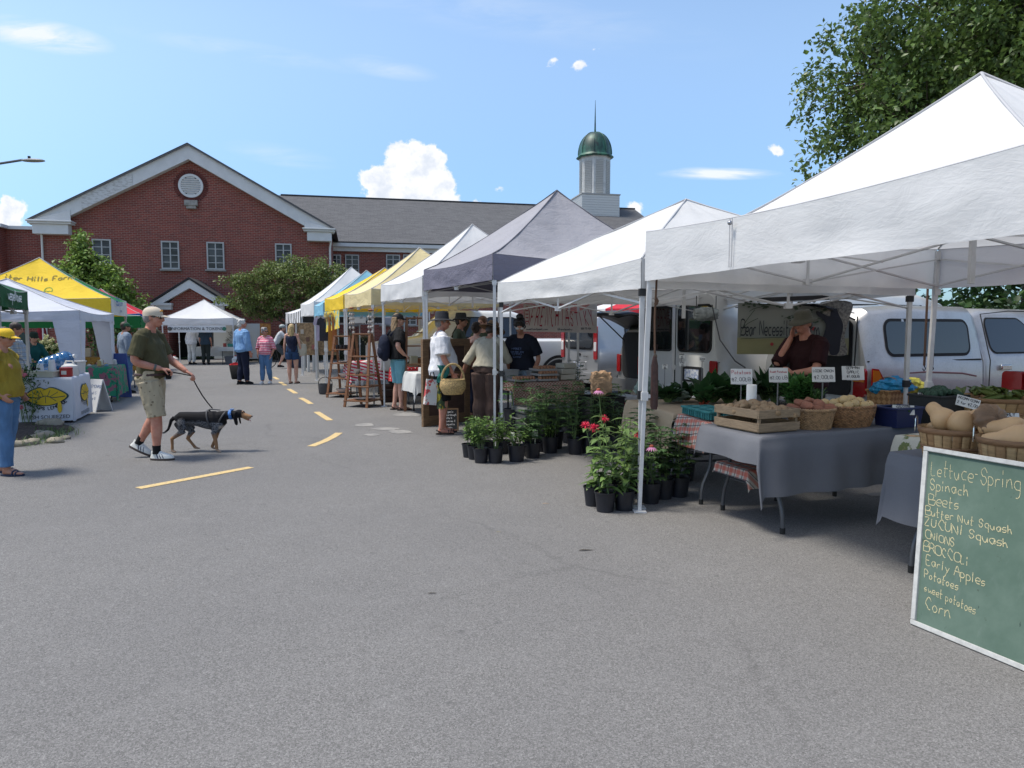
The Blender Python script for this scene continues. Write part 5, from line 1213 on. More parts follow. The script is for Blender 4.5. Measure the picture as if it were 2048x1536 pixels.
class Veh:
    def __init__(s, label, cat, loc, rz, paint, st, group='vehicles parked behind the stalls', name=None):
        s.T = thing(name or cat.replace(' ', '_'), label, cat, loc, rz, group); s.st = st; s.paint = paint; m = M(); rs = []
        for (y, zs, zb, zr, wb, wr) in st:
            pr = [(wb*.90, zs), (wb*.985, zs+.10), (wb*1.0, zs+(zb-zs)*.55), (wb*.985, zb-.02), (wb*.97, zb+.01)]
            pr += [(wb*.97*(1-q)+wr*q, zb+.01+(zr-.10-zb)*q) for q in (.33,.66,1.0)]+[(wr-.035, zr-.045), (wr-.10, zr-.010), (wr*.55, zr+.004), (0, zr+.010)]
            rs.append([V((x, y, z)) for x, z in pr]+[V((-x, y, z)) for x, z in reversed(pr[:-1])])
        m.rings(rs); s.body = m.build('body', paint, s.T, smooth=38)
        s.g = s.body
    def side(s, y, z):                       # half width at (y, z)
        y = max(s.st[0][0], min(s.st[-1][0], y))
        for a, b in zip(s.st, s.st[1:]):
            if a[0] <= y <= b[0]:
                q = (y-a[0])/(b[0]-a[0]+1e-9); zb, zr, wb, wr = (a[i]*(1-q)+b[i]*q for i in (2,3,4,5)); break
        if z < zb: return wb*.99
        return wb*.97+(wr-wb*.97)*min(1, (z-zb-.01)/max(.05, zr-.10-zb))
    def rr(s, y0, y1, z0, z1, r=.07, slant=(0,0)):
        pts = []
        for (cy_, cz_, a0_) in ((y1-r,z1-r,0),(y0+r,z1-r,90),(y0+r,z0+r,180),(y1-r,z0+r,270)):
            for j in range(6):
                a = radians(a0_+18*j); y = cy_+r*cos(a); z = cz_+r*sin(a); q = (z-z0)/(z1-z0); y += slant[0]*q*(y1-y)/(y1-y0)+slant[1]*q*(y-y0)/(y1-y0); pts.append((y, z))
        return pts
    def window(s, y0, y1, z0, z1, sides=(1,), r=.07, frame=.028, slant=(0,0), fm=None):
        for sg in sides:
            for nm, gr, lift, mt in (('window_frame', frame, .006, fm or RUB), ('window', 0, .011, CGL)):
                m = M(); pts = s.rr(y0-gr, y1+gr, z0-gr, z1+gr, r+gr, slant); m.poly([(sg*(s.side(y, z)+lift), y, z) for y, z in pts]); o = m.build(nm, mt, s.T if nm == 'window_frame' else fo, recalc=False)
                if nm == 'window_frame': fo = o
    def rear(s, name, x0, x1, z0, z1, mt, r=.05, lift=.012, y=None, parent=None):
        m = M(); pts = [(a, b) for a, b in s.rr(x0, x1, z0, z1, min(r, (z1-z0)/2.1, (x1-x0)/2.1))]
        yy = (s.st[0][0] if y is None else y)-lift; m.prism([(a, yy, b) for a, b in pts], (0, lift*.9, 0)); return m.build(name, mt, parent or s.T)
    def wheels(s, ys, r=.36, w=.22, arch=True, sides=(1,-1)):
        for y in ys:
            for sg in sides:
                hw = s.side(y, .6); R = Matrix.Rotation(pi/2, 3, 'Y')
                if arch:
                    m = M(); n = 24; m.rings([[V((sg*(hw+dx), y+(r+.09+gr)*cos(pi*k/n), r+(r+.09+gr)*sin(pi*k/n))) for k in range(n+1)]+[V((sg*(hw+dx), y+(r+.02)*cos(pi*k/n), r+(r+.02)*sin(pi*k/n))) for k in range(n, -1, -1)] for dx, gr in ((-.05,0),(.012,0))]); m.build('wheel_arch', RUB, s.T)
                wh = bpy.data.objects.new('wheel', None); COL.objects.link(wh); wh.parent = s.T; wh.location = (sg*(hw-w*.40), y, r)
                m = M(); m.lathe([(r*.62,-w/2),(r*.93,-w/2),(r,-w*.36),(r,w*.36),(r*.93,w/2),(r*.62,w/2)], (0,0,0), 28, R, cap=False); m.build('tyre', TYRE, wh)
                m = M(); m.lathe([(r*.63,.3*w*sg),(r*.60,.42*w*sg),(r*.5,.25*w*sg),(r*.18,.36*w*sg),(.02,.40*w*sg)], (0,0,0), 20, R); m.build('rim', RIM, wh)
    def line(s, pts, w=.008, name='panel_gap', mt=None, sides=(1,), lift=.002):
        for sg in sides: m = M(); m.tube([(sg*(s.side(y, z)+lift), y, z) for y, z in pts], w, 5); m.build(name, mt or RUB, s.T)
RZQ = atan2(-.925, .38); QV = V((-sin(RZQ), cos(RZQ), 0)); RV = V((-QV.y, QV.x, 0))     # nose direction away from the street; along the row
# white passenger van, tailgate to the street
c0 = V((2.80, 9.45, 0))+RV*1.0
PW = paintm('white', (.62,.62,.60)); PS = paintm('silver', (.42,.42,.42), .45, .35); PS2 = paintm('silver_clean', (.40,.41,.42), .5); PRED = paintm('red', (.30,.012,.02)); PG = paintm('grey_silver', (.30,.31,.32), .5)
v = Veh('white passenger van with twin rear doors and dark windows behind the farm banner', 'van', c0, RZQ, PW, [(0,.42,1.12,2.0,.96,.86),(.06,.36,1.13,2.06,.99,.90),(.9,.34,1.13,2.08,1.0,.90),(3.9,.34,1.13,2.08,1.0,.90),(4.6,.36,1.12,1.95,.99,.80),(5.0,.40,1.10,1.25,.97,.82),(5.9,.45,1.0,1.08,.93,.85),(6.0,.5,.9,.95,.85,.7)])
v.window(2.15, 3.05, 1.22, 1.86); v.window(3.15, 4.0, 1.22, 1.86); v.window(.5, 1.0, 1.3, 1.3001+.5) if False else None
for a, b in ((-.84,-.06),(.06,.84)): w_ = v.rear('window_frame', a, b, 1.18, 1.86, RUB, .10, .014); v.rear('window', a+.03, b-.03, 1.21, 1.83, CGL, .08, .020, parent=w_)
v.rear('door_gap', -.008, .008, .5, 1.95, RUB, .003, .010); v.rear('plate_recess', .18, .66, .76, .98, BLACKP, .03, .014); v.rear('licence_plate', .26, .58, .79, .94, PLATE, .015, .022)
v.rear('badge', -.55, -.47, 1.05, 1.13, mat('badge_tan', (.30,.22,.16), .6), .039, .014)
for sg in (-1, 1): lo = v.rear('tail_light', sg*.90-.075, sg*.90+.075, .78, 1.08, REDL, .03, .03)
v.rear('bumper', -1.0, 1.0, .36, .56, CHR, .05, .14); v.line([(.02,.62),(5.2,.62)], .008); v.line([(.02,1.06),(5.0,1.06)], .006); v.line([(2.05,.5),(2.05,1.95)], .006); v.wheels((1.3, 4.9))
# silver pickup with a canopy cap
c0 = V((4.10, 8.0, 0))+RV*.86
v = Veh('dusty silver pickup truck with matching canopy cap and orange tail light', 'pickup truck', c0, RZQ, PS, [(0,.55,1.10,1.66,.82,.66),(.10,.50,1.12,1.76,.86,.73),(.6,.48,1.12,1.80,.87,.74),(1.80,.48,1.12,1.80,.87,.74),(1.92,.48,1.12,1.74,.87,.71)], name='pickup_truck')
m = M()
st2 = [(1.95,.48,1.14,1.72,.86,.66),(2.1,.46,1.15,1.78,.87,.68),(3.2,.46,1.15,1.78,.87,.68),(3.75,.46,1.12,1.30,.86,.72),(4.0,.46,1.08,1.14,.86,.74),(4.9,.5,1.0,1.06,.83,.74),(5.0,.55,.85,.92,.78,.66)]
cab = Veh.__new__(Veh); cab.st = st2; cab.T = v.T; rs = []
for (y, zs, zb, zr, wb, wr) in st2:
    pr = [(wb*.90, zs), (wb*.985, zs+.10), (wb*1.0, zs+(zb-zs)*.55), (wb*.985, zb-.02), (wb*.97, zb+.01)]+[(wb*.97*(1-q)+wr*q, zb+.01+(zr-.10-zb)*q) for q in (.33,.66,1.0)]+[(wr-.035, zr-.045), (wr-.10, zr-.010), (wr*.55, zr+.004), (0, zr+.010)]
    rs.append([V((x, y, z)) for x, z in pr]+[V((-x, y, z)) for x, z in reversed(pr[:-1])])
m.rings(rs); m.build('cab', PS, v.T, smooth=38)
v.window(.32, 1.70, 1.22, 1.60, r=.09, frame=.035); v.line([(.02,1.135),(1.9,1.135)], .012); v.line([(.05,.98),(.9,1.0),(1.55,.97),(1.8,.93)], .012, 'trim_line', mat('faded_red_trim', (.20,.09,.09), .6))
cab.window(2.12, 3.25, 1.22, 1.64, r=.10, frame=.02, slant=(.0,-.45)); 
m = M(); m.tube([(.882, 2.02, .55), (.885, 2.02, 1.12), (.72, 2.03, 1.70), (.70, 2.6, 1.745), (.70,3.2,1.74)], .007, 5); m.tube([(.884, 3.1, .55), (.884,3.12,1.1)], .007, 5); m.build('door_gap', RUB, v.T)
m = M(); m.box((.89, 2.32, 1.03), (.03, .20, .07)); m.build('door_handle', CHR, v.T, bevel=.012)
lo = v.rear('tail_light', .64, .83, .72, 1.06, REDL, .05, .04)
m = M(); m.prism([(.862, .02, .74), (.862, .20, .74), (.862, .22, .92), (.862,.12,1.05), (.862, .02, 1.06)], (.012, 0, 0)); m.build('red_lens', REDL, lo)
m = M(); m.prism([(.66, -.042, .90), (.82, -.042, .90), (.82, -.042, 1.03), (.66, -.042, 1.03)], (0, -.008, 0)); m.build('amber_lens', AMB, lo); m = M(); m.prism([(.875,.03,.90), (.875,.19,.90), (.875,.12,1.03), (.875,.03,1.04)], (.006,0,0)); m.build('amber_lens', AMB, lo)
v.rear('tailgate_opening', -.66, .60, .72, 1.62, INT, .08, .012); v.rear('bumper', -.86, .86, .50, .66, CHR, .04, .12); v.wheels((1.18, 4.15), r=.35)
m = M(); m.grid(lambda a, b: V((-.66+1.32*a, -.05-.62*b, 1.70+.10*b)), 2, 2); m.build('raised_cap_glass', CGL, v.T, solid=.012)
m = M(); m.tube([(.64, -.02, 1.62), (.66, -.5, 1.76)], .010, 6); m.tube([(.66, -.0, 1.66), (.68, -.05, 1.0), (.66,-.03,.8)], .008, 6); m.build('gas_strut', BLACKP, v.T)
# dark-mouthed silver car with its hatch up
c0 = V((2.62, 12.2, 0))+RV*.4-QV*.15
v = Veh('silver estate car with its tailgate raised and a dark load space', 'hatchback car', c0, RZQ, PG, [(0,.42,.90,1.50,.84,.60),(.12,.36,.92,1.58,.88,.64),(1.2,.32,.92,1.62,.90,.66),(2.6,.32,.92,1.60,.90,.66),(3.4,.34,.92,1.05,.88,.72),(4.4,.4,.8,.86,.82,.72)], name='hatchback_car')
v.rear('load_space', -.66, .66, .62, 1.46, INT, .16, .016); v.rear('bumper', -.90, .90, .36, .60, PG, .06, .10)
for sg in (-1, 1): v.rear('tail_light', sg*.77-.06, sg*.77+.06, .72, 1.05, REDL, .03, .03)
m = M(); m.grid(lambda a, b: V((-.66+1.32*a, .1-1.0*b, 1.60+.24*sin(b*2.2)-.05*(2*a-1)**2)), 8, 8); tg = m.build('tailgate', mat('tailgate_black', (.015,.015,.017), .3), v.T, solid=.05)
for sg in (-1, 1): m = M(); m.tube([(sg*.60, .0, 1.30), (sg*.60, -.55, 1.76)], .012, 6); m.build('gas_strut', BLACKP, v.T)
v.window(.5, 1.3, 1.0, 1.42); v.window(1.4, 2.3, 1.0, 1.42); v.wheels((.9, 3.5), r=.32)
# small silver van
c0 = V((1.86, 15.1, 0))+RV*.88
v = Veh('compact silver van with tall red tail lights seen from behind', 'van', c0, RZQ, PS2, [(0,.40,1.10,1.80,.86,.74),(.08,.34,1.12,1.86,.90,.78),(1.0,.32,1.12,1.90,.91,.79),(2.9,.32,1.12,1.86,.91,.78),(3.6,.34,1.05,1.15,.90,.78),(4.4,.4,.9,.96,.84,.72)])
w_ = v.rear('window_frame', -.68, .68, 1.06, 1.66, RUB, .14, .012); v.rear('window', -.64, .64, 1.10, 1.63, CGL, .12, .02, parent=w_); v.rear('plate_recess', -.34, .34, .62, .80, PS2, .03, .014); v.rear('licence_plate', -.26, .06, .63, .79, PLATE, .015, .024); v.rear('badge', -.09, .09, .92, .98, BLACKP, .029, .014); v.rear('bumper', -.92, .92, .34, .56, PS2, .06, .12); v.rear('wiper', -.3, .3, 1.10, 1.13, BLACKP, .01, .035)
for sg in (-1, 1): lo = v.rear('tail_light', sg*.79-.075, sg*.79+.075, .86, 1.58, REDL, .03, .03); v.rear('clear_lens', sg*.79-.055, sg*.79+.055, 1.04, 1.24, CLR, .03, .036, parent=lo)
m = M(); hand(m, 'connect', 0, 0, .05, .008); m.xf(on_plane((.22, -.02, .90), (1,0,0), (0,0,1))); m.build('badge_lettering', INKB, v.T, recalc=False)
v.window(.7, 1.9, 1.16, 1.62); v.window(2.05, 2.9, 1.16, 1.62, slant=(0,-.2)); v.wheels((.85, 3.5), r=.33)
m = M(); fl_ = [(1.2+.09*cos(2*pi*k/5+.3), 1.28+.09*sin(2*pi*k/5+.3)) for k in range(5)]
for (y, z) in [(.95+.03*cos(2*pi*k/6), 1.26+.03*sin(2*pi*k/6)) for k in range(6)]: m.poly([(v.side(y, z)+.016, y+.018*cos(2*pi*j/8), z+.018*sin(2*pi*j/8)) for j in range(8)])
m.build('flower_sticker', INKW, v.T, recalc=False)
# white crew cab truck, nose to the street
c0 = V((1.75, 18.4, 0))
v = Veh('large white pickup truck side-on behind the egg vendor', 'pickup truck', c0, RZQ+pi, PW, [(0,.6,1.20,1.26,.95,.86),(.1,.55,1.22,1.28,.98,.88),(1.9,.55,1.22,1.28,.98,.88),(1.98,.55,1.25,1.90,.98,.74),(2.2,.55,1.25,1.96,.98,.76),(3.6,.55,1.25,1.96,.98,.76),(4.3,.55,1.22,1.36,.97,.82),(5.4,.6,1.12,1.2,.93,.82)], name='pickup_truck')
v.window(2.15, 2.85, 1.34, 1.78, sides=(-1,1)); v.window(2.95, 3.8, 1.34, 1.78, sides=(-1,1), slant=(0,-.35)); v.wheels((1.05, 4.5), r=.40); v.line([(.05,.95),(5.3,.95)], .01, sides=(-1,)); v.line([(2.9,.6),(2.9,1.3)], .007, sides=(-1,))
for sg in (-1, 1): v.rear('tail_light', sg*.86-.07, sg*.86+.07, .85, 1.18, REDL, .03, .03)
# red car at the right edge
c0 = V((4.66, 6.62, 0))-RV*.88
v = Veh('red car at the right frame edge behind the corn basket', 'car', c0, RZQ, PRED, [(0,.45,.88,1.36,.82,.58),(.15,.38,.92,1.52,.87,.64),(1.2,.34,.92,1.60,.89,.66),(2.6,.34,.92,1.58,.89,.66),(3.3,.36,.92,1.05,.87,.72),(4.2,.42,.8,.86,.82,.7)])
w_ = v.rear('rear_glass', -.60, .60, .98, 1.40, CGL, .12, .10); v.rear('bumper', -.9, .9, .38, .60, PRED, .06, .12)
for sg in (-1, 1): lo = v.rear('tail_light', sg*.75-.09, sg*.75+.09, .72, 1.12, REDL, .04, .09); v.rear('clear_lens', sg*.75-.07, sg*.75+.07, .86, .94, CLR, .02, .096, parent=lo)
v.window(.5, 1.3, 1.0, 1.42, sides=(1,-1)); v.window(1.4, 2.3, 1.0, 1.42, sides=(1,-1)); v.wheels((.85, 3.4), r=.31)
# umbrella with red panel glimpsed above the raised tailgate
um = thing('market_umbrella', 'white market umbrella with a red panel glimpsed above the raised tailgate', 'umbrella', (3.1, 16.9, 0))
m = M()
for k in range(8):
    m.cur = 1 if k in (6, 5) else 0; a0_, a1_ = 2*pi*k/8, 2*pi*(k+1)/8
    m.add([(0,0,2.35),(1.4*cos(a0_),1.4*sin(a0_),1.98),(1.4*cos(a1_),1.4*sin(a1_),1.98),(1.4*cos(a1_),1.4*sin(a1_),1.84),(1.4*cos(a0_),1.4*sin(a0_),1.84)], [(0,1,2),(1,4,3,2)])
m.build('canopy', [WHITE, REDT], um, recalc=False); m = M(); m.tube([(0,0,0),(0,0,2.36)], .025, 8); m.build('pole', STEEL, um); m = M(); m.lathe([(.25,0),(.25,.05),(.05,.09)], n=16); m.build('base', CONC, um)
# ================================================================== stall goods: tables, cloths, crates, baskets, produce
def weave_f(base, k1=130, axes=(1,1,1)):
    def f(t, b, vec, tc):
        n = t.noise(vec, k1, 2, .5); n3 = t.noise(vec, 2.2, 4, .6)
        t.put(b.inputs['Normal'], t.new('ShaderNodeBump', {'Strength': .35, 'Distance': .004, 'Height': n}).outputs[0])
        c = t.mix(t.maprange(n3, .35, .7, 0, .4), base, tuple(x*.72 for x in base)); return t.mix(t.maprange(n, .3, .7, .25, 0), c, tuple(x*.6 for x in base))
    return f
GCLOTH = mat('table_cloth_grey', rough=.9, spec=.15, f=weave_f((.15,.155,.172), 260)); BEIGE = mat('table_cloth_beige', rough=.9, spec=.15, f=weave_f((.40,.31,.21), 200)); WCLOTH = mat('table_cloth_white', rough=.9, spec=.15, f=weave_f((.55,.55,.53), 200))
PLAID = plaid_cloth('red_plaid', (.55,.50,.42), (.50,.055,.02), (.05,.045,.06), 11.0, ((-.33,.94,0),(.94,.33,1)))
def floral_f(t, b, vec, tc):
    c = weave_f((.55,.52,.43), 200)(t, b, vec, tc); v = t.new('ShaderNodeTexVoronoi', {'Vector': vec, 'Scale': 5.5}); n = t.noise(vec, 26, 3, .6)
    d = t.math('ADD', v.outputs['Distance'], t.math('MULTIPLY', t.math('SUBTRACT', n, .5), .5)); pick = t.new('ShaderNodeSeparateXYZ', {0: v.outputs['Color']}).outputs[0]
    fl = t.mix(t.math('GREATER_THAN', pick, .5), (.42,.06,.10), (.55,.33,.19)); c = t.mix(t.maprange(d, .34, .40, 1, 0), c, (.14,.17,.06)); return t.mix(t.maprange(d, .20, .25, 1, 0), c, fl)
FLORAL = mat('cloth_floral', rough=.9, f=floral_f)
def retro_f(t, b, vec, tc):
    sp = t.new('ShaderNodeSeparateXYZ', {0: vec}); q = t.new('ShaderNodeCombineXYZ', {0: t.math('ADD', sp.outputs[0], sp.outputs[1]), 1: sp.outputs[2]}).outputs[0]
    q = t.vmath('SUBTRACT', t.vmath('FRACTION', t.vmath('MULTIPLY', q, (14,14,1))), (.5,.5,0)); d = t.vmath('LENGTH', q, out=1)
    return t.mix(t.math('GREATER_THAN', t.math('FRACT', t.math('MULTIPLY', d, 2.8)), .5), (.40,.33,.24), (.22,.05,.04))
RETRO = mat('cloth_retro_tiles', rough=.9, f=retro_f)
def gingham_f(t, b, vec, tc):
    sp = t.new('ShaderNodeSeparateXYZ', {0: vec}); return t.mix(t.math('GREATER_THAN', t.math('FRACT', t.math('MULTIPLY', t.math('ADD', sp.outputs[2], t.math('MULTIPLY', sp.outputs[0], .3)), 14)), .5), (.60,.56,.55), (.50,.02,.06))
GINGH = mat('cloth_red_stripe', rough=.9, f=gingham_f)
def dots_f(t, b, vec, tc):
    v = t.new('ShaderNodeTexVoronoi', {'Vector': vec, 'Scale': 14.0}); v.inputs['Randomness'].default_value = .3; return t.mix(t.maprange(v.outputs['Distance'], .28, .32, 1, 0), (.42,.015,.02), (.6,.56,.5))
REDDOT = mat('cloth_red_dot', rough=.9, f=dots_f)
def tapes_f(t, b, vec, tc):
    n = t.noise(vec, 7, 3, .7); c = t.mix(t.maprange(n, .50, .56), (.02,.22,.12), (.26,.10,.14)); return t.mix(t.maprange(t.noise(vec, 22, 3, .6), .62, .66), c, (.03,.05,.06))
GREENC = mat('cloth_green_tapestry', rough=.9, f=tapes_f)
PLAST = mat('table_plastic', (.45,.45,.44), .5); TLEG = mat('table_leg', (.085,.09,.10), .4, metal=.4)
def wood_f(base, k=1.0):
    def f(t, b, vec, tc):
        n = t.noise(t.vmath('MULTIPLY', vec, (3*k,3*k,22*k)), 3, 5, .65, dist=1.5); n2 = t.noise(vec, 4, 4, .6)
        t.put(b.inputs['Normal'], t.new('ShaderNodeBump', {'Strength': .3, 'Distance': .004, 'Height': n}).outputs[0])
        c = t.mix(t.maprange(n, .3, .7), tuple(x*.62 for x in base), base); return t.mix(t.maprange(n2, .55, .75, 0, .4), c, tuple(x*.55 for x in base))
    return f
CRATEW = mat('crate_wood', rough=.8, f=wood_f((.33,.235,.145))); SPLINT = mat('splint_wood', rough=.75, f=wood_f((.42,.235,.10), .6)); SPLD = mat('splint_hoop', rough=.75, f=wood_f((.30,.16,.075), .6)); LADW = mat('ladder_wood', rough=.5, f=wood_f((.21,.085,.03), .5)); DOORW = mat('door_wood', rough=.7, f=wood_f((.24,.145,.075), .5))
WICK = mat('wicker', rough=.6, var=.45, vscale=40, col=(.26,.135,.06)); WICK2 = mat('wicker_pale', rough=.6, var=.35, vscale=40, col=(.33,.20,.10)); WICK3 = mat('wicker_straw', rough=.65, var=.4, vscale=50, col=(.45,.31,.13))
def draped(name, label, cat, O, e1, e2, L1, L2, h, d, mt, group=None, wob=.02, rz=0, over=.012, seed=1.0, flare=.10, jag=.0):
    """a cloth over a table top; d = drops on (-e1, +e1, -e2, +e2)"""
    O = V(O); m = M(); nu, nv = 54, 54
    def fn(u, v):
        a = -d[0]+(L1+d[0]+d[1])*u; b = -d[2]+(L2+d[2]+d[3])*v; ca, cb = max(0, min(L1, a)), max(0, min(L2, b)); oa, ob = a-ca, b-cb; hang = abs(oa)+abs(ob)
        hang = hang if min(abs(oa), abs(ob)) == 0 else sqrt(oa*oa+ob*ob)*1.08
        s_ = (a if abs(ob) > abs(oa) else b); fold = sin(s_*17+seed*3+2*nz(s_*2, seed))*.5+nz(s_*5, hang*2, seed)*.9
        off = (flare*hang+wob*fold*min(1, hang*4)) if hang > 0 else 0; n = V((0,0,0))
        if hang > 0: n = (e1*oa+e2*ob).normalized()
        lim = max(.02, h-hang-jag*abs(nz(s_*1.5, seed, 3)))
        return e1*ca+e2*cb+n*(over+off)*min(1, hang*12)+V((0,0,lim+.004+.003*nz(a*3, b*3, seed)))
    m.grid(fn, nu, nv); o = m.build(name, mt, loc=O, recalc=False, smooth=0); tag(o, label, cat, group); return o
def table(label, O, e1, e2, L1, L2, h, name='folding_table', bent=True, cat='table', group='folding tables'):
    T = thing(name, label, cat, O, 0, group); m = M(); m.flat = True; c = e1*L1/2+e2*L2/2; R = Matrix((e1, e2, V((0,0,1)))).transposed()
    m.box(c+V((0,0,h-.022)), (L1-.02, L2-.02, .04), R); m.build('tabletop', PLAST, T, bevel=.01)
    for k in (.14, .86):
        for j in (.12, .88):
            p = e1*(L1*k)+e2*(L2*j); s_ = -1 if k < .5 else 1; m = M(); o_ = e2*((-1 if j < .5 else 1)*.07)
            pts = [p+V((0,0,h-.04)), p+V((0,0,h*.48)), p+V((0,0,h*.40))+o_*.25, p+o_*.9+V((0,0,h*.25)), p+o_*1.1+V((0,0,h*.15)), p+o_*1.15+V((0,0,.0))] if bent else [p+V((0,0,h-.04)), p]
            m.tube(pts, .0155, 10); lg = m.build('leg', TLEG, T); m = M(); m.tube([pts[-1]+V((0,0,.045)), pts[-1]], .019, 10); m.build('foot', RUB, lg)
        m = M(); p0, p1 = e1*(L1*k)+e2*(L2*.14)+V((0,0,h*.40)), e1*(L1*k)+e2*(L2*.86)+V((0,0,h*.40)); m.tube([p0, p1], .011, 8); m.build('leg_brace', TLEG, T)
    return T
rA, qA = V((-.325,.946,0)).normalized(), V((.92,.39,0)).normalized()     # along the row and away from the street, at the near stalls
HT = .73
# --- near table with the potato crate
O1 = G(1548,1068)+V((-.16,-.10,0)); TL1, TL2 = 1.75, .74
table('grey-legged folding table under the grey cloth, holding the potato crate', O1, qA, rA, TL1, TL2, HT)
draped('tablecloth', 'slate grey tablecloth with a pointed hanging corner under the potato crate', 'tablecloth', O1, qA, rA, TL1, TL2, HT, (.20,.06,.43,.12), GCLOTH, 'grey tablecloths', .028, flare=.13, seed=1.3)
# --- small table with the red plaid cloth
rC, qC = V((-.17,.985,0)).normalized(), V((.985,.17,0)).normalized()
O2 = V((1.64,5.86,0)); table('small folding table under the red plaid cloth', O2, rC, qC, .62, .72, HT-.01)
draped('tablecloth', 'red and cream plaid tablecloth under the teal berry boxes', 'tablecloth', O2, rC, qC, .62, .72, HT-.01, (.05,.06,.24,.06), PLAID, 'checked tablecloths', .02, seed=2.1, jag=.05)
draped('tablecloth', 'red plaid cloth hanging low beneath the grey cloth', 'tablecloth', O1+qA*.15+rA*.30, qA, rA, .62, .42, .42, (.08,.04,.14,.04), PLAID, 'checked tablecloths', .015, seed=4.0)
# --- long table with the beige cloth and the greens
O3 = O2+rC*.70; table('folding table under the beige cloth, holding the leafy greens', O3, rC, qC, 1.35, 1.25, HT-.02)
draped('tablecloth', 'beige linen tablecloth under the leafy greens', 'tablecloth', O3, rC, qC, 1.35, 1.25, HT-.02, (.04,.10,.36,.06), BEIGE, None, .014, seed=3.3)
# --- tables behind the chalkboard
O4 = V((2.42,4.45,0)); e_ = -rA; table('folding table with grey cloth behind the chalkboard', O4, e_, qA, 1.55, .52, .72)
draped('tablecloth', 'grey tablecloth corner showing beside the chalkboard edge', 'tablecloth', O4, e_, qA, 1.55, .52, .72, (.16,.1,.42,.05), GCLOTH, 'grey tablecloths', .03, flare=.12, seed=6.2)
O5 = V((2.80,5.08,0)); table('folding table with the flowered cloth, holding the corn basket', O5, e_, qA, 1.3, 1.5, .735)
draped('tablecloth', 'cream tablecloth printed with roses and leaves beside the bushel baskets', 'tablecloth', O5, e_, qA, 1.3, 1.5, .735, (.25,.1,.26,.05), FLORAL, None, .014, seed=7.7)
RQ = atan2(qA.y, qA.x)
def slat_crate(label, loc, rz, L, Wd, H, mt, n=2, group=None, name='wooden_crate', gap=.035, t=.012, parent=None):
    T = thing(name, label, 'crate', loc, rz, group); bh = (H-gap*(n-1)-.01)/n
    for k in range(n):
        z = .01+bh/2+k*(bh+gap)
        for nm, c, s_ in (('slat', (0,-Wd/2+t/2,z), (L,t,bh)), ('slat', (0,Wd/2-t/2,z), (L,t,bh)), ('slat', (-L/2+t/2,0,z), (t,Wd-2*t-.002,bh)), ('slat', (L/2-t/2,0,z), (t,Wd-2*t-.002,bh))):
            m = M(); m.flat = True; m.box(c, s_); m.build(nm, mt, T, bevel=.002, seg=1)
    m = M(); m.flat = True; m.box((0,0,.006), (L-2*t-.004, Wd-2*t-.004, .01)); m.build('base', mt, T)
    for sx in (-1,1):
        for sy in (-1,1): m = M(); m.flat = True; m.box((sx*(L/2-t-.012), sy*(Wd/2-t-.012), H/2), (.02,.02,H-.02)); m.build('corner_post', mt, T)
    return T
def wicker(label, loc, rz, rx, ry, H, mt, name='wicker_basket', flare=1.3, rows=15, group='wicker baskets', handle=None, rim=True, nst=36, bulge=0.0):
    T = thing(name, label, 'basket', loc, rz, group); m = M(); n = nst*4; rs = []
    for i in range(rows*4+1):
        h = i/(rows*4); fl = (1+(flare-1)*h)*(1+bulge*sin(pi*h)); row_ = i//4; ph = (row_ % 2)*pi; bump = .5+.5*cos((i % 4)/4*2*pi+pi)
        rs.append([V(((rx*fl+.0055*cos(nst*a/1+ph)*bump+.004*bump)*cos(a), (ry*fl+.0055*cos(nst*a+ph)*bump+.004*bump)*sin(a), H*h)) for a in [2*pi*k/n for k in range(n)]])
    m.rings(rs, cap=False); m.poly([V((rx*cos(a), ry*sin(a), .004)) for a in [2*pi*k/40 for k in range(40)]]); m.build('woven_side', mt, T, recalc=False, solid=.008)
    if rim:
        m = M()
        for ph in (0, pi):
            m.rings([[V(((rx*flare*(1+0)+r_*cos(b))*cos(a), (ry*flare+r_*cos(b))*sin(a), H+r_*sin(b)+.006*sin(28*a+ph))) for b in [2*pi*j/6 for j in range(6)]] for r_ in (.009,) for a in [2*pi*k/112 for k in range(112)]], closed=True)
        m.build('rim', mt, T)
    if handle:
        m = M(); hw, hh = rx*flare, handle
        m.tube([(hw*cos(pi*k/14), 0, H+hh*sin(pi*k/14)) for k in range(15)], [(.008,.016)]*15, 8); m.build('handle', mt, T)
    return T
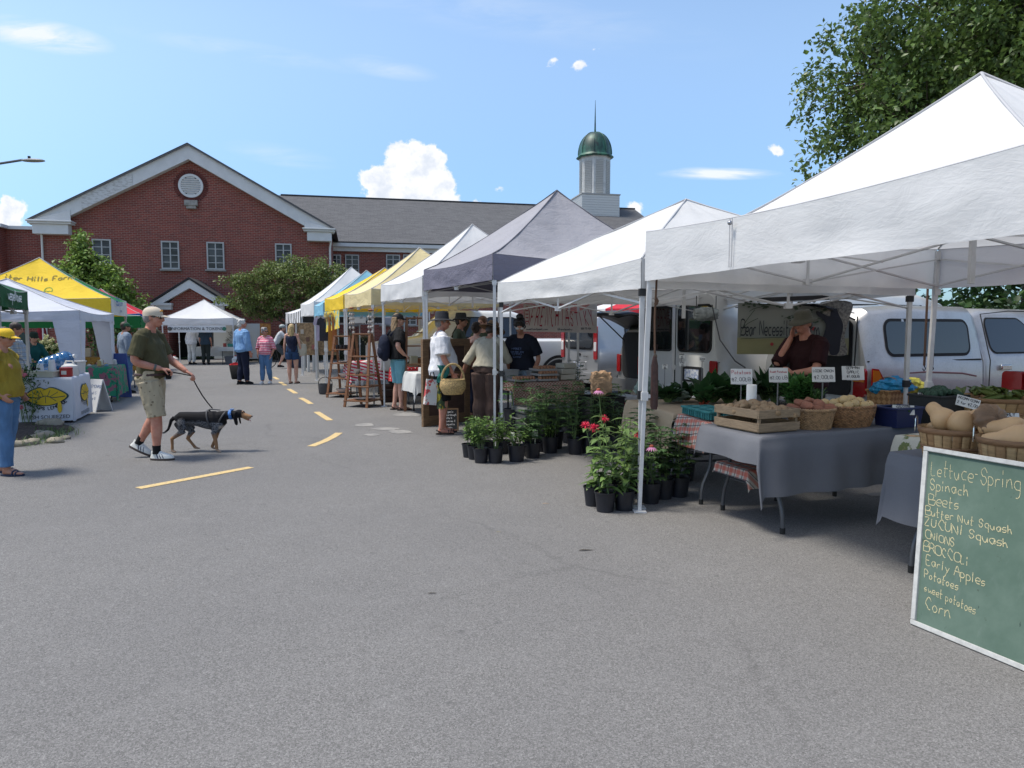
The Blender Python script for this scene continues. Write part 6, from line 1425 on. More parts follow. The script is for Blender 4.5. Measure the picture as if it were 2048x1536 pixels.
def bushel(label, loc, r, H, group='bushel baskets', rz=0, name='bushel_basket', wire=True):
    T = thing(name, label, 'basket', loc, rz, group); n = 22
    for k in range(n):
        a0_, a1_ = 2*pi*(k-.47)/n, 2*pi*(k+.47)/n; m = M(); m.flat = False; rr = random.Random(k+int(loc[0]*100))
        off = .0015*(k % 2)+rr.uniform(0,.002)
        m.grid(lambda u, v: V(((r*(.80+.20*v)+off)*cos(a0_+(a1_-a0_)*u), (r*(.80+.20*v)+off)*sin(a0_+(a1_-a0_)*u), H*v)), 3, 3); m.build('stave', STAVES[(k*7+int(loc[1]*50)) % 3], T, recalc=False, solid=.003)
    m = M(); m.poly([V((r*.79*cos(a), r*.79*sin(a), .006)) for a in [2*pi*k/30 for k in range(30)]]); m.build('base', SPLINT, T, recalc=False)
    for z0, z1 in ((.84, 1.0), (.40, .47)):
        m = M(); m.rings([[V(((r*(.80+.20*v)+.008)*cos(a), (r*(.80+.20*v)+.008)*sin(a), H*v)) for a in [2*pi*k/48 for k in range(48)]] for v in (z0, z1)], cap=False); m.build('hoop', SPLD, T, recalc=False, solid=.005)
    if wire:
        for sg in (0, pi):
            a = 2.5+sg; c, s_ = cos(a), sin(a); m = M(); m.tube([V(((r+.012)*c-s_*t, (r+.012)*s_+c*t, H*.93+z)) for t, z in ((-.055,-.02),(-.055,.01),(-.045,.055),(0,.07),(.045,.055),(.055,.01),(.055,-.02))], .0028, 6); m.build('wire_handle', CHR, T)
    return T
STAVES = [mat('stave_a', rough=.75, f=wood_f((.43,.26,.115), .6)), mat('stave_b', rough=.75, f=wood_f((.36,.20,.085), .6)), mat('stave_c', rough=.75, f=wood_f((.50,.32,.15), .6))]
# produce prototypes
def veg(col, var=.3, rough=.6, vs=14, spots=None):
    def f(t, b, vec, tc):
        n = t.noise(vec, vs, 5, .65); t.put(b.inputs['Normal'], t.new('ShaderNodeBump', {'Strength': .25, 'Distance': .004, 'Height': n}).outputs[0])
        oi = t.new('ShaderNodeObjectInfo').outputs['Random']; c = t.mix(t.maprange(n, .3, .7), tuple(x*(1-var) for x in col), col); c = t.mix(t.math('MULTIPLY', oi, .55), c, tuple(x*.7 for x in col))
        if spots: c = t.mix(t.maprange(t.noise(vec, vs*3, 2), .62, .68), c, spots)
        return c
    return f
POT = mat('potato_skin', rough=.75, f=veg((.36,.235,.125), .3, spots=(.20,.11,.05))); SWP = mat('sweet_potato_skin', rough=.7, f=veg((.33,.125,.07), .3)); ONI = mat('onion_skin', rough=.4, f=veg((.60,.42,.19), .25)); BUT = mat('butternut_skin', rough=.5, spec=.35, f=veg((.62,.385,.19), .12, vs=5)); EGG = mat('egg_shell', rough=.55, f=veg((.40,.185,.09), .12)); STEM = mat('dry_stem', (.22,.15,.075), .8, var=.3); APP = mat('apple_skin', rough=.4, f=veg((.38,.10,.05), .3)); YSQ = mat('yellow_squash_skin', rough=.45, f=veg((.62,.42,.08), .15)); ZUC = mat('zucchini_skin', rough=.4, f=veg((.03,.08,.025), .4))
def blob_proto(name, label, cat, r, mt, group, lump=.12, seed=0.0, stem=False):
    m = M(); m.ell((0,0,0), r, 16, 11, fn=lambda p: p*(1+lump*nz(p.x*1.6+seed, p.y*1.6, p.z*1.6)))
    if stem: m.cur = 1; m.tube([(0,0,r[2]*.92), (.002,.001,r[2]*1.12)], [.006,.004], 6); m.cur = 0
    o = m.build(name, [mt, STEM] if stem else mt, loc=(0,0,-50), smooth=80); return tag(o, label, cat, group)
def scatter(protos, spots, rnd, tilt=.5):
    used = {}
    for i, p in enumerate(spots):
        k = i % len(protos); o = protos[k]
        if used.get(k): o = o.copy(); COL.objects.link(o)
        used[k] = True; o.location = p; o.rotation_euler = (rnd.uniform(-tilt, tilt), rnd.uniform(-tilt, tilt), rnd.uniform(0, 6.28)); sc = rnd.uniform(.85, 1.12); o.scale = (sc, sc, sc)
def heap(c, rx, ry, n, z0, dome, rnd, rz=0, dmin=.05):
    pts = []; tries = 0
    while len(pts) < n and tries < 6000:
        tries += 1; a, b = rnd.uniform(-1,1), rnd.uniform(-1,1)
        if a*a+b*b > 1.0 and rx == ry: continue
        if abs(a) > 1 or abs(b) > 1: continue
        x, y = a*rx, b*ry; z = z0+dome*(1-max(abs(a), abs(b))**2)+rnd.uniform(-.006,.006)
        if all((x-q[0])**2+(y-q[1])**2+(z-q[2])**2 > dmin**2 for q in pts): pts.append((x, y, z))
    R = rotz(rz); return [V(c)+R @ V(p) for p in pts]
# potato crate
rnd = random.Random(11)
pc = G(1513,868,HT+.008)+qA*.20+rA*.25; slat_crate('weathered slatted wooden crate full of potatoes at the table corner', pc, RQ, .40, .50, .17, CRATEW)
pr = [blob_proto('potato', 'brown potato heaped in the slatted wooden crate', 'potato', (.052,.036,.032), POT, 'potatoes in the slatted crate', .2, s_) for s_ in (1.0, 4.4, 8.1)]
scatter(pr, heap(pc, .165, .215, 34, .135, .055, rnd, RQ, .062), rnd)
# sweet potato basket
bc = G(1625,862,HT)+qA*.10+rA*.13; wicker('round brown wicker basket of sweet potatoes beside the crate', bc, 0, .145, .145, .155, WICK2, flare=1.22)
pr = [blob_proto('sweet_potato', 'reddish sweet potato in the round wicker basket', 'sweet potato', (.075,.036,.034), SWP, 'sweet potatoes in the round basket', .25, s_) for s_ in (2.0, 6.6)]
scatter(pr, heap(bc, .125, .125, 15, .155, .05, rnd, 0, .07), rnd, .35)
# onion basket
oc = G(1692,858,HT)+qA*.14+rA*.12; wicker('wide wicker basket of yellow onions, middle of the grey cloth', oc, RQ, .185, .13, .165, WICK, flare=1.28, bulge=.06)
pr = [blob_proto('onion', 'yellow onion in the wide wicker basket', 'onion', (.043,.043,.039), ONI, 'onions in the wide basket', .06, s_, True) for s_ in (3.0, 5.6)]
scatter(pr, heap(oc, .17, .11, 16, .165, .045, rnd, RQ, .066), rnd, .5)
# blue bin with zucchini
def open_bin(label, loc, rz, L, Wd, H, mt, name='plastic_bin', cat='bin', taper=.88, group=None, ribs=0):
    T = thing(name, label, cat, loc, rz, group); m = M(); m.flat = True
    o0 = [(sx*L/2*taper, sy*Wd/2*taper, 0) for sx, sy in ((-1,-1),(1,-1),(1,1),(-1,1))]; o1 = [(sx*L/2, sy*Wd/2, H) for sx, sy in ((-1,-1),(1,-1),(1,1),(-1,1))]; i1 = [(x*.96, y*.96, H) for x, y, z in o1]; i0 = [(x*.95, y*.95, .01) for x, y, z in o0]
    m.rings([o0, o1, i1, i0], cap=True); m.build('body', mt, T, bevel=.006); m = M(); m.flat = True
    for sy in (-1, 1): m.box((0, sy*Wd/2, H-.008), (L+.02, .02, .018))
    for sx in (-1, 1): m.box((sx*L/2, 0, H-.008), (.02, Wd-.022, .018))
    m.build('rim', mt, T, bevel=.004)
    return T
NAVP = mat('navy_plastic', (.010,.018,.075), .4); BLKW = mat('black_crate', (.014,.014,.015), .6)
zc = G(1795,857,HT)+qA*.12+rA*.10; open_bin('navy blue plastic bin of zucchini at the end of the grey cloth', zc, RQ, .30, .22, .16, NAVP)
pr = [blob_proto('zucchini', 'dark green zucchini in the navy blue bin', 'zucchini', (.09,.026,.026), ZUC, 'zucchini in the blue bin', .08, 2.0)]
scatter(pr, heap(zc, .05, .08, 5, .12, .03, rnd, RQ, .05), rnd, .15)
# black crate with broccoli
bc2 = G(1872,852,HT)+qA*.17+rA*.12; open_bin('black slotted produce crate of broccoli behind the squash', bc2, RQ, .34, .28, .24, BLKW, name='produce_crate', cat='crate', taper=.97)
BROC = mat('broccoli_head', rough=.9, f=veg((.045,.095,.06), .5, vs=60)); 
def broc(seed):
    m = M(); rr = random.Random(seed)
    for i in range(16): a, b = rr.uniform(0,6.28), rr.uniform(0,1); m.ell((.055*sqrt(b)*cos(a), .055*sqrt(b)*sin(a), .02*(1-b)), .026, 8, 6, fn=lambda p: p*(1+.25*nz(p.x*4, p.y*4, p.z*4+seed)))
    m.tube([(0,0,-.08),(0,0,0)], .02, 8); o = m.build('broccoli', BROC, loc=(0,0,-50)); return tag(o, 'dark green broccoli head in the black crate', 'broccoli', 'broccoli in the black crate')
scatter([broc(3), broc(8)], heap(bc2, .12, .09, 6, .235, .03, rnd, RQ, .085), rnd, .3)
# splint basket with plastic bags
sc_ = G(1795,812,HT)+qA*.12+rA*.22
def splint_f(t, b, vec, tc):
    sp = t.new('ShaderNodeSeparateXYZ', {0: vec}); q = t.new('ShaderNodeCombineXYZ', {0: t.math('ADD', t.math('ADD', sp.outputs[0], sp.outputs[1]), sp.outputs[2]), 1: t.math('SUBTRACT', t.math('ADD', sp.outputs[0], sp.outputs[1]), sp.outputs[2])}).outputs[0]
    ch = t.new('ShaderNodeTexChecker', {'Vector': q, 'Scale': 17.0, 'Color1': (.46,.26,.11,1), 'Color2': (.28,.14,.055,1)}); t.put(b.inputs['Normal'], t.new('ShaderNodeBump', {'Strength': .8, 'Distance': .01, 'Height': ch.outputs[1]}).outputs[0]); return ch.outputs[0]
SPLW = mat('splint_weave', rough=.7, f=splint_f)
T = open_bin('woven wood splint basket with a loop handle, holding bags', sc_, RQ+.12, .36, .26, .15, SPLW, name='splint_basket', cat='basket', taper=.93)
m = M(); m.tube([(.0, .135*cos(pi*k/14), .15+.13*sin(pi*k/14)) for k in range(15)], [(.004,.014)]*15, 8); m.build('handle', SPLINT, T)
def bag(label, loc, r, col, seed, rough=.35):
    m = M(); m.ell((0,0,0), r, 40, 26, fn=lambda p: p*(1+.34*nz(p.x*2.4+seed, p.y*2.4, p.z*2.4)+.10*nz(p.x*7, p.y*7+seed, p.z*7)+.04*nz(p.x*16+seed, p.y*16, p.z*16)))
    return tag(m.build('plastic_bag', mat('bag_'+str(seed), col, rough, var=.25, vscale=18, bump=.5, bscale=45, transl=.15), loc=loc, smooth=35), label, 'bag', 'bags in the splint basket')
bag('crumpled bright blue plastic bag in the splint basket', sc_+V((.06,.0,.185)), (.19,.14,.085), (.03,.30,.52), 1.7); bag('yellow plastic bag behind the broccoli crate', sc_+qA*.36+V((0,.02,.17)), (.12,.10,.085), (.62,.55,.07), 4.2); bag('brown bundle of produce between the blue and yellow bags', sc_+qA*.19+V((0,-.03,.20)), (.085,.07,.06), (.19,.11,.085), 7.3, .7); bag('small blue bag end folded over on the left of the splint basket', sc_-qA*.13+V((0,.0,.16)), (.085,.08,.055), (.03,.30,.52), 9.1)
# corn basket
cc = P(1985,800,5.75); cc.z = .74; bushel('wide bushel basket heaped with green corn husks', cc, .30, .215, wire=False)
LEAFG = {}
def leafm(name, col, var=.45, rough=.5, tl=.25):
    def f(t, b, vec, tc):
        g = t.new('ShaderNodeNewGeometry'); rp = g.outputs['Random Per Island']; c = t.mix(rp, tuple(x*(1-var) for x in col), tuple(x*(1+var) for x in col)); return t.mix(t.maprange(t.noise(vec, 30, 2), .45, .7, 0, .3), c, (col[0]*1.3, col[1]*1.1, col[2]*.8))
    return mat('leaf_'+name, rough=rough, spec=.4, f=f, transl=tl)
HUSK = leafm('husk', (.13,.17,.045), .5); KALE = leafm('kale', (.025,.065,.022), .5); CHARD = leafm('chard', (.03,.085,.025), .5); HERB = leafm('herb', (.055,.125,.03), .4); BASIL = leafm('basil', (.045,.13,.03), .4); DOCK = leafm('seedling', (.09,.16,.035), .45); TOM = leafm('tomato', (.06,.12,.04), .4); MON = leafm('beebalm', (.12,.20,.055), .45)
def leaf(m, base, d, ln, w, droop=.3, fold=.25, n=3, tw=0.0):
    """a folded, drooping blade: base point, direction, length, width"""
    d = d.normalized(); s = d.cross(V((0,0,1))); s = s.normalized() if s.length > .05 else V((1,0,0)); s = (Matrix.Rotation(tw, 3, d) @ s) if tw else s; up = s.cross(d).normalized(); vs = []; c = V(base); dd = d.copy()
    for i in range(n+1):
        t = i/n; ww = w*.5*(sin(pi*min(.97, .10+.90*t)**.8)) if i < n else 0.002
        vs += [c-s*ww+up*(fold*ww), c, c+s*ww+up*(fold*ww)]; dd = (dd-V((0,0,droop/n))).normalized(); c = c+dd*(ln/n)
    fs = []
    for i in range(n): a = i*3; fs += [(a, a+1, a+4, a+3), (a+1, a+2, a+5, a+4)]
    m.add(vs, fs)
def husks(seed):
    m = M(); rr = random.Random(seed)
    for i in range(7): a = rr.uniform(-.5,.5); leaf(m, V((-.10,0,0)), V((1,a*.5,.15+abs(a)*.3)), .20, .05, .2, .6)
    m.ell((0,0,0), (.10,.024,.024), 10, 8); o = m.build('corn_ear', HUSK, loc=(0,0,-50), recalc=False); return tag(o, 'ear of corn in green husk in the wide bushel basket', 'corn', 'corn in the bushel basket')
scatter([husks(1), husks(5), husks(9)], heap(cc, .24, .24, 17, .20, .06, rnd, 0, .075), rnd, .35)
# squash baskets on the near table
b1 = G(1905,892,.725); b1 = P(1905,878,4.12); b1.z = .725; bushel('half bushel basket of butternut squash next to the chalkboard corner', b1, .178, .20)
b2 = P(2030,900,3.72); b2.z = .725; bushel('half bushel basket of squash cut off by the right frame edge', b2, .175, .20)
def butternut(seed, L=.25):
    m = M(); pf = [(.02,-.085),(.055,-.08),(.072,-.05),(.074,-.02),(.062,.02),(.048,.06),(.045,.10),(.040,.13),(.018,.145)]
    m.lathe([(r*(1+.0), z) for r, z in pf], n=24); m.v = [tuple(V(v)*(1+.05*nz(v[0]*9+seed, v[1]*9, v[2]*9))) for v in m.v]; m.cur = 1
    m.tube([(0,0,-.084),(0,0,-.070)], .010, 8); m.tube([(0,0,.142),(.004,0,.165)], [.012,.009], 6); return m.build('butternut_squash', [BUT, STEM], loc=(0,0,-50), smooth=80)
SQ = [(1,b1+V((-.055,.02,.255)),(-1.1,.5,.2),'butternut squash standing pinkish at the back left of the half bushel basket'),(2,b1+V((-.02,-.08,.235)),(-1.8,-.25,.1),'butternut squash lying blossom end forward at the front of the basket'),(3,b1+V((.07,.03,.225)),(-1.7,.3,.6),'butternut squash half buried in the middle of the basket'),(4,b1+V((.115,-.055,.245)),(-1.75,.15,-.3),'round-ended butternut squash at the right rim showing its stem scar'),(5,b1+V((.01,.10,.20)),(-2.2,.6,.2),'butternut squash at the rear of the half bushel basket')]
for sd_, p, r_, lb in SQ: o = butternut(sd_); o.location = p; o.rotation_euler = r_; tag(o, lb, 'squash', 'butternut squash in the half bushel baskets'); o.scale = (.95,)*3
for k, (p, r_, lb) in enumerate([(b2+V((-.05,-.05,.20)),(-1.8,.2,.7),'pale squash lying along the front of the right basket'),(b2+V((.06,-.02,.21)),(-1.8,.1,-.2),'pale squash in the right basket at the frame edge'),(b2+V((.02,.09,.23)),(-1.6,.4,.5),'pale squash at the back of the right basket')]): o = butternut(6+k); o.location = p; o.rotation_euler = r_; tag(o, lb, 'squash', 'butternut squash in the half bushel baskets')
m = M(); m.lathe([(.004,.05),(.05,.048),(.085,.03),(.095,0),(.085,-.03),(.04,-.05)], n=40); m.v = [tuple(V(v)*(1+.06*cos(9*atan2(v[1], v[0])))) for v in m.v]; o = m.build('acorn_squash', mat('ribbed_squash', (.20,.115,.06), .6, var=.3), loc=b2+V((.0,.20,.27)), smooth=80); o.rotation_euler = (1.1,.2,0); tag(o, 'brown ribbed squash above the right basket', 'squash')
# price cards
CARD = mat('card_white', (.62,.61,.59), .7, var=.06, vscale=20); PEN = mat('marker_black', (.02,.02,.03), .7); PENR = mat('marker_red', (.38,.05,.06), .7)
def card(label, p, lines, w=.125, h=.10, post=True, rz=0, tilt=-.18, roll=0.0, foot=None, name='price_card', hs=.020):
    """p = middle of the card; lines = (text, ink)"""
    T = thing(name, label, 'price sign', p, rz, 'price cards among the produce'); R = Matrix.Rotation(tilt, 4, 'X') @ Matrix.Rotation(roll, 4, 'Y')
    m = M(); m.flat = True; m.box((0,0,0), (w,.003,h)); m.xf(R); m.build('card', CARD, T)
    n = len(lines); m = M(); mr = M()
    for i, (tx, ink) in enumerate(lines):
        mm = mr if ink else m; z = h*.5-h*(i+.72)/n*.92; probe = M(); wid = hand(probe, tx, 0, 0, hs, .001); s_ = min(1, w*.9/max(wid, 1e-6)); st = len(mm.v); hand(mm, tx, -wid*s_/2, z, hs*(s_ if s_ < 1 else 1), .0034, jit=.09)
    for mm, ink in ((m, PEN), (mr, PENR)):
        if mm.v: mm.xf(R @ on_plane((0,-.0035,0), (1,0,0), (0,0,1))); mm.build('lettering', ink, T, recalc=False)
    if post:
        m = M(); m.flat = True; m.bar((0,.012,-h*.55), (0,.012,foot-p.z), .016, .006); m.box((0,.0,-h*.5+.002), (w*.5,.02,.012)); m.build('post', mat('post_grey', (.22,.22,.22), .4, metal=.4), T)
    return T
card('price card reading POTATOES on a post behind the crate', P(1483,753,5.85), [('Potatoes',1),('$2.00LB',0)], foot=HT+.02, rz=-.12, hs=.034, w=.175, h=.13)
card('price card reading SWEET POTATOES on a post behind the round basket', P(1557,750,6.0), [('Sweet Potatoes',1),('$2.00 LB',0)], foot=HT+.02, rz=-.06, hs=.030, w=.16, h=.125)
card('price card reading LOOSE ONION on a post above the wide basket', P(1647,749,5.9), [('LOOSE ONION',0),('$2.00LB',0)], foot=HT+.02, rz=-.05, hs=.030, w=.19, h=.125)
card('price card reading GERMAN GARLIC on a post left of the splint basket', P(1706,746,6.05), [('GERMAN',0),('GARLIC',0),('$1.00LB',0)], foot=HT+.02, rz=-.02, w=.19, h=.12, hs=.022)
card('broccoli price card clipped to the black crate', P(1857,794,5.78), [('BROCCOLI',0),('$2.00LB',0)], post=False, w=.165, h=.075, hs=.026, rz=-.05, tilt=-.3)
card('zucchini squash price card on the navy blue bin', P(1807,820,5.50), [('ZUCCHINI',0),('SQUASH',0),('$2.00LB',0)], post=False, w=.17, h=.075, hs=.018, rz=-.03, roll=.03, tilt=-.25)
card('corn price card pinned to the wide bushel basket', P(1936,805,5.15), [('ACORN CORN',0),('2 for $2.00',0)], post=False, w=.165, h=.080, hs=.024, rz=-.1, roll=.28, tilt=-.25)
card('early apple price card at the right frame edge behind the squash', P(2018,840,4.25), [('EARLY',0),('APPLE',0),('$3.00LB',0)], post=False, w=.13, h=.085, hs=.020, rz=0, tilt=-.25)
# roll of produce bags
o = M(); o.lathe([(.012,.285),(.012,.29),(.040,.29),(.043,.285),(.043,.0),(.012,.0)], n=24); rp = G(1501,838,HT); rp = P(1502,826,6.05); rp.z = HT+.008; tag(o.build('bag_roll', mat('roll_white', (.66,.67,.68), .5, bump=.3, bscale=25), loc=rp), 'upright white roll of produce bags behind the potato crate', 'bag roll')
# leafy greens on the beige table
def bunch(label, loc, n, ln, w, spread, mt, stemm, seed, name='leafy_greens', lean=(0,0), stems=True, up=.8, droop=.6, lf=.5, nl=2, group='bunches of greens on the beige table'):
    T = thing(name, label, 'greens', loc, 0, group); rr = random.Random(seed); m = M(); ms = M()
    for i in range(n):
        a = rr.uniform(0, 2*pi); k = rr.uniform(.15, 1); d = V((cos(a)*spread*k+lean[0], sin(a)*spread*k+lean[1], up)).normalized(); L = ln*rr.uniform(.6, 1.1); b = V((cos(a)*.03*k, sin(a)*.03*k, .01)); tip = b+d*L*.55; ms.tube([b, (b+tip)/2+V((0,0,.01)), tip], [.006,.005,.003], 5)
        leaf(m, tip-d*.02, d, L*lf*rr.uniform(.8,1.2), w*rr.uniform(.7,1.2), droop, .35, 4, rr.uniform(-.6,.6))
        for j in range(nl): leaf(m, b+d*L*(.25+.35*j/nl+.1*rr.random()), (d*.6+V((rr.uniform(-.8,.8), rr.uniform(-.8,.8), 0))), L*lf*.75, w*.8, droop, .35, 3, rr.uniform(-.5,.5))
    m.build('leaves', mt, T, recalc=False)
    if stems: ms.build('stems', stemm, T)
    return T
GST = mat('green_stem', (.11,.17,.05), .6, var=.3); RST = mat('red_stem', (.30,.045,.02), .5, var=.3)
hz = HT-.01
for i, (px, py, n, ln, w, sp, mt, stm, ln_, lb) in enumerate([
    (1335,790,34,.24,.07,.9,KALE,GST,(0,0),'dark kale bunch at the left end of the beige table'),(1372,786,34,.24,.07,.8,KALE,GST,(0,0),'dark kale bunch second from the left on the beige table'),
    (1405,798,30,.30,.10,.6,CHARD,RST,(.25,-.1),'red-stemmed chard bunch lying at the front of the beige table'),(1425,790,46,.34,.10,.9,CHARD,GST,(.1,0),'large dark leafy bunch in the middle of the beige table'),
    (1455,792,46,.34,.10,.9,CHARD,GST,(.1,0),'tall dark leafy bunch right of the chard'),(1482,790,36,.30,.08,.8,KALE,GST,(0,0),'drooping dark greens left of the bag roll'),
    (1530,786,44,.36,.055,.55,KALE,GST,(0,0),'bushy dark herb bunch right of the bag roll'),(1548,790,40,.34,.05,.5,KALE,GST,(0,0),'second dark herb bunch behind the sweet potato sign')]):
    p = G(px, py+16, hz); bunch(lb, p, n, ln, w*1.35, sp, mt, stm, 20+i, lean=ln_)
p = P(1590,812,6.35); p.z = hz; bunch('large leafy basil plant bunch in front of the vendor', p, 60, .52, .065, .42, BASIL, GST, 41, droop=.5, up=1.0, lf=.20, nl=7)
p = P(1622,815,6.3); p.z = hz; bunch('feathery dill bunch behind the onion sign', p, 110, .34, .016, .45, HERB, GST, 43, droop=.3, up=1.0, lf=.22, nl=6)
# bunches are held in a grey crate each: clear bags on the left
bag('clear bag of salad leaves at the left end of the beige table', P(1296,790,8.0)*V((1,1,0))+V((0,0,.84)), (.14,.12,.13), (.16,.22,.19), 12.4)
bag('clear bag of greens lying behind the red chard stems', P(1350,798,7.55)*V((1,1,0))+V((0,0,.80)), (.15,.10,.07), (.22,.30,.25), 14.9)
for o in COL.objects:
    if o.get('label', '').startswith('clear bag'): o['group'] = 'bags on the beige table'
card('small white name tag stuck in the kale', P(1365,728,7.5), [('KALE',0),('$3',0)], w=.07, h=.05, hs=.014, foot=.80); card('small white name tag standing in the chard', P(1373,713,7.35)+V((0,.2,0)), [('CHARD',0),('$3',0)], w=.06, h=.055, hs=.014, foot=.85); card('small white name tag in the left greens', P(1330,733,7.7), [('MIX',0),('$4',0)], w=.06, h=.05, hs=.014, foot=.80); card('small white name tag above the tall leafy bunch', P(1405,718,7.2), [('CHARD',0)], w=.06, h=.045, hs=.014, foot=.9)
# teal pulp berry boxes
TEAL = mat('teal_pulp', (.035,.20,.20), .85, var=.25, vscale=50, bump=.4, bscale=120); k = 0
proto = None
for i in range(4):
    for j in range(2):
        p = O2+rC*(.09+.135*i)+qC*(.08+.14*j)+V((0,0,HT+.004))
        if proto is None:
            proto = open_bin('teal pulp pint box on the red plaid cloth', p, RQ, .112, .112, .075, TEAL, name='berry_box', cat='box', taper=.80, group='teal berry boxes on the plaid cloth')
            m = M(); m.flat = True
            for sx in (-1, 1):
                for q in range(4): m.box((sx*.058, -.042+.028*q, .036), (.006,.012,.062))
            for sy in (-1, 1):
                for q in range(4): m.box((-.042+.028*q, sy*.058, .036), (.012,.006,.062))
            m.build('ribs', TEAL, proto)
        else: o = copy_tree(proto); o.location = p; o.rotation_euler = (0,0,RQ+random.uniform(-.06,.06))
# ---- chalkboard leaning on the near table
cb0 = G(1823,1248); cbd = (G(2048,1342)-cb0).normalized(); topc = P(1850,893,3.78); upv = (topc-cb0); Hb = upv.length; upv.normalize(); Wb = .94
T = thing('chalkboard', 'green chalkboard with white frame listing vegetables in yellow chalk, leaning at the near table', 'chalkboard', cb0)
def chalk_f(t, b, vec, tc):
    n = t.noise(vec, 4.5, 6, .65); n2 = t.noise(t.vmath('MULTIPLY', vec, (1,1,.2)), 9, 5, .7); c = t.mix(t.maprange(n, .35, .7), (.062,.108,.080), (.092,.142,.110)); c = t.mix(t.maprange(n2, .56, .72, 0, .5), c, (.12,.165,.14)); c = t.mix(t.maprange(t.noise(vec, 16, 4, .7), .66, .72, 0, .7), c, (.03,.045,.028)); return t.mix(t.maprange(t.noise(t.vmath('MULTIPLY', vec, (6,6,1)), 7, 3, .6), .70, .74, 0, .7), c, (.015,.03,.025))
nb = cbd.cross(upv).normalized(); nb = nb if nb.x < 0 or nb.y < 0 else -nb
Mb = Matrix(((cbd.x,upv.x,nb.x,0),(cbd.y,upv.y,nb.y,0),(cbd.z,upv.z,nb.z,0),(0,0,0,1)))
m = M(); m.flat = True; m.box((Wb/2, Hb/2, -.006), (Wb-.02, Hb-.02, .012)); m.xf(Mb); m.build('board', mat('chalkboard_green', rough=.75, f=chalk_f), T)
FRW = mat('board_frame', (.42,.42,.40), .5, var=.12, vscale=30)
for c_, s_ in (((Wb/2,.0125,0),(Wb,.025,.028)),((Wb/2,Hb-.0125,0),(Wb,.025,.028)),((.0125,Hb/2,0),(.025,Hb-.051,.028)),((Wb-.0125,Hb/2,0),(.025,Hb-.051,.028))): m = M(); m.flat = True; m.box(c_, s_); m.xf(Mb); m.build('frame', FRW, T, bevel=.003)
m = M(); rb = random.Random(4)
rows_ = [('Lettuce-Spring mix',.05,.845,.082,.01,.75),('Spinach',.05,.758,.062,.03,.9),('Beets',.05,.672,.064,.03,.95),('Butter Nut Squash',.035,.612,.046,.02,1.05),('ZUCUNI Squash',.035,.550,.048,-.01,1.2),('ONIONS',.045,.482,.042,-.03,1),('BROCCOLi',.038,.412,.050,-.04,1),('Early Apples',.06,.340,.050,-.04,1),('Potatoes',.055,.268,.042,-.03,1),('sweet potatoes',.06,.200,.042,-.07,.85),('Corn',.07,.110,.062,-.02,1)]
for tx, x0_, y0_, h_, sl, kx in rows_:
    s0 = len(m.v); hand(m, tx, 0, y0_*Hb, h_*.92, .0041, slope=sl, jit=.12, sp=.22, rnd=rb); m.v[s0:] = [(x0_*Wb+v[0]*kx*.82, v[1], v[2]) for v in m.v[s0:]]
hand(m, 'Z', .62*Wb, .13*Hb, .05, .003)
m.xf(Mb @ Matrix.Translation((0,0,.0015)))
def chalkink_f(t, b, vec, tc): return t.mix(t.maprange(t.noise(vec, 220, 3, .7), .42, .6), (.58,.50,.29), (.24,.26,.17))
m.build('lettering', mat('yellow_chalk', rough=.95, f=chalkink_f), T, recalc=False)
# hanging things: tie-down with a brown strap weight, bungee cords
hp = P(1312,560,5.75); T = thing('hanging_scale', 'brown leather strap weight hanging on a rope by the tent pole', 'strap', hp)
m = M(); m.tube([(0,0,.30),(.005,0,0),(-.005,0,-.30),(0,0,-.60)], .009, 6); m.tube([(0,0,-.15),(.012,0,-.17),(0,0,-.20)], .016, 6); m.build('rope', mat('rope_brown', (.13,.075,.05), .9, bump=.6, bscale=150), T)
m = M(); m.rings([[V((x*w_, y*.02, z)) for x, y in [(cos(2*pi*k/18), sin(2*pi*k/18)) for k in range(18)]] for z, w_ in ((-.62,.012),(-.66,.022),(-.70,.030),(-1.03,.032),(-1.06,.024))]); m.build('strap_weight', mat('leather', (.055,.024,.020), .5, var=.3, vscale=20), T)
for px, x1 in ((1856, 1850), (1872, 1872)):
    a = P(px, 565, 7.0); m = M(); ln_ = 165/1400*7.0; m.tube([(0,0,0),(0,0,-ln_*.5),(0,0,-ln_)], .011, 6); T = thing('bungee_cord', 'brown cord with a hook hanging beside the back tent pole, ' + ('left one' if px < 1860 else 'right one'), 'cord', a, 0, 'cords on the back tent pole'); m.build('cord', MATS['rope_brown'], T); m = M(); m.tube([(0,0,-ln_),(.015,0,-ln_-.03),(0,0,-ln_-.055),(-.015,0,-ln_-.03)], .005, 6); m.build('hook', BLACKP, T)
# plastic bag of bags by the back pole of the low tent
a = P(1412,628,9.35); T = thing('bag_dispenser', 'clear bag of plastic bags hanging from the truss of the low white tent', 'bag', a); m = M(); m.box((0,0,0), (.36,.12,.16)); m.v = [tuple(V(v)) for v in m.v]; m = M(); m.ell((0,0,0), (.19,.08,.09), 30, 18, fn=lambda p: V((max(-.8,min(.8,p.x*1.2)), p.y, p.z))*(1+.2*nz(p.x*4, p.y*4, p.z*4))); m.build('bag', mat('clear_bag', (.34,.37,.36), .25, var=.3, vscale=12, bump=.6, bscale=30), T)
m = M(); m.tube([(-.13,0,.05),(-.13,0,.24)], .006, 5); m.tube([(.13,0,.05),(.13,0,.24)], .006, 5); m.build('cord', BLACKP, T)
# dark cable sagging from the low tent with small bulbs
m = M(); pts = [P(1424,610,9.3), P(1440,680,8.6), P(1470,722,7.8), P(1490,735,7.4)]; m.tube([p-pts[0] for p in pts], .008, 6)
tag(m.build('light_string', BLACKP, loc=pts[0]), 'black light cord sloping down from the low tent pole', 'cord')
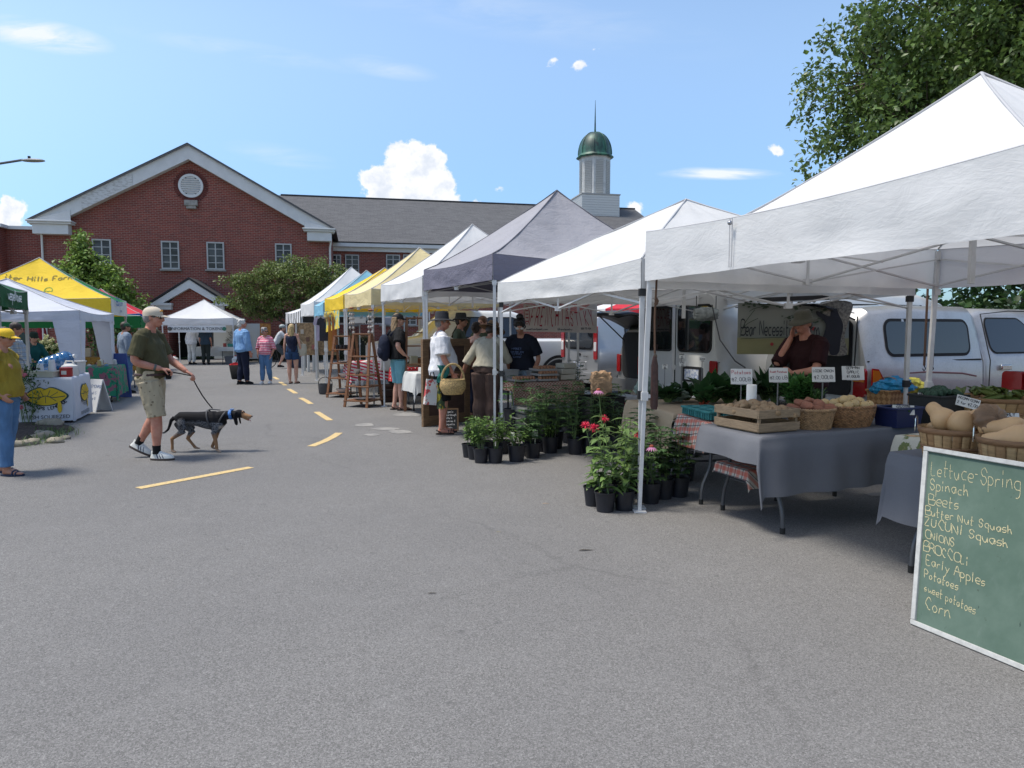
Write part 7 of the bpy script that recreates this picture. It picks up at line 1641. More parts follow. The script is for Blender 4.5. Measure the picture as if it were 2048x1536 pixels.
# farm banner with trees and a climbing bear
b0, b1_ = P(1476,608,8.25), P(1700,606,8.05); bx = (b1_-b0); bx.z = 0; BW = bx.length; bx.normalize(); BH = .60
T = thing('farm_banner', 'painted farm banner with a dark bear climbing a tree, hung behind the vendor', 'banner', (b0.x, b0.y, 0)); zt_ = 1.5+54/1400*8.2
def farm_f(t, b, vec, tc):
    z = t.new('ShaderNodeSeparateXYZ', {0: vec}).outputs[2]; h = t.math('ADD', t.math('DIVIDE', t.math('SUBTRACT', zt_, z), BH), t.math('MULTIPLY', t.math('SUBTRACT', t.noise(vec, 3, 3), .5), .10))
    n = t.noise(vec, 3, 4, .6); c = t.mix(t.maprange(h, .66, .70), t.mix(n, (.19,.205,.19), (.25,.255,.22)), t.mix(n, (.20,.185,.085), (.27,.25,.13))); return c
m = M(); m.grid(lambda u, v: bx*(BW*u)+V((0,0,zt_-BH*v-.015*sin(pi*u)*(1-v)))+V((0,-1,0))*(.015*nz(u*5, v*3)), 20, 8); m.build('cloth', mat('farm_banner_paint', rough=.8, f=farm_f), T, recalc=False)
BM = on_plane(V((0,-.03,zt_-BH)), bx, (0,0,1))
m = M(); hand(m, 'Bear Necessities Farm', 0, 0, .135, .015, jit=.02, sp=.17); kx = (BW-.36)/max(v[0] for v in m.v); m.v = [(.03+v[0]*kx, .225+v[1]*1.25, .009) for v in m.v]; m.xf(BM); m.build('lettering', INKB, T, recalc=False)
def blobpoly(m, pts, z=.0): m.poly([(x, y, z) for x, y in smooth_path(pts+[pts[0]], 4)[:-1]])
m = M(); blobpoly(m, [(BW-.30,.0),(BW-.25,.30),(BW-.29,.45),(BW-.33,.60),(BW,.60),(BW-.02,.40),(BW-.06,.2),(BW-.03,0)], .002); m.xf(BM); m.build('painted_trunk', mat('bark_paint', (.19,.17,.14), .8, var=.5, vscale=40), T, recalc=False)
m = M(); blobpoly(m, [(BW-.34,.10),(BW-.30,.02),(BW-.24,.08),(BW-.20,.0),(BW-.12,.02),(BW-.10,.18),(BW-.08,.34),(BW-.13,.46),(BW-.16,.53),(BW-.215,.50),(BW-.235,.44),(BW-.36,.50),(BW-.37,.46),(BW-.27,.36),(BW-.29,.22)], .006); m.xf(BM); m.build('painted_bear', mat('bear_paint', (.018,.018,.024), .8), T, recalc=False)
m = M(); ra = random.Random(2)
for (x0_, y0_, x1_, y1_, n_) in ((BW-.25,.55,BW-.72,.42,26),(BW-.3,.42,BW-.55,.33,16),(.05,.58,.55,.54,22),(BW-.4,.58,BW-.75,.56,16)):
    rib(m, [(x0_, y0_, .004)[:2], ((x0_+x1_)/2, (y0_+y1_)/2+.02), (x1_, y1_)], .006, .004)
    for i in range(n_):
        u = ra.random(); cx_, cy_ = x0_+(x1_-x0_)*u+ra.uniform(-.05,.05), y0_+(y1_-y0_)*u+ra.uniform(-.04,.04); s_ = ra.uniform(.012,.024); a = ra.uniform(0,6.28)
        m.poly([(cx_+s_*cos(a+q), cy_+s_*.6*sin(a+q), .005) for q in (0,1,2,3.14,4.2,5.2)])
for (x0_, y0_, x1_, y1_) in ((.02,.20,.18,.52),(.05,.30,.22,.42),(.03,.18,.6,.205),(.12,.5,.28,.56)): rib(m, smooth_path([(x0_, y0_), ((x0_+x1_)/2-.03, (y0_+y1_)/2), (x1_, y1_)]), .007, .004)
m.xf(BM); m.build('painted_branches', mat('leaf_paint', (.05,.075,.045), .8), T, recalc=False)
m = M()
for (cx_, cy_, r_) in ((BW-.40,.30,.022),(BW-.26,.05,.03),(BW-.46,.28,.014),(.38,.12,.02)): m.poly([(cx_+r_*cos(2*pi*k/10), cy_+r_*sin(2*pi*k/10), .008) for k in range(10)])
m.xf(BM); m.build('painted_apples', mat('apple_paint', (.30,.03,.03), .8), T, recalc=False)
m = M(); m.flat = True; a, b = P(1515,600,8.15), P(1722,592,8.0); m.bar(a-V((b0.x,b0.y,0)), b-V((b0.x,b0.y,0)), .05, .05); m.build('rail', BLACKP, T)
# ================================================================== trees, shrubs and potted plants
import numpy as np
BARK = mat('bark', rough=.95, f=wood_f((.11,.085,.065), .3))
def leaf_cloud(name, centers, per, rad, size, mt, parent, seed, flat=.0, droop=.4, hang=.0):
    """many small folded leaves spread round the given twig ends"""
    rg = np.random.default_rng(seed); C = np.repeat(np.array(centers, float), per, axis=0); n = len(C)
    r = rad*rg.random(n)**.6; d = rg.normal(size=(n,3)); d /= np.linalg.norm(d, axis=1)[:,None]; d[:,2] *= (1-flat); C = C+d*r[:,None]
    a = rg.normal(size=(n,3)); a[:,2] -= droop; a += d*.5; a /= np.linalg.norm(a, axis=1)[:,None]
    up = rg.normal(size=(n,3))*.6+np.array([0,0,1.0]); s = np.cross(a, up); s /= np.linalg.norm(s, axis=1)[:,None]+1e-9; nn = np.cross(s, a)
    L = size*rg.uniform(.6, 1.25, n)[:,None]; Wd = L*rg.uniform(.50, .68, n)[:,None]
    v0 = C; v1 = C+a*L*.45+s*Wd*.5+nn*Wd*.16; v2 = C+a*L-nn*L*.12; v3 = C+a*L*.45-s*Wd*.5+nn*Wd*.16; vm = C+a*L*.5
    vs = np.stack([v0,v1,v2,v3,vm], 1).reshape(-1,3); b = np.arange(n)[:,None]*5
    fs = np.concatenate([b+np.array([[0,1,4]]), b+np.array([[1,2,4]]), b+np.array([[2,3,4]]), b+np.array([[3,0,4]])], 1).reshape(-1,3)
    me = bpy.data.meshes.new(name); me.vertices.add(len(vs)); me.vertices.foreach_set('co', vs.ravel()); me.loops.add(len(fs)*3); me.loops.foreach_set('vertex_index', fs.ravel().astype(np.int32))
    me.polygons.add(len(fs)); me.polygons.foreach_set('loop_start', np.arange(len(fs), dtype=np.int32)*3); me.update(calc_edges=True); me.validate()
    me.materials.append(mt); o = bpy.data.objects.new(name, me); COL.objects.link(o); o.parent = parent; return o
def tree(label, base, h, crown, n_tw, per, rad, size, mt, seed, trunk_r=.16, cat='tree', name='leafy_tree', group='trees beside the market', flat=0.0, fork=.3, stems=1):
    """crown: list of (x, y, z, rx, ry, rz) lobes relative to the base"""
    T = thing(name, label, cat, base, 0, group); rr = random.Random(seed); tw = []
    vol = [l[3]*l[4]*l[5] for l in crown]; tot = sum(vol)
    mb = M(); top = V((0,0,h*fork)); tips = []
    for k in range(stems):
        a = 2*pi*k/max(1, stems); o_ = V((cos(a), sin(a), 0))*(trunk_r*1.6 if stems > 1 else 0); t_ = top+o_*3 if stems > 1 else top
        mb.tube([o_, (o_+t_)/2+V((.05,.03,0)), t_], [trunk_r*1.25, trunk_r, trunk_r*.8], 10); tips.append(t_)
    for l, vv in zip(crown, vol):
        k = max(6, int(n_tw*vv/tot)); c = V(l[:3]); st_ = min(tips, key=lambda q: (q-c).length); mid = st_.lerp(c, .5)+V((rr.uniform(-.2,.2), rr.uniform(-.2,.2), .15)); mb.tube([st_, mid, c], [trunk_r*.6, trunk_r*.42, trunk_r*.25], 7)
        for i in range(k):
            d = V((rr.gauss(0,1), rr.gauss(0,1), rr.gauss(0,1))).normalized(); q = rr.random()**.38; nzv = 1+.30*nz(d.x*2.1+seed, d.y*2.1, d.z*2.1+c.x)
            p = c+V((d.x*l[3], d.y*l[4], d.z*l[5]))*(q*nzv); tw.append(p)
            if i % 3 == 0: mb.tube([c.lerp(p, .1), c.lerp(p, .55)+V((0,0,.04)), p], [trunk_r*.16, trunk_r*.09, trunk_r*.03], 5)
    mb.build('trunk', BARK, T); leaf_cloud('crown', tw, per, rad, size, mt, T, seed, flat=flat); return T
DEEPL = leafm('birch', (.095,.155,.04), .55, .42, .30); MAPL = leafm('maple', (.16,.25,.05), .55, .5, .3); DOGW = leafm('dogwood', (.135,.18,.05), .5, .5, .3); HEDG = leafm('hedge', (.060,.062,.022), .5); LILAC = leafm('broad', (.050,.105,.028), .5)
# birch rising behind the near tents
tb = V((10.6, 14.4, 0))
tree('tall dark green tree rising behind the white tents at the upper right', tb, 9.0, [(-.6,0,6.9,3.4,3,2.6),(-2.6,-.6,4.9,2.2,2.2,1.7),(-3.8,-.4,3.9,1.4,1.6,.9),(-4.5,-.6,3.6,.8,1,.45),(-3.0,-.3,5.2,1.3,1.5,1.0),(1.6,.4,6.0,3,3,2.8),(.2,-.5,8.8,2.8,2.6,2.0),(-3.0,.2,6.6,1.7,1.8,1.5),(2.2,0,3.4,2.6,2.6,1.6),(.0,.3,4.2,2.4,2.4,1.5)], 1800, 70, .36, .125, DEEPL, 5, .2)
tree('broad-leaved bush behind the silver pickup under the tent edge', V((9.3, 12.6, 0)), 3.2, [(0,0,1.9,1.6,1.0,.75),(1.6,.5,2.0,1.3,1.0,.8),(-1.0,.6,2.0,.9,.9,.6),(3.0,.6,2.1,1.3,1,.8)], 110, 40, .34, .17, LILAC, 8, .05, 'bush', 'broad_leaved_bush', 'shrubs beside the market', fork=.35, stems=3)
# two trees in front of the building
tree('bushy bright green maple in front of the left gable windows', V(((192-CX)/FPX*33, 33, 0)), 5.8, [(0,0,2.9,2.0,1.8,1.25),(-.2,0,4.1,1.35,1.3,1.1),(-.35,0,5.1,.72,.7,.8),(1.0,0,2.6,1.2,1.2,.8),(-1.0,0,2.9,1.0,1.0,.8)], 420, 46, .40, .20, MAPL, 12, .13, flat=.1, fork=.22)
tree('spreading olive green tree in layers right of the entrance porch', V(((590-CX)/FPX*33.5, 33.5, 0)), 5.2, [(0,0,4.2,1.9,1.5,.75),(-1.7,0,3.7,1.6,1.3,.7),(1.6,0,3.9,1.5,1.3,.75),(-2.4,0,2.8,1.1,1.1,.4),(.0,0,3.0,2.2,1.5,.6),(2.6,0,3.1,1.2,1.1,.6),(-1.2,0,2.3,1.3,1.1,.4)], 400, 50, .36, .13, DOGW, 21, .10, flat=.45, fork=.30, stems=3)
tree('small airy tree at the corner of the gable block behind the far tents', V(((700-CX)/FPX*37, 37, 0)), 4.8, [(0,0,3.6,1.0,1.0,1.0),(-.4,0,2.6,1.0,1,.7)], 70, 40, .36, .13, DOGW, 23, .07, flat=.2)
H0 = V(((462-CX)/FPX*33.8, 33.8, 0)); T = thing('hedge', 'clipped brownish green hedge in front of the brick wall right of the porch', 'hedge', H0, BA)
rr = random.Random(6); leaf_cloud('foliage', [(rr.uniform(0,6.5), rr.uniform(-.35,.35), rr.uniform(.12,1.22)) for _ in range(420)], 34, .16, .075, HEDG, T, 77); m = M(); m.box((3.25,0,.58), (6.5,.5,1.1)); m.build('branches', mat('hedge_core', (.02,.022,.012), .95), T)
# flowering shrub and bed on the left
SH = V(((112-CX)/FPX*19.3, 19.3, 0)); T = thing('hydrangea', 'hydrangea bush with pale cream flower heads behind the lemonade stand', 'shrub', SH, 0, 'shrubs beside the market'); rr = random.Random(8)
leaf_cloud('foliage', [(rr.gauss(0,.42), rr.gauss(0,.3), rr.uniform(.15,1.15)) for _ in range(70)], 26, .22, .12, LILAC, T, 15); m = M()
for i in range(34):
    a = rr.uniform(0,6.28); r = rr.uniform(.1,.72); c = V((r*cos(a), r*.6*sin(a)-.18, rr.uniform(.55,1.36)))
    for j in range(9): m.ell(c+V((rr.gauss(0,.035), rr.gauss(0,.035), rr.gauss(0,.03))), .03, 6, 4)
o = m.build('flower_heads', mat('cream_petal', (.50,.50,.28), .8, var=.25, vscale=30), T)
m = M(); m.tube([(0,0,0),(0,0,.7)], .05, 7); m.build('stem', BARK, T)
tree('low dark bush behind the white leg cover on the left', V(((210-CX)/FPX*24, 24, 0)), 2.4, [(0,0,1.4,1.1,.8,.8),(1.0,0,1.3,.8,.7,.6)], 50, 34, .3, .14, LILAC, 31, .04, 'bush', 'low_bush', 'shrubs beside the market', stems=3)
MULCH = mat('mulch', (.045,.026,.018), .95, var=.6, vscale=30, bump=1.0, bscale=70)
def flatpatch(name, pts, z, mt, seed, amp=.02, hgt=.05):
    c = sum((V(p) for p in pts), V())/len(pts); m = M(); rg = 8; n = len(pts)*4; loop = smooth_path([(p[0], p[1]) for p in pts]+[pts[0][:2]], 4)[:-1]; vs = []
    for i in range(rg+1):
        t = i/rg
        for p in loop: q = V((c.x+(p[0]-c.x)*t, c.y+(p[1]-c.y)*t, 0)); q.z = z+hgt*(1-t**3)+amp*nz(q.x*4, q.y*4, seed)*(1-t**4); vs.append(q)
    k = len(loop); m.add(vs, [(i*k+j, i*k+(j+1) % k, (i+1)*k+(j+1) % k, (i+1)*k+j) for i in range(rg) for j in range(k)]); return m.build(name, mt, smooth=80)
tag(flatpatch('flower_bed', [G(-120,905), G(0,893), G(60,884), G(108,872), G(150,858), G(110,846), G(40,842), G(-120,842)], .006, MULCH, 3), kind='structure')
T = M(); rr = random.Random(31); gpts = []
GR = leafm('grass', (.075,.13,.03), .45)
for (px, py, n_) in ((95,868,90),(118,873,110),(140,866,60),(70,886,70),(45,892,40),(105,882,60),(75,857,30)):
    for i in range(n_):
        b = G(px+rr.gauss(0,13), py+rr.gauss(0,4)); b.z = .02; leaf(T, b, V((rr.gauss(0,.5), rr.gauss(0,.5), 1)), rr.uniform(.05,.12), .008, .7, .1, 2)
tag(T.build('grass', GR, recalc=False), kind='stuff')
ROCK = mat('rock', rough=.9, f=veg((.33,.29,.22), .4, rough=.9, vs=9))
for i, (px, py, s_, lb) in enumerate([(102,853,.17,'largest pale rounded rock at the back edge of the flower bed'),(88,877,.13,'tan rock in the middle of the front row edging the bed'),(66,888,.10,'small flat rock left in the front row edging the bed'),(110,885,.10,'flat pale stone at the front of the grass tuft'),(48,891,.09,'grey rock in the front row near the jeans'),(78,870,.09,'small brown rock beside the mulch'),(130,878,.07,'small stone at the right tip of the bed'),(30,893,.10,'rock half hidden behind the woman in the yellow cap')]):
    m = M(); m.ell((0,0,0), (s_*1.25, s_*.8, s_*.55), 16, 10, fn=lambda p: p*(1+.3*nz(p.x*1.7+i*3, p.y*1.7, p.z*1.7))); o = m.build('rock', ROCK, loc=G(px, py)+V((0,0,s_*.22)), smooth=70, rz=i); tag(o, lb, 'rock', 'rocks edging the flower bed')
# rose bush by the lemonade table
RB = V(((46-CX)/FPX*11.0, 11.0, 0)); T = thing('rose_bush', 'straggly rose bush with pink blooms between the woman and the lemonade table', 'shrub', RB, 0, 'shrubs beside the market'); rr = random.Random(18)
leaf_cloud('foliage', [(rr.gauss(0,.12), rr.gauss(0,.12), rr.uniform(.2,.95)) for _ in range(34)], 20, .12, .05, LILAC, T, 16); m = M()
for i in range(6): m.tube([(rr.gauss(0,.04), rr.gauss(0,.04), 0), (rr.gauss(0,.1), rr.gauss(0,.1), .5), (rr.gauss(0,.14), rr.gauss(0,.14), .95)], .006, 5)
m.build('stems', GST, T)
for c in ((.10,-.12,.80),(.03,-.15,.30),(-.05,-.1,.9)): m = M(); m.ell(c, .035, 10, 7, fn=lambda p: p*(1+.25*nz(p.x*4, p.y*4, p.z*4))); m.build('bloom', mat('rose_pink', (.55,.13,.17), .7), T)
# ---- potted plants
POTM = mat('nursery_pot', (.013,.014,.020), .45, var=.3, vscale=10); SOIL = mat('soil', (.03,.02,.014), .95, bump=1, bscale=90)
def pot(T, r, h):
    m = M(); m.lathe([(r*.78,0),(r*.98,h*.94),(r*1.04,h*.94),(r*1.05,h),(r*.97,h),(r*.93,h*.9)], n=22, cap=False); m.build('pot', POTM, T); m = M(); m.poly([(r*.95*cos(2*pi*k/16), r*.95*sin(2*pi*k/16), h*.9) for k in range(16)]); m.build('soil', SOIL, T)
def potted(label, loc, r, h, ph, kind, seed, group, name='potted_plant', tagc=None):
    T = thing(name, label, 'potted plant', loc, seed*1.3, group); pot(T, r, h); rr = random.Random(seed); ms = M(); ml = M(); mf = M()
    if kind == 'bush':
        for i in range(9):
            a = rr.uniform(0,6.28); t = V((cos(a)*r*rr.uniform(.2,1.1), sin(a)*r*rr.uniform(.2,1.1), ph*rr.uniform(.6,1.05))); b = V((cos(a)*r*.3, sin(a)*r*.3, h*.9)); e = b+t; ms.tube([b, (b+e)/2+V((0,0,.03)), e], [.004,.003,.002], 5)
            for j in range(13): q = rr.uniform(.25,1); p = b.lerp(e, q); leaf(ml, p, V((rr.gauss(0,1), rr.gauss(0,1), rr.uniform(-.1,.7))), rr.uniform(.05,.085), .034, .5, .3, 2)
    elif kind == 'tomato':
        for i in range(4):
            a = rr.uniform(0,6.28); b = V((cos(a)*r*.3, sin(a)*r*.3, h*.9)); e = b+V((rr.gauss(0,.06), rr.gauss(0,.06), ph*rr.uniform(.75,1.05))); ms.tube([b, (b+e)/2+V((rr.gauss(0,.02),0,0)), e], [.006,.005,.003], 5)
            for j in range(11):
                q = .12+.88*j/10; p = b.lerp(e, q); a2 = j*2.4+i; d = V((cos(a2), sin(a2), .45)); st_ = p+d*.07; ms.tube([p, st_], [.003,.002], 4)
                for w_ in (-.9,-.4,0,.4,.9): leaf(ml, st_, Matrix.Rotation(w_, 3, 'Z') @ d, rr.uniform(.06,.11), .04, .7, .3, 3)
    elif kind == 'monarda':
        for i in range(4):
            a = rr.uniform(0,6.28); b = V((cos(a)*r*.35, sin(a)*r*.35, h*.9)); e = b+V((rr.gauss(0,.09), rr.gauss(0,.09), ph*rr.uniform(.65,1.0))); md = (b+e)/2+V((rr.gauss(0,.03), rr.gauss(0,.03), 0)); ms.tube([b, md, e], [.0045,.004,.003], 5)
            nl = int(ph/.075)
            for j in range(nl):
                q = (j+.6)/nl; p = b.lerp(md, q*2) if q < .5 else md.lerp(e, q*2-1); a2 = j*pi/2+i
                for sg in (0, pi): d = V((cos(a2+sg), sin(a2+sg), .35)); leaf(ml, p, d, rr.uniform(.10,.165)*(1.1-.35*q), .056*(1.1-.3*q), rr.uniform(.6,1.3), .35, 4)
            if i < 1+(seed == 13) and seed % 2:
                for j in range(42): d = V((rr.gauss(0,1), rr.gauss(0,1), rr.gauss(.1,.8))).normalized(); mf.tube([e, e+d*.020, e+d*.044+V((0,0,-.004))], [.004,.004,.0015], 4)
    elif kind == 'fig':
        b = V((0,0,h*.9)); e = V((-.06,.02,ph)); ms.tube([b, b.lerp(e,.5)+V((.02,0,0)), e], [.009,.008,.006], 6)
        for j in range(11):
            p = b.lerp(e, .25+.75*j/10); a = j*2.4; d = V((cos(a), sin(a), .3)); st_ = p+d*.12; ms.tube([p, st_], [.003,.0025], 4)
            for w_ in (-1.1,-.5,0,.5,1.1): leaf(ml, st_, Matrix.Rotation(w_, 3, 'Z') @ d, .12, .055, .6, .2, 3)
    ms.build('stems', GST, T); ml.build('leaves', {'bush':DOCK,'tomato':TOM,'monarda':MON,'fig':BASIL}[kind], T, recalc=False)
    if mf.v: mf.build('flowers', mat('beebalm_red', (.55,.01,.05), .6), T)
    if tagc:
        m = M(); m.flat = True; m.box((0,-r*.6,h+.10), (.075,.002,.10)); m.box((0,-r*.6,h+.02), (.012,.0025,.08)); m.build('plant_tag', mat('tag_'+tagc, rough=.4, f=lambda t, b, vec, tc: t.mix(t.maprange(t.noise(vec, 40, 4, .7), .45, .6), (.55,.55,.48), (.10,.20,.06))), T)
    return T
GP = 'potted plants at the foot of the stalls'; k = 0
protoB = [potted('bushy light green seedling in a small black pot, in the row at the tent pole', (0,0,-40), .085, .16, .34, 'bush', s_, GP) for s_ in (2,3,5)]
firstB = {}
for i, (px, py, sc) in enumerate([(938,914,1),(949,918,1),(962,925,1.05),(991,925,1.08),(975,908,1.0),(1008,906,1),(955,902,1)]):
    j = i % 3; o = protoB[j] if not firstB.get(j) else copy_tree(protoB[j]); firstB[j] = 1; o.location = G(px, py); o.scale = (sc,)*3; o.rotation_euler = (0,0,i*1.7)
protoT = [potted('tall leafy tomato-like seedling in a black pot among the coolers', (0,0,-40), .11, .22, .52, 'tomato', s_, GP) for s_ in (7,8)]
firstT = {}
for i, (px, py, sc) in enumerate([(1062,912,1),(1085,902,1.05),(1110,896,1),(1140,885,1.1),(1165,880,1.05),(1190,872,1.1),(1205,893,.95),(1232,902,.9),(1178,905,.95),(1150,908,.9),(1240,880,1.0),(1090,880,1.0),(1212,868,1.0)]):
    j = i % 2; o = protoT[j] if not firstT.get(j) else copy_tree(protoT[j]); firstT[j] = 1; o.location = G(px, py); o.scale = (sc,)*3; o.rotation_euler = (0,0,i*2.1)
potted('seedling in a black pot with a printed picture tag, by the tent pole', G(1033,922), .105, .19, .22, 'bush', 9, GP, tagc='a'); potted('black pot with a picture tag and pale leaves in front of the grey cooler', G(1066,918)+V((0,.1,0)), .10, .18, .26, 'tomato', 10, GP, tagc='b'); potted('black pot with a small white tag in front of the cooler corner', G(1100,905), .105, .2, .20, 'bush', 11, GP, tagc='c')
up_ = G(1024,872); open_bin('upturned black crate under the tall fig seedling', up_, .3, .26, .26, .14, BLKW, name='produce_crate', cat='crate')
potted('large black pot with a tall fig seedling leaning left by the tent pole', up_+V((0,0,.15)), .12, .24, .66, 'fig', 12, GP)
for px, py, ph, sd_, lb in ((1187,1010,.56,13,'bee balm with red flowers in the left black pot at the front pole'),(1210,1022,.50,14,'bee balm with drooping leaves in the foremost black pot'),(1248,1019,.66,15,'tall bee balm with red flowers in the black pot next to the front pole'),(1230,996,.72,17,'bee balm with red flowers at the back of the front cluster'),(1262,985,.60,16,'leafy stems in the black pot behind the front pole')):
    potted(lb, G(px, py), .088, .165, ph, 'monarda', sd_, GP)
for px, py, ph, sd_, lb in ((1300,1005,.34,21,'small tomato seedling in a black pot right of the front pole'),(1326,996,.44,22,'bushy tomato seedling in a black pot under the beige cloth'),(1358,992,.50,23,'bushy tomato seedling in the rightmost black pot by the grey cloth'),(1283,960,.50,24,'tomato seedling in a black pot behind the front poles'),(1330,955,.42,25,'tomato seedling at the back under the plaid cloth'),(1371,960,.44,26,'tomato seedling in the shade beside the table leg')):
    potted(lb, G(px, py), .095, .18, ph, 'tomato', sd_, GP)
for (px, py, d, lb, gb) in ((1197,780,6.2,'purple coneflower standing tall above the bee balm',(1208,992)),(1303,893,5.7,'pink coneflower leaning across the tent pole',(1238,1002))):
    hd = P(px, py, d); T = thing('coneflower', lb, 'flower', G(*gb)); hd = hd-T.location; ms = M(); ms.tube([(0,0,.16), hd*.5+V((.02,0,.05)), hd], .004, 5); ms.build('stem', GST, T); pot(T, .08, .16)
    m = M(); m.ell(hd, (.020,.020,.017), 10, 7); m.build('cone', mat('cone_rust', (.28,.06,.03), .8), T); m = M()
    for i in range(14): a = 2*pi*i/14; leaf(m, hd+V((cos(a)*.015, sin(a)*.015, -.003)), V((cos(a), sin(a), -.35)), .048, .016, .6, .1, 2)
    m.build('petals', mat('petal_pink', (.50,.20,.36), .7, transl=.2), T, recalc=False)
# sprays of dark foliage over the coolers
potted('dark trailing plant in a pot on the crates beside the pickup', G(1150,850)+V((.1,1.0,.35)), .11, .2, .42, 'tomato', 31, GP)
# ================================================================== the rest of the stalls
def cooler(label, loc, rz, L, Wd, H, bm, lm):
    T = thing('cooler', label, 'cooler', loc, rz, 'coolers under the stalls'); m = M(); m.flat = True; m.box((0,0,H*.40), (L*.96, Wd*.96, H*.80)); m.build('body', bm, T, bevel=.02); m = M(); m.flat = True; m.box((0,0,H*.90), (L, Wd, H*.19)); m.build('lid', lm, T, bevel=.025)
    for sx in (-.3,.3): m = M(); m.flat = True; m.box((sx*L, -Wd/2-.008, H*.78), (.05,.02,.10)); m.build('latch', lm, T, bevel=.006)
    for sx in (-1,1): m = M(); m.tube([(sx*L*.49, -Wd*.25, H*.66), (sx*(L*.49+.035), -Wd*.2, H*.64), (sx*(L*.49+.035), Wd*.2, H*.64), (sx*L*.49, Wd*.25, H*.66)], .012, 6); m.build('handle', lm, T)
    return T
CG = mat('cooler_grey_green', (.075,.08,.07), .55); CGD = mat('cooler_lid_grey', (.13,.135,.125), .5); CWH = mat('cooler_white', (.55,.55,.54), .5); CTG = mat('tote_green', (.03,.075,.05), .5); CRED = mat('cooler_red', (.35,.02,.02), .45)
cooler('large grey green cooler behind the potted seedlings', G(1098,880)+V((0,.35,0)), RQ, .95, .45, .44, CG, CGD)
cooler('dark green tote box with a pale lid behind the coneflower', G(1165,868)+V((.15,1.0,0)), RQ, .62, .42, .52, CTG, CWH)
cooler('white cooler with red base in the shade behind the front plants', G(1245,880)+V((.1,1.25,0)), RQ, .6, .4, .50, CRED, CWH)
cooler('black storage box under the egg table', V((.55, 10.35, 0)), RQ, .6, .4, .42, BLKP_ if False else BLACKP, BLACKP)
pb = P(1202,768,9.3); m = M(); m.ell((0,0,0), (.17,.12,.17), 30, 20, fn=lambda p: V((max(-.75,min(.75,p.x*1.2)), max(-.75,min(.75,p.y*1.2)), p.z))*(1+.22*nz(p.x*3, p.y*3, p.z*3)+.10*nz(p.x*8, p.y*8, p.z*8))); bt = pb.copy()
open_bin('stack of dark crates under the crumpled paper bag', V((pb.x, pb.y, 0)), RQ, .5, .4, pb.z-.16, BLKW, name='produce_crate', cat='crate', taper=.97)
tag(m.build('paper_bag', mat('kraft_paper', (.42,.27,.16), .85, var=.2, vscale=14, bump=.7, bscale=30), loc=bt, smooth=30), 'crumpled brown paper bag on the dark crates', 'paper bag')
# egg table
rB, qB = r3, q3; RE = atan2(qB.y, qB.x); E0 = V((.03, 9.95, 0))
table('folding table under the retro patterned cloth, holding the egg trays', E0, qB, rB, 1.15, .62, .74)
draped('tablecloth', 'tablecloth with small red brown tile pattern under the eggs', 'tablecloth', E0, qB, rB, 1.15, .62, .74, (.12,.05,.34,.05), RETRO, None, .012, seed=5.1)
TRAY = mat('egg_tray', (.33,.31,.29), .9, bump=.4, bscale=90)
def eggtray(label, loc, rz):
    T = thing('egg_tray', label, 'egg tray', loc, rz, 'egg trays on the tile cloth'); m = M(); m.grid(lambda u, v: V(((u-.5)*.31, (v-.5)*.31, .022+.018*sin(u*6*2*pi)*sin(v*6*2*pi)*(1 if .02 < u < .98 else 0))), 48, 48); m.build('cups', TRAY, T, recalc=False, solid=.003); m = M(); m.flat = True
    for a, b, c_, d_ in ((0,-.155,.31,.006),(0,.155,.31,.006),(-.155,0,.006,.304),(.155,0,.006,.304)): m.box((a, b, .022), (c_, d_, .03))
    m.build('edge', TRAY, T); return T
m = M(); m.ell((0,0,0), (.022,.022,.029), 12, 9, fn=lambda p: V((p.x*(1-.12*p.z), p.y*(1-.12*p.z), p.z))); egg = m.build('egg', EGG, loc=(0,0,-50), smooth=80); tag(egg, 'brown egg in the stacked egg trays', 'egg', 'brown eggs in the egg trays'); fe = [True]
def eggs(c, rz, rows=(0,1,2,3,4,5), cols=6):
    for i in rows:
        for j in range(cols):
            if fe[0]: o = egg; fe[0] = False
            else: o = egg.copy(); COL.objects.link(o)
            o.location = V(c)+rotz(rz) @ V(((j-2.5)*.05, (i-2.5)*.05, .052)); o.rotation_euler = (random.uniform(-.15,.15), random.uniform(-.15,.15), 0)
base = E0+qB*.58+rB*.17+V((0,0,.75)); eggtray('lower egg tray at the front of the tile cloth', base, RE); eggs(base, RE, (0,1)); 
b2_ = base+V((0,0,.075)); eggtray('middle egg tray in the stack at the front of the tile cloth', b2_, RE+.05); eggs(b2_, RE+.05, (0,1)); b3_ = base+rB*.05+V((0,0,.145)); eggtray('top egg tray full of brown eggs on the tile cloth', b3_, RE-.04); eggs(b3_, RE-.04, (0,1,2,3))
base = E0+qB*.22+rB*.20+V((0,0,.75)); eggtray('egg tray beside the tent pole on the tile cloth', base, RE+.1); eggs(base, RE+.1, (0,1,2,3))
FOAM = mat('foam_cream', (.50,.46,.37), .8)
for i, (a, b, z, lb) in enumerate(((.98,.25,0,'lower cream carton stack at the right end of the egg table'),(.98,.25,.085,'middle cream carton on the egg table'),(1.0,.26,.17,'top cream carton of the stack on the egg table'))):
    m = M(); m.flat = True; m.box((0,0,.04), (.26,.20,.078)); o = m.build('egg_carton', FOAM, loc=E0+qB*a+rB*b+V((0,0,.752+z)), rz=RE+.1*i, bevel=.012); tag(o, lb, 'carton', 'cream cartons on the egg table')
T = open_bin('clear plastic tub with papers behind the eggs', E0+qB*.62+rB*.45+V((0,0,.75)), RE, .34, .24, .14, mat('clear_tub', (.30,.30,.29), .3), name='plastic_tub', cat='tub')
T = open_bin('small clear tub at the left end of the egg table', E0+qB*.16+rB*.48+V((0,0,.75)), RE, .22, .16, .16, MATS['clear_tub'], name='plastic_tub', cat='tub')
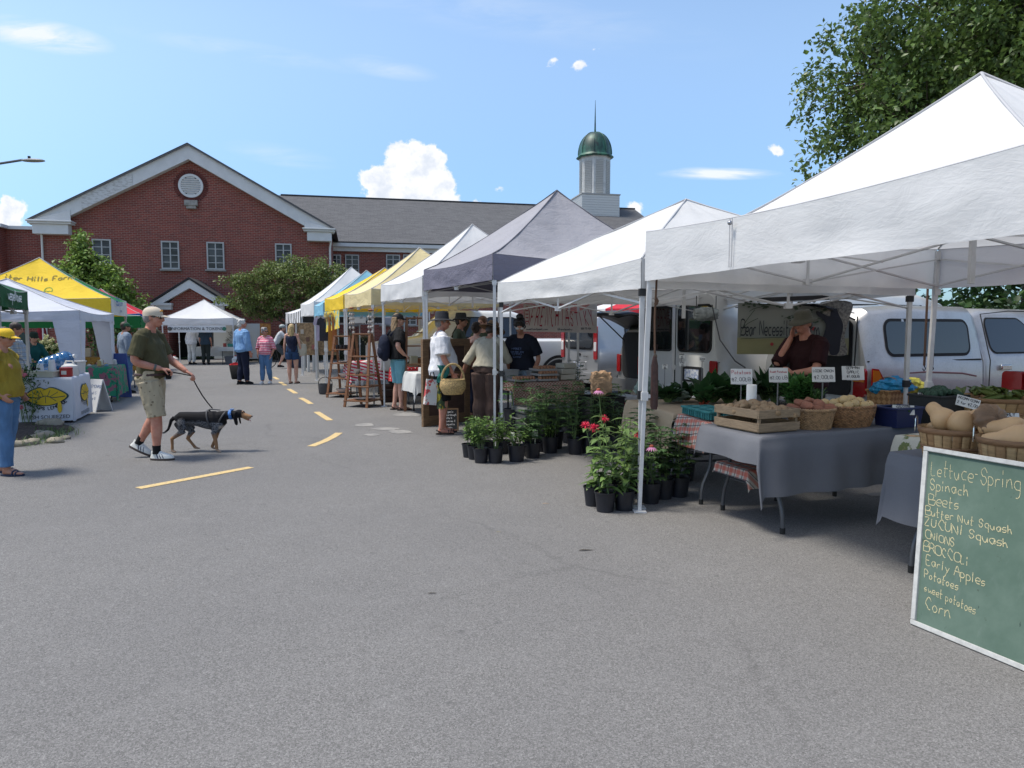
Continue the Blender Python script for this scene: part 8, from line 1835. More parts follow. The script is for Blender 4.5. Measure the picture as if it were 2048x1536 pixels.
# cloth banner with red hand lettering over the egg table
fb0, fb1 = P(1047,607,11.9), P(1194,598,12.2); bx = fb1-fb0; bx.z = 0; BW = bx.length; bx.normalize(); zt_ = fb0.z; T = thing('banner', 'natural cloth banner with tall red hand lettering, sagging over the egg vendor', 'banner', (fb0.x, fb0.y, 0)); BH = .50
def ftop(u): return -.10*sin(pi*min(1,u/.42))*.55*(u < .42)-.20*sin(pi*max(0,(u-.42)/.58))*(u >= .42)+.10*u
m = M(); m.grid(lambda u, v: bx*(BW*u*(1-.0*v))+V((0,0,zt_+ftop(u)*(1-v)-(BH-.03+.03*u)*v))+V((0,-1,0))*(.02*nz(u*6, v*2)+.02), 40, 8); m.build('cloth', mat('banner_canvas', (.62,.54,.46), .85, bump=.3, bscale=120, var=.08, transl=.35), T, recalc=False)
m = M(); bigs = 'FRENCHTASTIKY'; x_ = .17
for i, ch in enumerate(bigs):
    u = x_/BW; tp = ftop(u); hgt = .36+tp*.8; s0 = len(m.v); hand(m, ch, 0, 0, .11, .013, jit=.02, curve=False); sl = (i-6)*.012
    for q in range(s0, len(m.v)): xx, yy, zz = m.v[q]; yv = yy/.11; m.v[q] = (x_+xx*.70+sl*(1-yv), .13+yv*(hgt-.03), 0)
    x_ += .0805
rib(m, [(.06+.045*cos(2*pi*k/16), .30+.15*sin(2*pi*k/16)) for k in range(17)], .010)
for k in range(4): rib(m, [(.035,.19+.06*k),(.085,.21+.06*k)], .010); rib(m, [(.085,.19+.06*k),(.035,.21+.06*k)], .010)
m.xf(on_plane(V((0,-.055,zt_-BH)), bx, (0,0,1))); m.build('lettering', mat('banner_red', (.36,.012,.025), .8), T, recalc=False)
m = M(); hand(m, 'sweetfrenchpastry.com', .05, .055, .030, .006, jit=.02, sp=.1); hand(m, '@frenchpastry', .60, .05, .034, .006, jit=.02, sp=.1); hand(m, '828-775-1124', 1.02, .065, .028, .006, jit=.02, sp=.05); m.xf(on_plane(V((0,-.055,zt_-BH)), bx, (0,0,1))); m.build('small_lettering', PEN, T, recalc=False)
# standing wooden door panels and small chalkboard
d0, d1 = G(845,854), G(968,838); dx = (d1-d0); dw = dx.length; dx.normalize(); dn = V((dx.y,-dx.x,0)); T = thing('wooden_door', 'old panelled wooden door used as a stall screen behind the man in the white shirt', 'door', d0); dh = 1.36
dw = 1.0
for a, b, z0, z1 in ((0,.12,0,dh),(dw-.12,dw,0,dh)): m = M(); m.flat = True; m.box2((a,-.025,z0),(b,.025,z1)); m.xf(Matrix.Rotation(atan2(dx.y,dx.x),4,'Z')); m.build('stile', DOORW, T, bevel=.004)
for z0, z1 in ((0,.16),(.72,.84),(dh-.12,dh)): m = M(); m.flat = True; m.box2((.121,-.022,z0),(dw-.121,.022,z1)); m.xf(Matrix.Rotation(atan2(dx.y,dx.x),4,'Z')); m.build('rail', DOORW, T, bevel=.004)
m = M(); m.flat = True; m.box2((.10,-.008,.1),(dw-.10,.008,dh-.1)); m.xf(Matrix.Rotation(atan2(dx.y,dx.x),4,'Z')); m.build('panel', mat('door_panel', rough=.7, f=wood_f((.10,.055,.04), .5)), T)
c0 = G(888,862); T = thing('small_chalkboard', 'small black chalkboard with white writing leaning on the wooden door', 'chalkboard', c0, .12); R = Matrix.Rotation(-.20, 4, 'X'); m = M(); m.flat = True; m.box((.10,0,.17),(.19,.012,.30)); m.xf(R); m.build('board', mat('slate_black', (.02,.022,.024), .7), T)
m = M(); m.flat = True
for c_, s_ in (((.10,0,.012),(.24,.02,.024)),((.10,0,.328),(.24,.02,.024)),((-.008,0,.17),(.024,.02,.292)),((.208,0,.17),(.024,.02,.292))): m.box(c_, s_)
m.xf(R); m.build('frame', DOORW, T); m = M()
for i, tx in enumerate(('Organic','Sourdough','rolls 6','cookies 3','baguette','thanks')): hand(m, tx, .015, .275-.047*i, .026, .004)
m.xf(R @ on_plane((0,-.0075,0),(1,0,0),(0,0,1))); m.build('lettering', INKW, T, recalc=False)
# things carried: woven basket, paper bags, totes, backpack
def to_world(T, v): return Matrix.Translation(T.location) @ Matrix.Rotation(T.rotation_euler.z, 4, 'Z') @ V(v)
hw_ = to_world(sh, sJ['wrL'])+V((-.02,-.03,-.07)); T = wicker('round straw-coloured woven basket hanging from the bending woman\'s hand', P(906,788,9.75), .4, .13, .11, .20, WICK3, name='woven_basket', flare=1.25, group=None, handle=.22, bulge=.22, rows=12)
hb_ = to_world(wm, wJ['wrR'])+V((-.19,-.02,-.06))
def paperbag(label, loc, rz, w, h, d, col, seed, tilt=0.0):
    T = thing('paper_bag', label, 'paper bag', loc, rz, 'bags carried by the man in the white t-shirt'); m = M(); m.flat = True
    def fn(u, v):
        a = u*4; i = int(a) % 4; t = a-int(a); cs = [(-w/2,-d/2),(w/2,-d/2),(w/2,d/2),(-w/2,d/2)]; p, q = cs[i], cs[(i+1) % 4]; k = 1-.75*(v**1.5); return V((p[0]+(q[0]-p[0])*t, (p[1]+(q[1]-p[1])*t)*k+.012*nz(u*9, v*4, seed), -h+h*v))
    m.grid(fn, 32, 8); m.poly([(-w/2,-d/2,-h),(w/2,-d/2,-h),(w/2,d/2,-h),(-w/2,d/2,-h)]); m.build('body', col, T, smooth=30, recalc=False).rotation_euler = (0, tilt, 0); m = M(); m.tube([(-w*.25,0,-.02),(-.02,0,.10),(.02,0,.10),(w*.25,0,-.02)], .007, 6); m.build('handle', BLKC, T); return T
def print_f(c1, c2, c3): return lambda t, b, vec, tc: t.mix(t.maprange(t.noise(vec, 13, 3, .6), .60, .64), t.mix(t.maprange(t.noise(vec, 9, 3, .6), .54, .58), c1, c2), c3)
paperbag('white printed paper bag with red lettering hanging at his side', hb_+V((-.10,.0,-.02)), .5, .17, .36, .08, mat('bag_print_a', rough=.7, f=print_f((.60,.59,.55),(.50,.07,.07),(.15,.16,.16))), 1, .12); paperbag('paper bag with yellow and green print behind the white one', hb_+V((.02,.06,-.08)), .9, .15, .36, .08, mat('bag_print_b', rough=.7, f=print_f((.06,.10,.05),(.50,.42,.05),(.55,.55,.5))), 2, -.08)
m = M(); m.grid(lambda u, v: V(((u-.5)*.16*(1-.3*v)+.03*sin(v*5), .03*nz(u*4, v*3), -.25*v+.12)), 8, 12); o = m.build('scarf', mat('cloth_green_teal', (.01,.12,.10), .8, var=.3), loc=hb_+V((.05,-.03,.06)), solid=.01, recalc=False); tag(o, 'dark teal cloth hanging over his forearm above the bags', 'scarf')
gm = [o for o in COL.objects if o.get('label', '').startswith('white-haired man')][0]; p = to_world(gm, (-.25,.05,.78))
T = thing('tote_bag', 'black tote bag with red lining hanging from the white-haired man\'s hand', 'tote bag', p, .2); m = M(); m.rings([[V((w_*cos(a), w_*.38*sin(a), z)) for a in [2*pi*k/20 for k in range(20)]] for z, w_ in ((-.64,.20),(-.60,.215),(-.25,.27))], cap=False); m.poly([V((.20*cos(a), .076*sin(a), -.64)) for a in [2*pi*k/20 for k in range(20)]]); m.build('body', BLKC, T, solid=.006)
m = M(); m.ell((0,0,-.26), (.25,.09,.08), 20, 12, fn=lambda p: p*(1+.4*nz(p.x*3, p.y*3, p.z*3))); m.build('lining', cloth('red_lining', (.35,.015,.02)), T); m = M(); m.tube([(-.10,0,-.26),(-.03,0,-.02),(.0,0,.06),(.03,0,-.02),(.10,0,-.26)], [(.004,.015)]*5, 6); m.build('strap', BLKC, T)
bw_ = [o for o in COL.objects if o.get('label', '').startswith('woman with long blond')][0]; p = to_world(bw_, (.255,.03,.98)); T = thing('tote_bag', 'cream canvas tote bag on the blond woman\'s shoulder', 'tote bag', p, .1); m = M(); m.rings([[V((w_*cos(a), w_*.42*sin(a), z)) for a in [2*pi*k/18 for k in range(18)]] for z, w_ in ((-.20,.10),(-.17,.13),(0,.14),(.13,.12))], cap=True); m.build('body', cloth('canvas', (.52,.47,.37)), T); m = M(); m.tube([(-.08,0,.12),(-.10,-.02,.30),(-.075,0,.44),(-.09,.04,.3),(.06,.0,.12)], [(.004,.012)]*5, 6); m.build('strap', MATS['cloth_canvas'], T)
p = to_world(bp, (-.03,-.19,1.17)); T = thing('backpack', 'navy backpack worn by the man in the black t-shirt', 'backpack', p, bp.rotation_euler.z); m = M(); m.ell((0,-.05,0), (.165,.115,.25), 22, 14, fn=lambda p: V((math.copysign(abs(p.x)**.8, p.x), p.y*(.8 if p.y > 0 else 1), math.copysign(abs(p.z)**.85, p.z)))*(1+.05*nz(p.x*4, p.y*4, p.z*4))); m.build('body', cloth('pack_navy', (.014,.018,.035), .8), T); m = M(); m.ell((0,-.12,-.08), (.12,.07,.12), 16, 10); m.build('pocket', MATS['cloth_pack_navy'], T)
for sg in (-1, 1): m = M(); m.tube([(sg*.10,.02,.22),(sg*.12,.12,.31),(sg*.13,.26,.27),(sg*.13,.31,.12),(sg*.14,.22,-.05),(sg*.13,.04,-.18)], [(.006,.022)]*6, 6); m.build('strap', MATS['cloth_pack_navy'], T)
# ladder shelves of the cream tent
def ladder(label, loc, rz, h, w, dep, shelves, group='wooden ladder shelves'):
    T = thing('ladder_shelf', label, 'ladder shelf', loc, rz, group)
    for sx in (-1,1):
        for sy in (-1,1): m = M(); m.flat = True; m.bar((sx*w/2, sy*dep/2, 0), (sx*w*.36, sy*.04, h), .028, .05); m.build('leg', LADW, T)
    for z in shelves:
        k = z/h; ww = w*(1-k*.28); dd = dep*(1-k)+.08*k; m = M(); m.flat = True; m.box((0,0,z), (ww+.08, dd+.04, .022)); m.build('shelf', LADW, T, bevel=.003)
    m = M(); m.flat = True; m.box((0,0,h), (w*.75,.12,.03)); m.build('top', LADW, T, bevel=.003); return T
L1 = G(688,793); LA = -.25; lz1 = [.08,.42,.75,1.06]; ladder('tall wooden ladder shelf with bowls at the street side of the yellow tent', L1, LA, 1.36, .50, .62, lz1)
L2 = G(728,812); lz2 = [.12,.40,.62,.98]; ladder('wooden ladder shelf with white crockery beside the leaning tent pole', L2, -.35, 1.42, .50, .60, lz2)
ld = V(((832-CX)/FPX*13.2, 13.2, 0)); ladder('bare wooden step ladder standing inside the white tent behind the cap', ld, .2, 1.72, .46, .6, [.5,.85,1.2,1.45])
CER = mat('ceramic_white', (.58,.57,.54), .25); CERB = mat('ceramic_dark', (.03,.03,.035), .3)
def bowl(label, loc, r, h, mt=CER): m = M(); m.lathe([(r*.45,0),(r*.55,h*.15),(r*.9,h*.7),(r,h),(r*.95,h),(r*.8,h*.6),(r*.4,h*.12)], n=22); tag(m.build('bowl', mt, loc=loc, smooth=60), label, 'bowl', 'crockery on the ladder shelves')
bowl('white bowl on the bottom rung of the tall ladder shelf', L1+V((.0,-.05,.092)), .17, .09); bowl('white bowl on the second rung of the tall ladder shelf', L1+V((.05,-.02,.432)), .16, .10); bowl('shallow white dish on the third rung of the tall ladder shelf', L1+V((0,0,.762)), .13, .04)
bowl('broad white plate on the bottom rung of the crockery ladder', L2+V((0,-.05,.132)), .19, .035); bowl('white bowl on the third rung of the crockery ladder', L2+V((.05,0,.632)), .10, .08)
def mug(label, loc, mt=CER):
    T = thing('mug', label, 'mug', loc, random.uniform(0,6), 'crockery on the ladder shelves'); m = M(); m.lathe([(.034,0),(.042,.01),(.042,.095),(.038,.095),(.036,.01)], n=16); m.build('body', mt, T); m = M(); m.tube([(.04,0,.075),(.07,0,.07),(.072,0,.035),(.04,0,.02)], .006, 6); m.build('handle', mt, T)
for i in range(4): mug('dark jar-like mug in the row on the top rung of the tall ladder shelf', L1+V((-.13+.085*i, 0, 1.072)), CERB)
for i in range(3): mug('white mug in the row on the second rung of the crockery ladder', L2+V((-.12+.11*i, -.03, .412)))
T = bowl('patterned cream planter on the third rung of the crockery ladder', L2+V((-.12,-.02,.632)), .075, .10, mat('ceramic_pattern', rough=.4, f=print_f((.5,.48,.42),(.05,.05,.05),(.45,.4,.33))))
bag_ = G(651,788); m = M(); m.lathe([(.13,0),(.15,.02),(.17,.24),(.165,.24),(.14,.03)], n=18); T = thing('bucket', 'dark grey bucket with a handle on the ground left of the tall ladder shelf', 'bucket', bag_); m.build('body', mat('bucket_grey', (.06,.06,.065), .6), T); m = M(); m.tube([(.165*cos(pi*k/10),0,.24+.16*sin(pi*k/10)) for k in range(11)], .008, 6); m.build('handle', BLKC, T)
# tables inside the cream and white tents
Q0 = V((-2.25, 14.0, 0)); table('folding table inside the cream tent under the red spotted cloth', Q0, qB, rB, 1.3, .7, .74); draped('tablecloth', 'red cloth with white spots behind the man in teal shorts', 'tablecloth', Q0, qB, rB, 1.3, .7, .74, (.3,.05,.35,.05), REDDOT, 'checked tablecloths', .015, seed=8.2)
Q1 = V((-3.55, 15.4, 0)); table('folding table inside the cream tent under the striped cloth', Q1, qB, rB, .9, .6, .80); draped('tablecloth', 'red and white striped cloth hanging between the two ladder shelves', 'tablecloth', Q1, qB, rB, .9, .6, .80, (.42,.05,.42,.05), GINGH, 'checked tablecloths', .02, seed=9.2)
Q2 = V((-1.68, 12.25, 0)); table('folding table inside the white tent under the white cloth', Q2, qB, rB, 1.2, .7, .74); draped('tablecloth', 'white tablecloth with long hanging corners right of the man in teal shorts', 'tablecloth', Q2, qB, rB, 1.2, .7, .74, (.34,.05,.34,.05), WCLOTH, None, .03, seed=10.4, flare=.14)
m = M(); m.flat = True; m.box((0,0,.04),(.3,.22,.08)); tag(m.build('tray', CER, loc=Q2+qB*.3+rB*.25+V((0,0,.75)), rz=RE, bevel=.01), 'pale tray on the white tablecloth', 'tray')
for i, (a, b, w_, h_, c_, lb) in enumerate(((.35,.2,.14,.22,(.35,.37,.25),'pale green box on the spotted cloth'),(.55,.3,.2,.16,(.2,.09,.03),'brown wooden box on the spotted cloth'),(.75,.2,.16,.3,(.05,.05,.05),'black case on the spotted cloth'),(.15,.35,.16,.2,(.5,.47,.4),'cream storage tin on the spotted cloth'))): m = M(); m.flat = True; m.box((0,0,h_/2),(w_,.16,h_)); m.box((0,0,h_-.01),(w_+.012,.172,.02)); tag(m.build('storage_box', mat('box_%d' % i, c_, .6), loc=Q0+qB*a+rB*b+V((0,0,.75)), rz=RE, bevel=.006), lb, 'box', 'boxes on the spotted cloth')
bx_ = G(778,806)+V((0,.3,0)); slat_crate('dark wooden crate on the ground behind the man in teal shorts', bx_, RE, .42, .34, .36, mat('dark_crate_wood', rough=.8, f=wood_f((.045,.024,.02))), 3, name='wooden_crate')
# wind chimes and hung clothes
for px, py, d, lb in ((741,640,14.0,'shell wind chime hanging from the cream tent near its leaning pole'),(703,636,15.6,'small shell wind chime hanging from the far corner of the cream tent')):
    a = P(px, py-20, d); T = thing('wind_chime', lb, 'wind chime', a); m = M(); m.lathe([(.02,.02),(.07,0),(.02,-.02)], n=12); m.build('top_disc', mat('rust', (.2,.07,.03), .8), T)
    for j in range(5):
        x, y = .045*cos(j*1.26), .045*sin(j*1.26); m = M(); m.tube([(x,y,0),(x,y,-.62+.06*j)], .003, 4)
        for q in range(5-j//2): m.ell((x, y, -.14-.10*q), (.024,.012,.030), 8, 6)
        m.build('strand', mat('shell', (.42,.38,.34), .5, var=.4, vscale=30), T)
for i, (px, d, c_, lb) in enumerate(((641,18.3,(.42,.36,.45),'lilac t-shirt hanging on display under the light blue tent'),(648,18.2,(.03,.03,.04),'dark t-shirt hanging on display under the light blue tent'),(660,17.6,(.40,.17,.04),'orange woven strip hanging under the yellow tent'),(668,17.2,(.35,.12,.04),'rust woven strip hanging under the yellow tent'))):
    a = P(px, 634, d); m = M()
    if i < 2: pts = [(-.09,0),(-.17,-.06),(-.20,-.20),(-.13,-.22),(-.12,-.14),(-.13,-.62),(.13,-.62),(.12,-.14),(.13,-.22),(.20,-.20),(.17,-.06),(.09,0),(.04,-.04),(-.04,-.04)]
    else: pts = [(-.05,0),(-.06,-.85),(.06,-.85),(.05,0)]
    m.prism([(x, 0, z) for x, z in pts], (0,.015,0)); tag(m.build('hanging_shirt' if i < 2 else 'hanging_textile', cloth('hung_%d' % i, c_), loc=a), lb, 'shirt' if i < 2 else 'textile')
# paper rolls and jewellery screen of the far white tent
for i, (px, py, h_) in enumerate(((609,742,.95),(617,744,1.0),(628,742,.85),(634,745,.95))): m = M(); m.lathe([(.045,0),(.05,.02),(.05,h_),(.045,h_+.01)], n=14); o = m.build('paper_tube', mat('tube_white', (.52,.52,.50), .7), loc=G(px, py)); tag(o, 'tall white tube standing at the edge of the far white tent', 'tube', 'white tubes at the far white tent')
sc0 = P(612,648,21.9); T = thing('display_screen', 'tan woven display screen with small framed goods under the far white tent', 'screen', (sc0.x, 21.9, 0)); m = M(); m.flat = True; m.box((.35,0,1.22),(1.3,.03,1.0)); m.build('panel', mat('burlap', (.26,.17,.09), .9, var=.4, vscale=14, bump=.4, bscale=80), T); m = M(); m.flat = True
for x in (-.3,.35,1.0): m.box((x,-.03,.85),(.05,.04,1.7))
m.build('post', mat('screen_post', (.42,.40,.36), .7), T)
for i in range(7): m = M(); m.flat = True; m.box((-.12+.17*i, -.022, 1.45-.24*(i % 3)),(.10,.012,.14)); m.build('framed_piece', mat('framed_%d' % (i % 3), ((.4,.35,.28),(.12,.06,.04),(.3,.1,.08))[i % 3], .7), T)
m = M(); m.flat = True; m.box((0,0,.35),(.6,.4,.7)); tag(m.build('storage_box', mat('navy_box', (.02,.022,.05), .7), loc=G(597,735), bevel=.02), 'dark blue box on the ground at the far white tent', 'box')
# cyclist
cy = V(((563-CX)/FPX*27.5, 27.5, 0)); T = thing('bicycle', 'dark bicycle standing with its rider behind the blond woman', 'bicycle', cy, radians(-70))
for y in (-.52,.52):
    w_ = bpy.data.objects.new('wheel', None); COL.objects.link(w_); w_.parent = T; m = M(); m.rings([[V((.018*cos(b), y+(.33+.018*sin(b))*cos(a), .34+(.33+.018*sin(b))*sin(a))) for b in [2*pi*j/6 for j in range(6)]] for a in [2*pi*k/32 for k in range(32)]], closed=True); m.build('tyre', TYRE, w_); m = M()
    for k in range(12): a = 2*pi*k/12; m.tube([(0,y,.34),(0,y+.31*cos(a),.34+.31*sin(a))], .002, 4)
    m.build('spokes', CHR, w_)
m = M()
for a, b in (((0,-.1,.30),(0,-.22,.86)),((0,-.1,.30),(0,.40,.80)),((0,-.20,.80),(0,.38,.86)),((0,-.1,.30),(0,-.52,.34)),((0,-.2,.78),(0,-.52,.34)),((0,.38,.98),(0,.52,.34))): m.tube([a,b], .016, 7)
m.build('frame', mat('bike_black', (.02,.02,.022), .4), T); m = M(); m.tube([(-.28,.34,1.0),(-.1,.40,1.02),(.1,.40,1.02),(.28,.34,1.0)], .013, 6); m.build('handlebar', BLACKP, T); m = M(); m.ell((0,-.23,.90),(.08,.14,.03),12,8); m.build('saddle', BLACKP, T)
def helmet(T, hx, k): m = M(); m.ell((0,-.01,.065),(.098,.125,.085),18,10); hx(m); m.build('helmet', mat('helmet_grey', (.30,.34,.33), .5), T)
person('cyclist in pale t-shirt, grey shorts and helmet sitting on the bicycle', cy, -70, 1.72, skin=SK3, pose=dict(pel=(0,-.24,.96),che=(0,-.06,1.26),nek=(0,.02,1.45),hed=(0,.07,1.60),shL=(-.18,.0,1.40),elL=(-.23,.18,1.20),wrL=(-.24,.31,1.04),shR=(.18,.0,1.40),elR=(.23,.18,1.20),wrR=(.24,.31,1.04),hiL=(-.09,-.22,.93),knL=(-.10,.12,.72),anL=(-.10,-.02,.34),hiR=(.09,-.22,.93),knR=(.10,.10,.55),anR=(.10,-.10,.13)), top=dict(mat=cloth('pale_grey', (.48,.50,.52)), sleeve=.42, hem=-.1, infl=.02), bot=dict(mat=cloth('grey_shorts', (.08,.09,.10)), len=.5, wide=1.1, name='shorts'), shoes=BLSH, hair=both(cap_hair(BRN), helmet), vox=.013)
# information tent: tables and goods
I0 = V((-14.1, 31.3, 0)); ex, ey = V((1,0,0)), V((0,1,0)); table('long folding table of the information tent under the pale cloth', I0, ex, ey, 1.75, .6, .75, bent=False); draped('tablecloth', 'pale grey tablecloth on the left information table', 'tablecloth', I0, ex, ey, 1.75, .6, .75, (.1,.05,.42,.05), WCLOTH, 'tablecloths of the information tent', .02, seed=11); I1 = V((-12.9, 30.8, 0)); table('folding table at the right side of the information tent', I1, ex, ey, 1.0, .6, .75, bent=False); draped('tablecloth', 'white tablecloth with a hanging corner on the right information table', 'tablecloth', I1, ex, ey, 1.0, .6, .75, (.16,.05,.18,.05), WCLOTH, 'tablecloths of the information tent', .02, seed=12)
for i, (x, c_, s_, lb) in enumerate(((.72,(.55,.5,.46),(.26,.04,.26),'white framed picture with a red emblem on the right information table'),(.45,(.03,.22,.18),(.22,.12,.14),'teal tin on the right information table'),(.2,(.35,.06,.05),(.12,.10,.16),'red jar on the right information table'),(.93,(.3,.04,.05),(.1,.1,.22),'dark red box at the end of the information table'))):
    T = thing('display_item', lb, 'box', I1+V((x,.2,.757))); m = M(); m.flat = True; m.box((0,0,s_[2]/2), s_); m.build('body', mat('info_%d' % i, c_, .6), T, bevel=.008)
    if i == 0: m = M(); m.poly([(.08*cos(2*pi*k/14), -.022, .13+.09*sin(2*pi*k/14)) for k in range(14)]); m.build('emblem', mat('emblem_red', (.4,.05,.05), .7), T)
m = M(); m.grid(lambda u, v: V((2.2*u, .02*nz(u*5, v*2), 1.65*v)), 20, 8); T = thing('backdrop', 'white cloth backdrop with a dark leaf print at the back of the information tent', 'backdrop', (-14.0, 32.9, .15)); m.build('cloth', mat('backdrop_white', (.48,.48,.46), .85), T, recalc=False); m = M(); rr = random.Random(12)
for i in range(70): a, r = rr.uniform(0,6.28), rr.uniform(.25,.5); leaf(m, V((1.15+r*cos(a), -.05, .85+r*1.1*sin(a))), V((cos(a+rr.uniform(-.8,.8)), 0, sin(a+rr.uniform(-.8,.8)))), .18, .08, 0, 0, 2)
m.build('leaf_print', mat('print_leaf', (.03,.045,.03), .8), T, recalc=False); m = M(); m.flat = True; m.box((2.55,-.3,1.0),(.5,.03,1.3)); m.build('side_panel', mat('amber_panel', (.30,.13,.03), .8, var=.4), T)
for x, y, lb, c_ in ((-14.75,30.6,'white water jug on the ground at the left pole of the information tent',CWH),(-12.05,30.5,'white water jug on the ground at the right of the information tent',CWH)): T = thing('water_jug', lb, 'jug', (x,y,0)); m = M(); m.lathe([(.12,0),(.15,.03),(.15,.25),(.06,.33),(.05,.36)], n=16); m.build('body', c_, T); m = M(); m.lathe([(.052,.36),(.052,.40)], n=12); m.build('cap', CRED, T)
open_bin('grey storage bin under the right information table', V((-12.4,31.1,0)), 0, .6, .4, .34, mat('bin_grey', (.12,.12,.13), .6), name='storage_bin')
# ---- lemonade stand
LR0 = G(148,845); LRr = (G(182,825)-LR0); LRr.z = 0; LRl = 1.30; lr = V((-.35,.94,0)).normalized(); lq = V((-lr.y, lr.x, 0)); lq = -V((lr.y,-lr.x,0))   # lq points left, away from the street
LT = thing('folding_table', 'folding table of the lemonade stand under the printed white cloth', 'table', LR0, 0, 'folding tables'); m = M(); m.flat = True; R = Matrix((lq, lr, V((0,0,1)))).transposed(); m.box(lq*.36+lr*.65+V((0,0,.70)), (.70,1.26,.03), R); m.build('tabletop', PLAST, LT)
for a in (.08,.66):
    for b in (.08,1.22): m = M(); m.tube([lq*a+lr*b+V((0,0,.69)), lq*a+lr*b], .015, 8); m.build('leg', TLEG, LT)
LC = mat('stand_cloth', rough=.85, f=weave_f((.60,.61,.66), 200)); o = draped('tablecloth', 'white printed cloth with a lemon lips emblem on the lemonade stand', 'tablecloth', LR0, lq, lr, .72, 1.30, .735, (.70,.70,.70,.70), LC, None, .010, flare=.02, seed=2.7)
def lemon_art(par, org, x, sc, txt=True):
    n = x.cross(V((0,0,1))); Mx = on_plane(org, x, (0,0,1)) @ Matrix.Scale(sc, 4); lip = [(-.30,.0),(-.20,.09),(-.08,.14),(0,.115),(.08,.14),(.20,.09),(.30,.0),(.18,-.10),(.0,-.145),(-.18,-.10)]
    for nm, k, mt, z in (('lemon_outline',1.10,mat('ink_teal', (.02,.06,.06), .8),.002),('lemon_lips',1.0,mat('lemon_yellow', (.62,.42,.02), .8),.005)): m = M(); m.poly([(a*k, b*k, z) for a, b in smooth_path(lip+[lip[0]], 4)[:-1]]); m.xf(Mx); q = m.build(nm, mt, par, recalc=False)
    m = M(); rib(m, smooth_path([(-.28,0),(-.1,-.02),(0,.01),(.1,-.02),(.28,0)]), .012, .008)
    for a, b in ((-.18,.07),(-.07,.10),(.07,.10),(.18,.07),(-.15,-.08),(0,-.11),(.15,-.08)): rib(m, [(a*.35, -.005), (a, b)], .008, .008)
    m.xf(Mx); m.build('lemon_segments', MATS['ink_teal'], q, recalc=False)
    m = M(); m.poly([(a, b, .004) for a, b in smooth_path([(.17,-.10),(.16,-.22),(.19,-.28),(.225,-.22),(.21,-.10),(.17,-.10)], 3)[:-1]]); m.xf(Mx); m.build('lemon_drip', MATS['lemon_yellow'], q, recalc=False)
    m = M(); tx = 'LEMON LIPS LEMONADE'; m2 = M()
    for i, ch in enumerate(tx):
        a = -2.72+i*.112; s0 = len(m.v); hand(m, ch, 0, 0, .046, .011, jit=0); 
        for j in range(s0, len(m.v)): xx, yy, _ = m.v[j]; b = a+pi/2; m.v[j] = (.36*cos(a)*1.02-.0+xx*cos(b)-yy*sin(b)*1.0, .10+.32*sin(a)+xx*sin(b)+yy*cos(b), .003)
    m.xf(Mx); m.build('lettering', INKB, q, recalc=False)
    m = typed('FRESH SQUEEZED', .085); m.xf(Mx @ Matrix.Translation((0,-.34,.004))); m.build('lettering', INKB, q, recalc=False)
lemon_art(o, -lr*.030+lq*.37+V((0,0,.44)), -lq, .98); lemon_art(o, -lq*.030+lr*.70+V((0,0,.44)), lr, .98)
ltop = lambda a, b, z=0: LR0+lq*a+lr*b+V((0,0,.742+z))
for a, b, h_, lb in ((.46,.12,.20,'left stack of white paper cups on the lemonade stand'),(.29,.10,.26,'right taller stack of white paper cups on the lemonade stand')):
    m = M()
    for k in range(5): z = h_*(k/5); m.lathe([(.052,z),(.056-.0,z+.02),(.050-.002*k,z+h_/5)], n=18)
    m.v = []; m.f = []; m.mi = []; m.sm = []; pr_ = []
    for k in range(6): z = h_*k/6; pr_ += [(.064-.004*k, z),(.066-.004*k, z+.008),(.060-.004*k, z+h_/6-.001)]
    m.lathe(pr_, n=20); tag(m.build('cup_stack', mat('paper_cup', (.66,.66,.67), .6), loc=ltop(a,b,.02)), lb, 'paper cups', 'cup stacks on the lemonade stand')
T = open_bin('pale serving tub under the paper cups', ltop(.40,.16), 0, .42, .26, .10, mat('tub_cream', (.55,.53,.44), .5), name='plastic_tub', cat='tub', taper=.9)
WJ = mat('water_blue', (.05,.20,.45), .08, spec=.8, trans=.55, var=.3, vscale=9); jc = ltop(.36,.75,.22); T = thing('water_bottle', 'large blue water cooler bottle tilted on its side above the cups', 'water bottle', jc, 0); R = Matrix.Rotation(radians(72), 3, 'Y') @ Matrix.Identity(3); m = M(); pf = [(.02,-.25),(.125,-.25),(.135,-.23)]
for k in range(4): pf += [(.135,-.20+.10*k),(.126,-.19+.10*k),(.126,-.165+.10*k),(.135,-.155+.10*k)]
pf += [(.13,.19),(.10,.235),(.035,.26),(.03,.31)]; m.lathe(pf, n=26, R=R); m.build('bottle', WJ, T, smooth=60); m = M(); m.lathe([(.034,.30),(.034,.335)], n=14, R=R); m.build('cap', mat('cap_white', (.6,.6,.6), .5), T)
m = M(); m.flat = True; m.box((.0,0,-.19),(.36,.20,.10)); m.build('stand', mat('stand_dark', (.03,.035,.07), .5), T)
T = thing('drink_jug', 'small red drinks cooler with white lid on the front corner of the lemonade stand', 'drinks cooler', ltop(.10,.12)); m = M(); m.lathe([(.085,0),(.092,.01),(.092,.12)], n=20); m.build('body', CRED, T); m = M(); m.lathe([(.094,.12),(.094,.145),(.07,.155)], n=20); m.build('lid', mat('lid_red', (.25,.012,.012), .5), T); m = M(); m.flat = True; m.box((.02,-.093,.07),(.08,.006,.06)); m.build('label', CER, T)
T = thing('juice_dispenser', 'white juice press with handle behind the red cooler', 'dispenser', ltop(.12,.45)); m = M(); m.lathe([(.13,0),(.14,.05),(.12,.16),(.06,.2)], n=18); m.build('body', CER, T); m = M(); m.tube([(-.1,0,.14),(-.05,0,.24),(.05,0,.24),(.1,0,.14)], .015, 6); m.build('handle', CER, T)
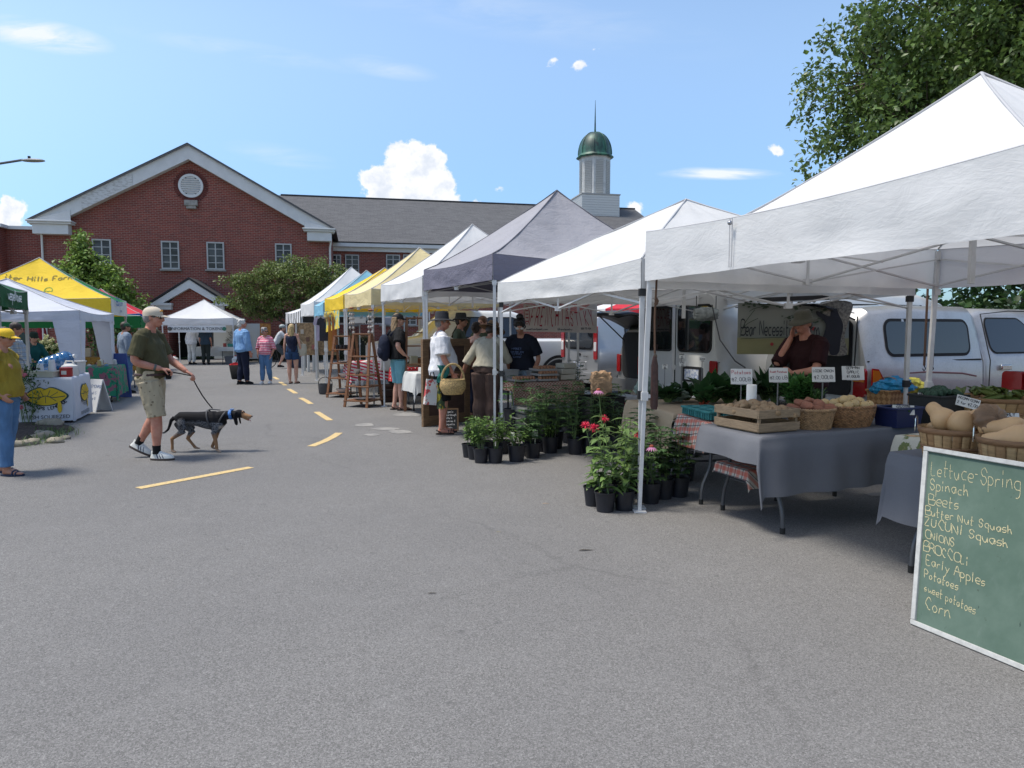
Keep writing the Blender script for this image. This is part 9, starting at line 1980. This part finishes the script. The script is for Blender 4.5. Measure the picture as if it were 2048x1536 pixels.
T = open_bin('clear tub of supplies at the back of the lemonade stand', ltop(.18,1.0), 0, .3, .26, .22, mat('tub_white', (.55,.55,.55), .5), name='plastic_tub', cat='tub', taper=.85)
# a-frame sign and green cloth table
a0 = G(197,822); T = thing('sandwich_board', 'white folding sign board leaning beside the lemonade stand', 'sign', a0, radians(-25))
for sg in (-1,1): m = M(); m.flat = True; m.box((0,0,.30),(.34,.02,.62)); m.xf(Matrix.Translation((0,sg*.16,0)) @ Matrix.Rotation(sg*.26,4,'X')); m.build('panel', mat('sign_white', (.58,.58,.58), .6), T, bevel=.006)
m = M(); hand(m, 'LEMONADE', -.13, .40, .05, .008); hand(m, 'small 5', -.12, .28, .045, .007); hand(m, 'large 8', -.12, .18, .045, .007); m.xf(Matrix.Translation((0,-.16,0)) @ Matrix.Rotation(-.26,4,'X') @ on_plane((0,-.012,.05),(1,0,0),(0,0,1))); m.build('lettering', mat('faded_blue_ink', (.10,.15,.28), .8), T, recalc=False)
gq0 = G(234,805); gr = lr; gq = lq; table('folding table left of the walking man under the green tapestry', gq0, gq, gr, .85, 1.2, .74, bent=False); draped('tablecloth', 'green and pink tapestry cloth on the table left of the walking man', 'tablecloth', gq0, gq, gr, .85, 1.2, .74, (.60,.05,.60,.05), GREENC, None, .02, flare=.05, seed=13)
rr = random.Random(44)
for i in range(12): a, b = rr.uniform(.1,.75), rr.uniform(.05,1.1); m = M(); h_ = rr.uniform(.02,.12); m.lathe([(.03,0),(.04,.01),(.035,h_),(.01,h_+.02)], n=12); tag(m.build('trinket', mat('trinket_%d' % (i % 5), ((.4,.3,.1),(.5,.5,.5),(.1,.2,.3),(.35,.1,.1),(.6,.55,.45))[i % 5], .5), loc=gq0+gq*a+gr*b+V((0,0,.752))), 'small ornament on the green tapestry table', 'ornament', 'ornaments on the tapestry table')
g2 = V((-9.6, 18.2, 0)); table('table with an amber cloth under the yellow tent', g2, gq, gr, 1.6, .7, .8, bent=False); draped('tablecloth', 'amber patterned cloth on the table under the yellow tent', 'tablecloth', g2, gq, gr, 1.6, .7, .8, (.1,.05,.35,.05), mat('cloth_amber', rough=.9, f=print_f((.30,.16,.03),(.10,.05,.02),(.4,.3,.15))), None, .015, seed=14)
for i in range(14): a, b = rr.uniform(.05,1.5), rr.uniform(.05,.6); w_, h_ = rr.uniform(.10,.2), rr.uniform(.12,.34); m = M(); m.flat = True; m.box((0,0,h_/2),(w_,.04,h_)); o = m.build('framed_craft', mat('craft_%d' % (i % 5), ((.25,.10,.05),(.4,.35,.28),(.06,.07,.10),(.3,.2,.05),(.10,.05,.04))[i % 5], .6), loc=g2+gq*a+gr*b+V((0,0,.81)), rz=rr.uniform(-.5,.5), bevel=.006); tag(o, 'small framed craft piece on the amber cloth', 'craft', 'crafts on the amber table')
# blue folding chair back and chalk slate at the far left
T = thing('slate_sign', 'tilted dark slate with pale chalk writing hung under the green tent', 'sign', P(40,680,12.6)); R = Matrix.Rotation(-.5,4,'Y') @ Matrix.Rotation(.1,4,'X'); m = M(); m.flat = True; m.box((0,0,0),(.26,.02,.40)); m.xf(R); m.build('board', mat('slate_green', (.03,.06,.05), .7), T); m = M()
for i in range(6): hand(m, ('syrup','herbs','honey','soap','garlic','beans')[i], -.11, .13-.055*i, .035, .006)
m.xf(R @ on_plane((0,-.012,0),(1,0,0),(0,0,1))); m.build('lettering', mat('chalk_pale', (.4,.45,.4), .9), T, recalc=False)
T = thing('blue_panel', 'blue folding sign panel beside the tapestry table', 'sign', V(((240-CX)/FPX*15.6,15.6,0))); m = M(); m.flat = True; m.prism([(-.22,0,0),(.22,0,0),(.14,0,.98),(-.14,0,.98)], (0,.03,0)); m.build('panel', mat('panel_blue', (.03,.06,.24), .6), T, bevel=.006)
T = thing('red_flag', 'dark red hanging shape on a pole in front of the brick wall at left', 'flag', V(((86-CX)/FPX*24,24,0))); m = M(); m.ell((0,0,1.3),(.17,.03,.42),14,10); m.build('cloth', cloth('flag_red', (.16,.01,.02)), T); m = M(); m.tube([(0,.04,0),(0,.04,1.9)], .02, 6); m.build('pole', BLACKP, T)
# street lamp
sl = V(((-60-CX)/FPX*19, 19, 0)); T = thing('street_lamp', 'grey street lamp reaching in from the left edge over the tents', 'street lamp', sl); a1 = P(0,327,19)-sl; a2 = P(45,320,19)-sl; m = M(); m.lathe([(.11,0),(.09,.1),(.06,a1.z-.3)], n=12); m.build('pole', TLEG, T); m = M(); m.tube([(0,0,a1.z-.35),(.15,0,a1.z-.12),a1,a2], .032, 8); m.build('arm', TLEG, T); m = M(); m.ell(a2+V((.28,0,-.02)),(.32,.13,.055),16,10,fn=lambda p: V((p.x, p.y, p.z*(.6 if p.z < 0 else 1)))); m.build('lamp_head', mat('lamp_grey', (.18,.19,.20), .5), T); m = M(); m.lathe([(.035,0),(.035,.07)], a2+V((.18,0,.03)), 10); m.build('photocell', BLACKP, T)
# litter on the asphalt
for px, py, s_, c_, lb in ((1085,1008,.035,(.4,.27,.16),'scrap of pale paper on the asphalt in front of the pots'),(1158,1102,.06,(.05,.04,.03),'thin dark twig lying on the asphalt'),(855,1188,.03,(.04,.03,.02),'dark dead leaf lying on the foreground asphalt'),(210,912,.03,(.04,.03,.02),'dark dead leaf on the asphalt left of the walking man'),(993,1065,.02,(.3,.25,.1),'small yellowish leaf on the asphalt')):
    m = M(); leaf(m, V((0,0,.004)), V((1,.2,.1)), s_*1.7, s_*.35, .2, .3, 3); tag(m.build('litter', mat('litter_'+str(px), c_, .9), loc=G(px,py), recalc=False), lb, 'litter')
